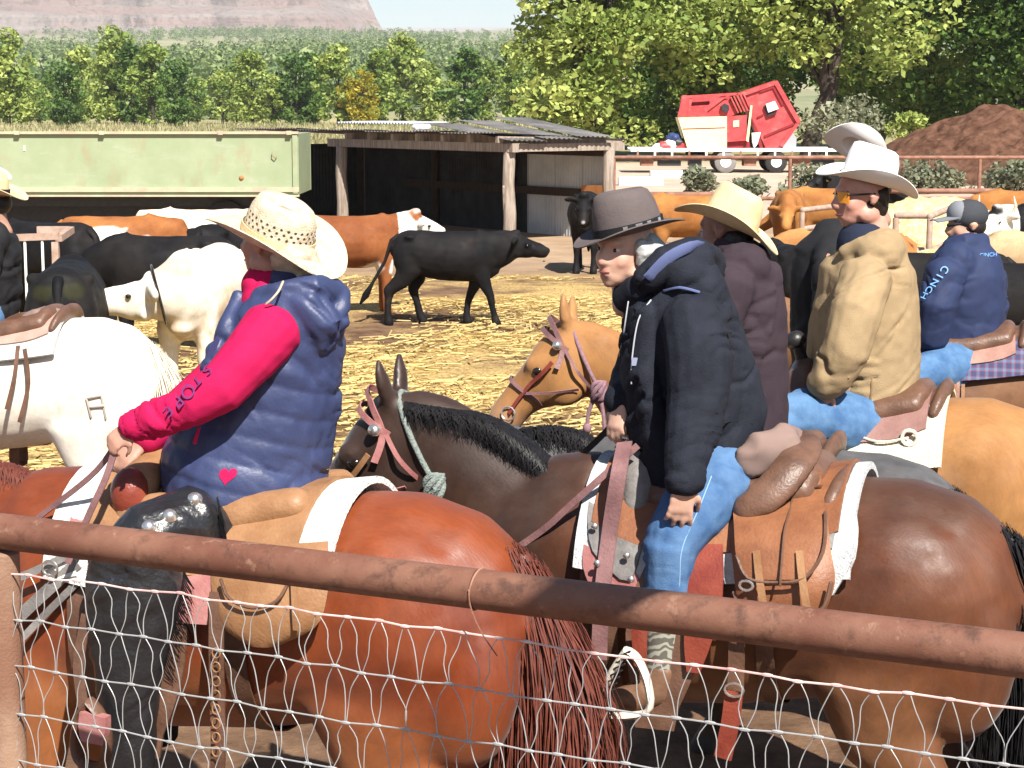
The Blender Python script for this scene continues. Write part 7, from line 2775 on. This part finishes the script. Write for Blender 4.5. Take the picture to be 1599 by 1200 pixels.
    g.tube([on_side(R, 1160, 730, 0, yl=.17), on_side(R, 1190, 706, 0, yl=.15), on_side(R, 1228, 692, 0, yl=.10), on_side(R, 1246, 692, 0, yl=-.03)], [(.04, .02), (.055, .03), (.055, .03), (.04, .02)], n=14)
    cl = g.build('folded_cloth', M_RAG, None, remesh=.010, relax=2, disp=lambda co, no: .012 * (1 - np.abs(vnoise(co * 17)) * 2))
    cl.matrix_world = rmat(R)
    tag(cl, 'pinkish folded cloth lying over the cantle behind the woman', 'cloth')
    # front: grey fork leathers, maroon latigo, rose pad corner, conchos
    side_plate('front_jockey', R, t, [(925, 745), (918, 800), (925, 860), (968, 905)], [(1000, 735), (1004, 800), (1000, 860), (985, 908)], .060, .012, L_GREY)
    side_plate('rose_pad_corner', R, t, [(912, 850), (910, 885), (925, 925)], [(990, 890), (998, 905), (1000, 930)], .050, .012, L_PINK)
    strap('latigo', t, [on_side(R, 975, 690, 0, yl=.20), on_side(R, 966, 740, 0, yl=.29), on_side(R, 952, 830, .09), on_side(R, 940, 930, .085), on_side(R, 935, 1030, .08)], (0, 1, 0), .045, L_MAUVE, .005)
    strap('latigo_keeper', t, [on_side(R, 948, 772, .10), on_side(R, 962, 778, .115), on_side(R, 978, 770, .10)], (0, 1, 0), .02, L_BROWN)
    for px, py in ((978, 868), (985, 905), (928, 822), (932, 880)):
        Geo().ball(on_side(R, px, py, .085), (.011, .007, .011), n=8).build('concho', M_SILVER, t)
    side_plate('near_fender', R, t, [(1070, 850), (1072, 930), (1068, 1000), (1072, 1050)], [(1128, 850), (1128, 930), (1112, 1000), (1092, 1052)], .075, .01, L_RED)
    side_plate('front_fender_edge', R, t, [(985, 985), (990, 1040)], [(1010, 980), (1008, 1050)], .10, .01, L_RED, 3, 4)
    # stirrup laced in rawhide
    sp = [on_side(R, a, b, 0, yl=.47) for a, b in [(978, 1015), (950, 1060), (940, 1105), (950, 1118), (1010, 1112), (1012, 1070), (996, 1030)]]
    sp = catmull(sp + [sp[0]], 4)[:-1]
    Geo().tube(sp, [(.024, .010)] * len(sp), ref=(0, 1, 0), n=8, closed=True).build('stirrup', M_RAWHIDE, t)
    g = Geo()
    for i in range(9):
        f = i / 8
        p = on_side(R, 976 - 34 * f, 1022 + 80 * f, 0, yl=.488)
        g.tube([p + V((-.016, .004, .012)), p + V((.016, .004, -.006))], .0028, n=5)
    lc = g.build('stirrup_lacing', L_BLACK, t)
    lc['kind'] = 'stuff'
    strap('rear_billet', t, [on_side(R, 1148, 960, .05), on_side(R, 1150, 1020, .04), on_side(R, 1148, 1085, .035)], (0, 1, 0), .045, L_BROWN, .006)
    strap('billet_end', t, [on_side(R, 1146, 1080, .05), on_side(R, 1140, 1130, .05), on_side(R, 1128, 1185, .045)], (0, 1, 0), .050, L_RED, .006)
    p = on_side(R, 1146, 1078, .06)
    Geo().tube([p + V((.026 * math.cos(a), 0, .020 * math.sin(a))) for a in [q / 12 * 6.283 for q in range(12)]], .004, n=6, closed=True).build('buckle', M_SILVER, t)
    girth('rear_cinch', t, -.14, L_BROWN, .05, .014, 80)
    rn = tack_root('reins', 'brown leather rein held by the woman in the grey hat', bay, 'reins', 'reins')
    strap('rein', rn, [on_side(R, 996, 696, 0, yl=.22), on_side(R, 940, 745, 0, yl=.24), on_side(R, 890, 790, 0, yl=.24), on_side(R, 842, 832, 0, yl=.22), on_side(R, 740, 900, 0, yl=.17)], (0, 1, .3), .020, L_MAUVE)
    strap('rein', rn, [on_side(R, 968, 650, 0, yl=.12), on_side(R, 930, 690, 0, yl=.05), on_side(R, 880, 735, 0, yl=-.05)], (0, 1, .3), .018, L_BLACK)
    build_bridle(bay, HBY, 'pinkish leather bridle with grey knotted rope on the bay\'s head', L_PINK, L_TAN, M_ROPE)
    # ---- the three behind and the one at the left
    t = tack_root('western_saddle', 'brown saddle with cream pad edge under the man in the tan jacket', buck)
    saddle_core(t, L_BROWN, leather('mauve_brown_leather', (.20, .10, .085), (.27, .15, .13)), mat('cream_wool', (.68, .62, .48), .98, .05, var=.1, vscale=25, bump=.8, bscale=100), (L_BROWN, L_BLACK), fender_m=L_RED, skirt=(-.27, .36, 55))
    for pts in ([(1320, 672), (1370, 690), (1418, 684)], ):
        Geo().tube(catmull([on_side(buck, a, b, .07) for a, b in pts], 5), .005, n=6).build('saddle_string', M_RAWHIDE, t)
    p = on_side(buck, 1420, 684, .07)
    Geo().tube([p + V((.03 * math.cos(a), 0, .03 * math.sin(a))) for a in [q / 12 * 6.283 for q in range(12)]], .008, n=6, closed=True).build('string_ring', M_RAWHIDE, t)
    build_bridle(buck, HBK, 'reddish bridle with silver concho and mauve rope on the buckskin\'s head', L_MAUVE, L_RED, mat('mauve_rope', (.22, .13, .15), .9, .1, var=.3, vscale=60))
    t = tack_root('western_saddle', 'dark saddle with red edge under the straw-hatted man', roan)
    saddle_core(t, L_BROWN, L_BROWN, leather('red_pad', (.35, .04, .03)), (L_BROWN, L_BLACK), stirrup=True, skirt=(-.24, .36, 50), pad=(-.27, .44, 58))
    build_bridle(roan, HR, 'dark bridle on the roan horse\'s head behind the bay\'s mane', L_BLACK, L_BLACK)
    t = tack_root('western_saddle', 'worn brown saddle with grey pad on the cream horse', white)
    saddle_core(t, L_BROWN, leather('pale_brown_leather', (.30, .19, .15), (.40, .27, .22)), M_FELT, (L_BROWN, L_BLACK), skirt=(-.28, .36, 48), pad=(-.33, .44, 62))
    for pts in ([(38, 545), (44, 600), (30, 660)], [(28, 540), (22, 590), (10, 640)]):
        strap('saddle_string', t, [on_side(white, a, b, .06) for a, b in pts], (0, 1, 0), .022, L_BROWN)
    g = Geo()
    g.tube([on_side(white, 30, 525, 0, yl=.10), on_side(white, 62, 503, 0, yl=.08), on_side(white, 92, 500, 0, yl=.02)], [(.06, .05), (.08, .07), (.06, .05)], n=14)
    cl = g.build('folded_coat', M_RAG, None, remesh=.014, relax=2, disp=lambda co, no: .016 * (1 - np.abs(vnoise(co * 13)) * 2))
    cl.matrix_world = rmat(white)
    tag(cl, 'pinkish folded coat tied behind the saddle of the cream horse', 'coat')
    # brand on the cream horse's hip
    bg_ = Geo()
    for a, b in (((135, 622), (142, 652)), ((158, 617), (165, 655)), ((140, 636), (162, 634)), ((136, 622), (157, 618))):
        bg_.tube([on_side(white, *a, .004), on_side(white, *b, .004)], .006, n=5)
    bm = bg_.build('brand_mark', mat('grey_brand', (.42, .37, .32), .9), white)
    t = tack_root('western_saddle', 'worn brown saddle with leather strings under the man in the cap', pinto)
    saddle_core(t, L_BROWN, leather('rosy_brown_leather', (.24, .12, .09), (.34, .19, .15)), plaid_mat(), (L_BROWN, L_BLACK), skirt=(-.26, .36, 52), pad=(-.62, .44, 66))
    for k in range(4):
        strap('saddle_string', t, [on_side(pinto, 1468 + 12 * k, 600, .07), on_side(pinto, 1470 + 11 * k, 630, .07), on_side(pinto, 1466 + 11 * k, 665, .06)], (0, 1, 0), .018, L_TAN)


build_tack()
# ------------------------------------------------------------------ the front fence of pipe and wire
def build_front_fence():
    A, B = W(0, 827, 4.67), W(1599, 1027, 3.58)
    zr = (A.z + B.z) / 2
    A.z = B.z = zr
    dirv = (B - A).normalized()
    a, b = A - dirv * 1.6, B + dirv * 1.4
    t = wthing('pipe_and_wire_fence', ((A.x + B.x) / 2, (A.y + B.y) / 2, 0), 'rusty pipe rail with sagging wire mesh across the front', 'fence')
    m = bpy.data.materials['rusty_pipe']
    mr = mat('front_rail_rust', (.130, .050, .031), .6, .35, color2=(.215, .105, .068), vscale=3.2, bump=.08, bscale=200, detail=9)
    weather(mr, (.055, .026, .018), .52, .66, 13, (1, 1, 1), .75)
    weather(mr, (.30, .18, .12), .58, .68, 22, (1, 1, 1), .6)
    # rail in two lengths with a welded joint
    pj = W(785, 925, 4.2)
    s = (pj - A).dot(dirv)
    J = A + dirv * s
    Geo().tube([a, J - dirv * .002], .0445, n=40, caps=False).build('rail', mr, t)
    Geo().tube([J + dirv * .002, b], .0445, n=40, caps=False).build('rail', mr, t)
    nrm = dirv.cross(V((0, 0, 1))).normalized()        # toward the viewer
    if nrm.y > 0:
        nrm = -nrm
    ring = [J + nrm * (.0460 * math.cos(k / 24 * 6.283)) + V((0, 0, .0460 * math.sin(k / 24 * 6.283))) + dirv * (.006 * math.sin(k / 24 * 6.283)) for k in range(24)]
    Geo().tube(ring, .0025, n=6, closed=True).build('weld_seam', m, t)
    tie = [J + nrm * .0475 + V((0, 0, .01)), J + nrm * .048 + dirv * .006 + V((0, 0, -.03)), J + nrm * .045 + dirv * .028 + V((0, 0, -.08)), J + nrm * .03 + dirv * .06 + V((0, 0, -.135))]
    Geo().tube(catmull(tie, 5), .0016, n=5).build('tie_wire', m, t)
    # posts
    pl = mat('pale_rust_post', (.19, .095, .06), .75, .25, color2=(.30, .19, .13), vscale=3.0, bump=.25, bscale=120, detail=8)
    for s_ in ((W(-8, 860, 4.66) - A).dot(dirv), (B - A).length + 1.1):
        p = A + dirv * s_
        Geo().tube([V((p.x, p.y, -.05)), V((p.x, p.y, zr - .0)) - V((0, 0, .057))], .050, n=28, caps=False).build('post', pl, t)
        Geo().ball(V((p.x, p.y, zr - .057)), (.050, .050, .010), n=20).build('post_cap', pl, t)
    # wires: knots drift, stays bow
    mw = mat('galvanised_wire', (.36, .36, .355), .45, .5, metal=.2, var=.12, vscale=30)
    mp = mat('rusty_pink_wire', (.52, .27, .25), .6, .3, color2=(.66, .55, .52), vscale=9)
    r = random.Random(31)
    heights = [zr - .1015 - q for q in (0, .118, .238, .357, .477, .602)]
    sp = .0757
    L = (B - A).length
    i0, i1 = int(-.0 / sp), int((L + .25) / sp)
    knots = []
    off = nrm * .012

    def pt(s_, z):
        return V((A.x, A.y, 0)) + dirv * s_ + V((0, 0, z)) + off

    def vis(p):
        v = p - CAMP
        dz = v.dot(FWD)
        return 600 - v.dot(UPV) / dz * FPX < 1225 and -25 < v.x / dz * FPX + 799.5 < 1625
    for k, z in enumerate(heights):
        row = []
        for i in range(i0, i1 + 1):
            s_ = (i + (.5 if k % 2 else 0) + r.uniform(-.10, .10)) * sp + .02
            row.append((s_, z + r.uniform(-.004, .004) + .004 * math.sin(s_ * 2.3 + k)))
        knots.append(row)
        g = Geo()
        pts = [pt(*row[0]) - dirv * .12] + [pt(*q) for q in row] + [pt(*row[-1]) + dirv * .3]
        g.tube(pts, .0025 if k == 0 else .0020, n=6)
        for q in row:
            p = pt(*q)
            if vis(p):
                g.tube([p - dirv * .011, p - dirv * .004, p + dirv * .004, p + dirv * .011], [.0029, .0041, .0041, .0029], n=6)
        g.build('line_wire', mp if k == 0 else mw, t)
    for k in range(len(heights) - 1):
        up, lo = knots[k], knots[k + 1]
        for i in range(len(up)):
            for dj in ((-1, 0) if k % 2 == 0 else (0, 1)):
                j = i + dj
                if not 0 <= j < len(lo):
                    continue
                p, q = pt(*up[i]), pt(*lo[j])
                if not vis(p):
                    continue
                sgn = 1 if q.x > p.x else -1
                bow = dirv * (sgn * r.uniform(.004, .016))
                bow2 = dirv * (sgn * r.uniform(-.008, .014))
                pts = [p + dirv * (.004 * sgn), p.lerp(q, .3) + bow + nrm * r.uniform(-.006, .006), p.lerp(q, .65) + bow2 + nrm * r.uniform(-.006, .006), q - dirv * (.002 * sgn)]
                Geo().tube(catmull(pts, 3), .00125, n=5).build('stay_wire', mw, t)


build_front_fence()


# ------------------------------------------------------------------ unseen tree added so its limb throws a shadow band on the rail
def build_shadow_limb():
    t = wthing('added_shadow_tree', (10, -8, 0), 'unseen bare tree added to cast a shadow band on the rail', 'tree')
    A = W(990, 945, 4.06) + SUN_TO * 3.3
    B = W(705, 1160, 4.18) + SUN_TO * 3.3
    e = (A - B).normalized()
    K = A + SUN_TO * 9.0
    trunk = [V((10, K.y - 1, -.1)), V((9.8, K.y - 1, 4.0)), V((9.2, K.y - .8, 8.0)), V((8.4, K.y - .5, K.z + .4)), V((8.2, K.y - .4, K.z + 2.5))]
    Geo().tube(trunk, [.40, .34, .28, .2, .06], n=12).build('trunk', M_BARK, t)
    pts = [V((8.5, K.y - .5, K.z + .3)), V((6.0, K.y - .3, K.z + .6)), K, A + SUN_TO * 5.0, A + SUN_TO * 1.0, A, A.lerp(B, .5), B, B - e * .2]
    n_ = (len(pts) - 1) * 4 + 1
    Geo().tube(catmull(pts, 4), list(np.interp(np.linspace(0, 1, n_), [0, .3, .55, 1], [.14, .07, .085, .07])), n=10).build('limb', M_BARK, t)


build_shadow_limb()

# ------------------------------------------------------------------ the air: pale haze over the valley
def build_haze():
    me = Geo().box((0, 2800, 130), (26000, 26000, 280)).mesh('haze', smooth=False)
    m = bpy.data.materials.new('haze_air')
    m.use_nodes = True
    N, L = m.node_tree.nodes, m.node_tree.links
    N.remove(N['Principled BSDF'])
    v = N.new('ShaderNodeVolumePrincipled')
    v.inputs['Color'].default_value = (.93, .95, 1.0, 1)
    v.inputs['Density'].default_value = 0.00011
    v.inputs['Anisotropy'].default_value = 0.0
    L.new(v.outputs[0], N['Material Output'].inputs['Volume'])
    o = mesh_obj('haze', me, m)
    tag(o, 'pale haze in the air over the valley', 'haze', kind='stuff')


build_haze()
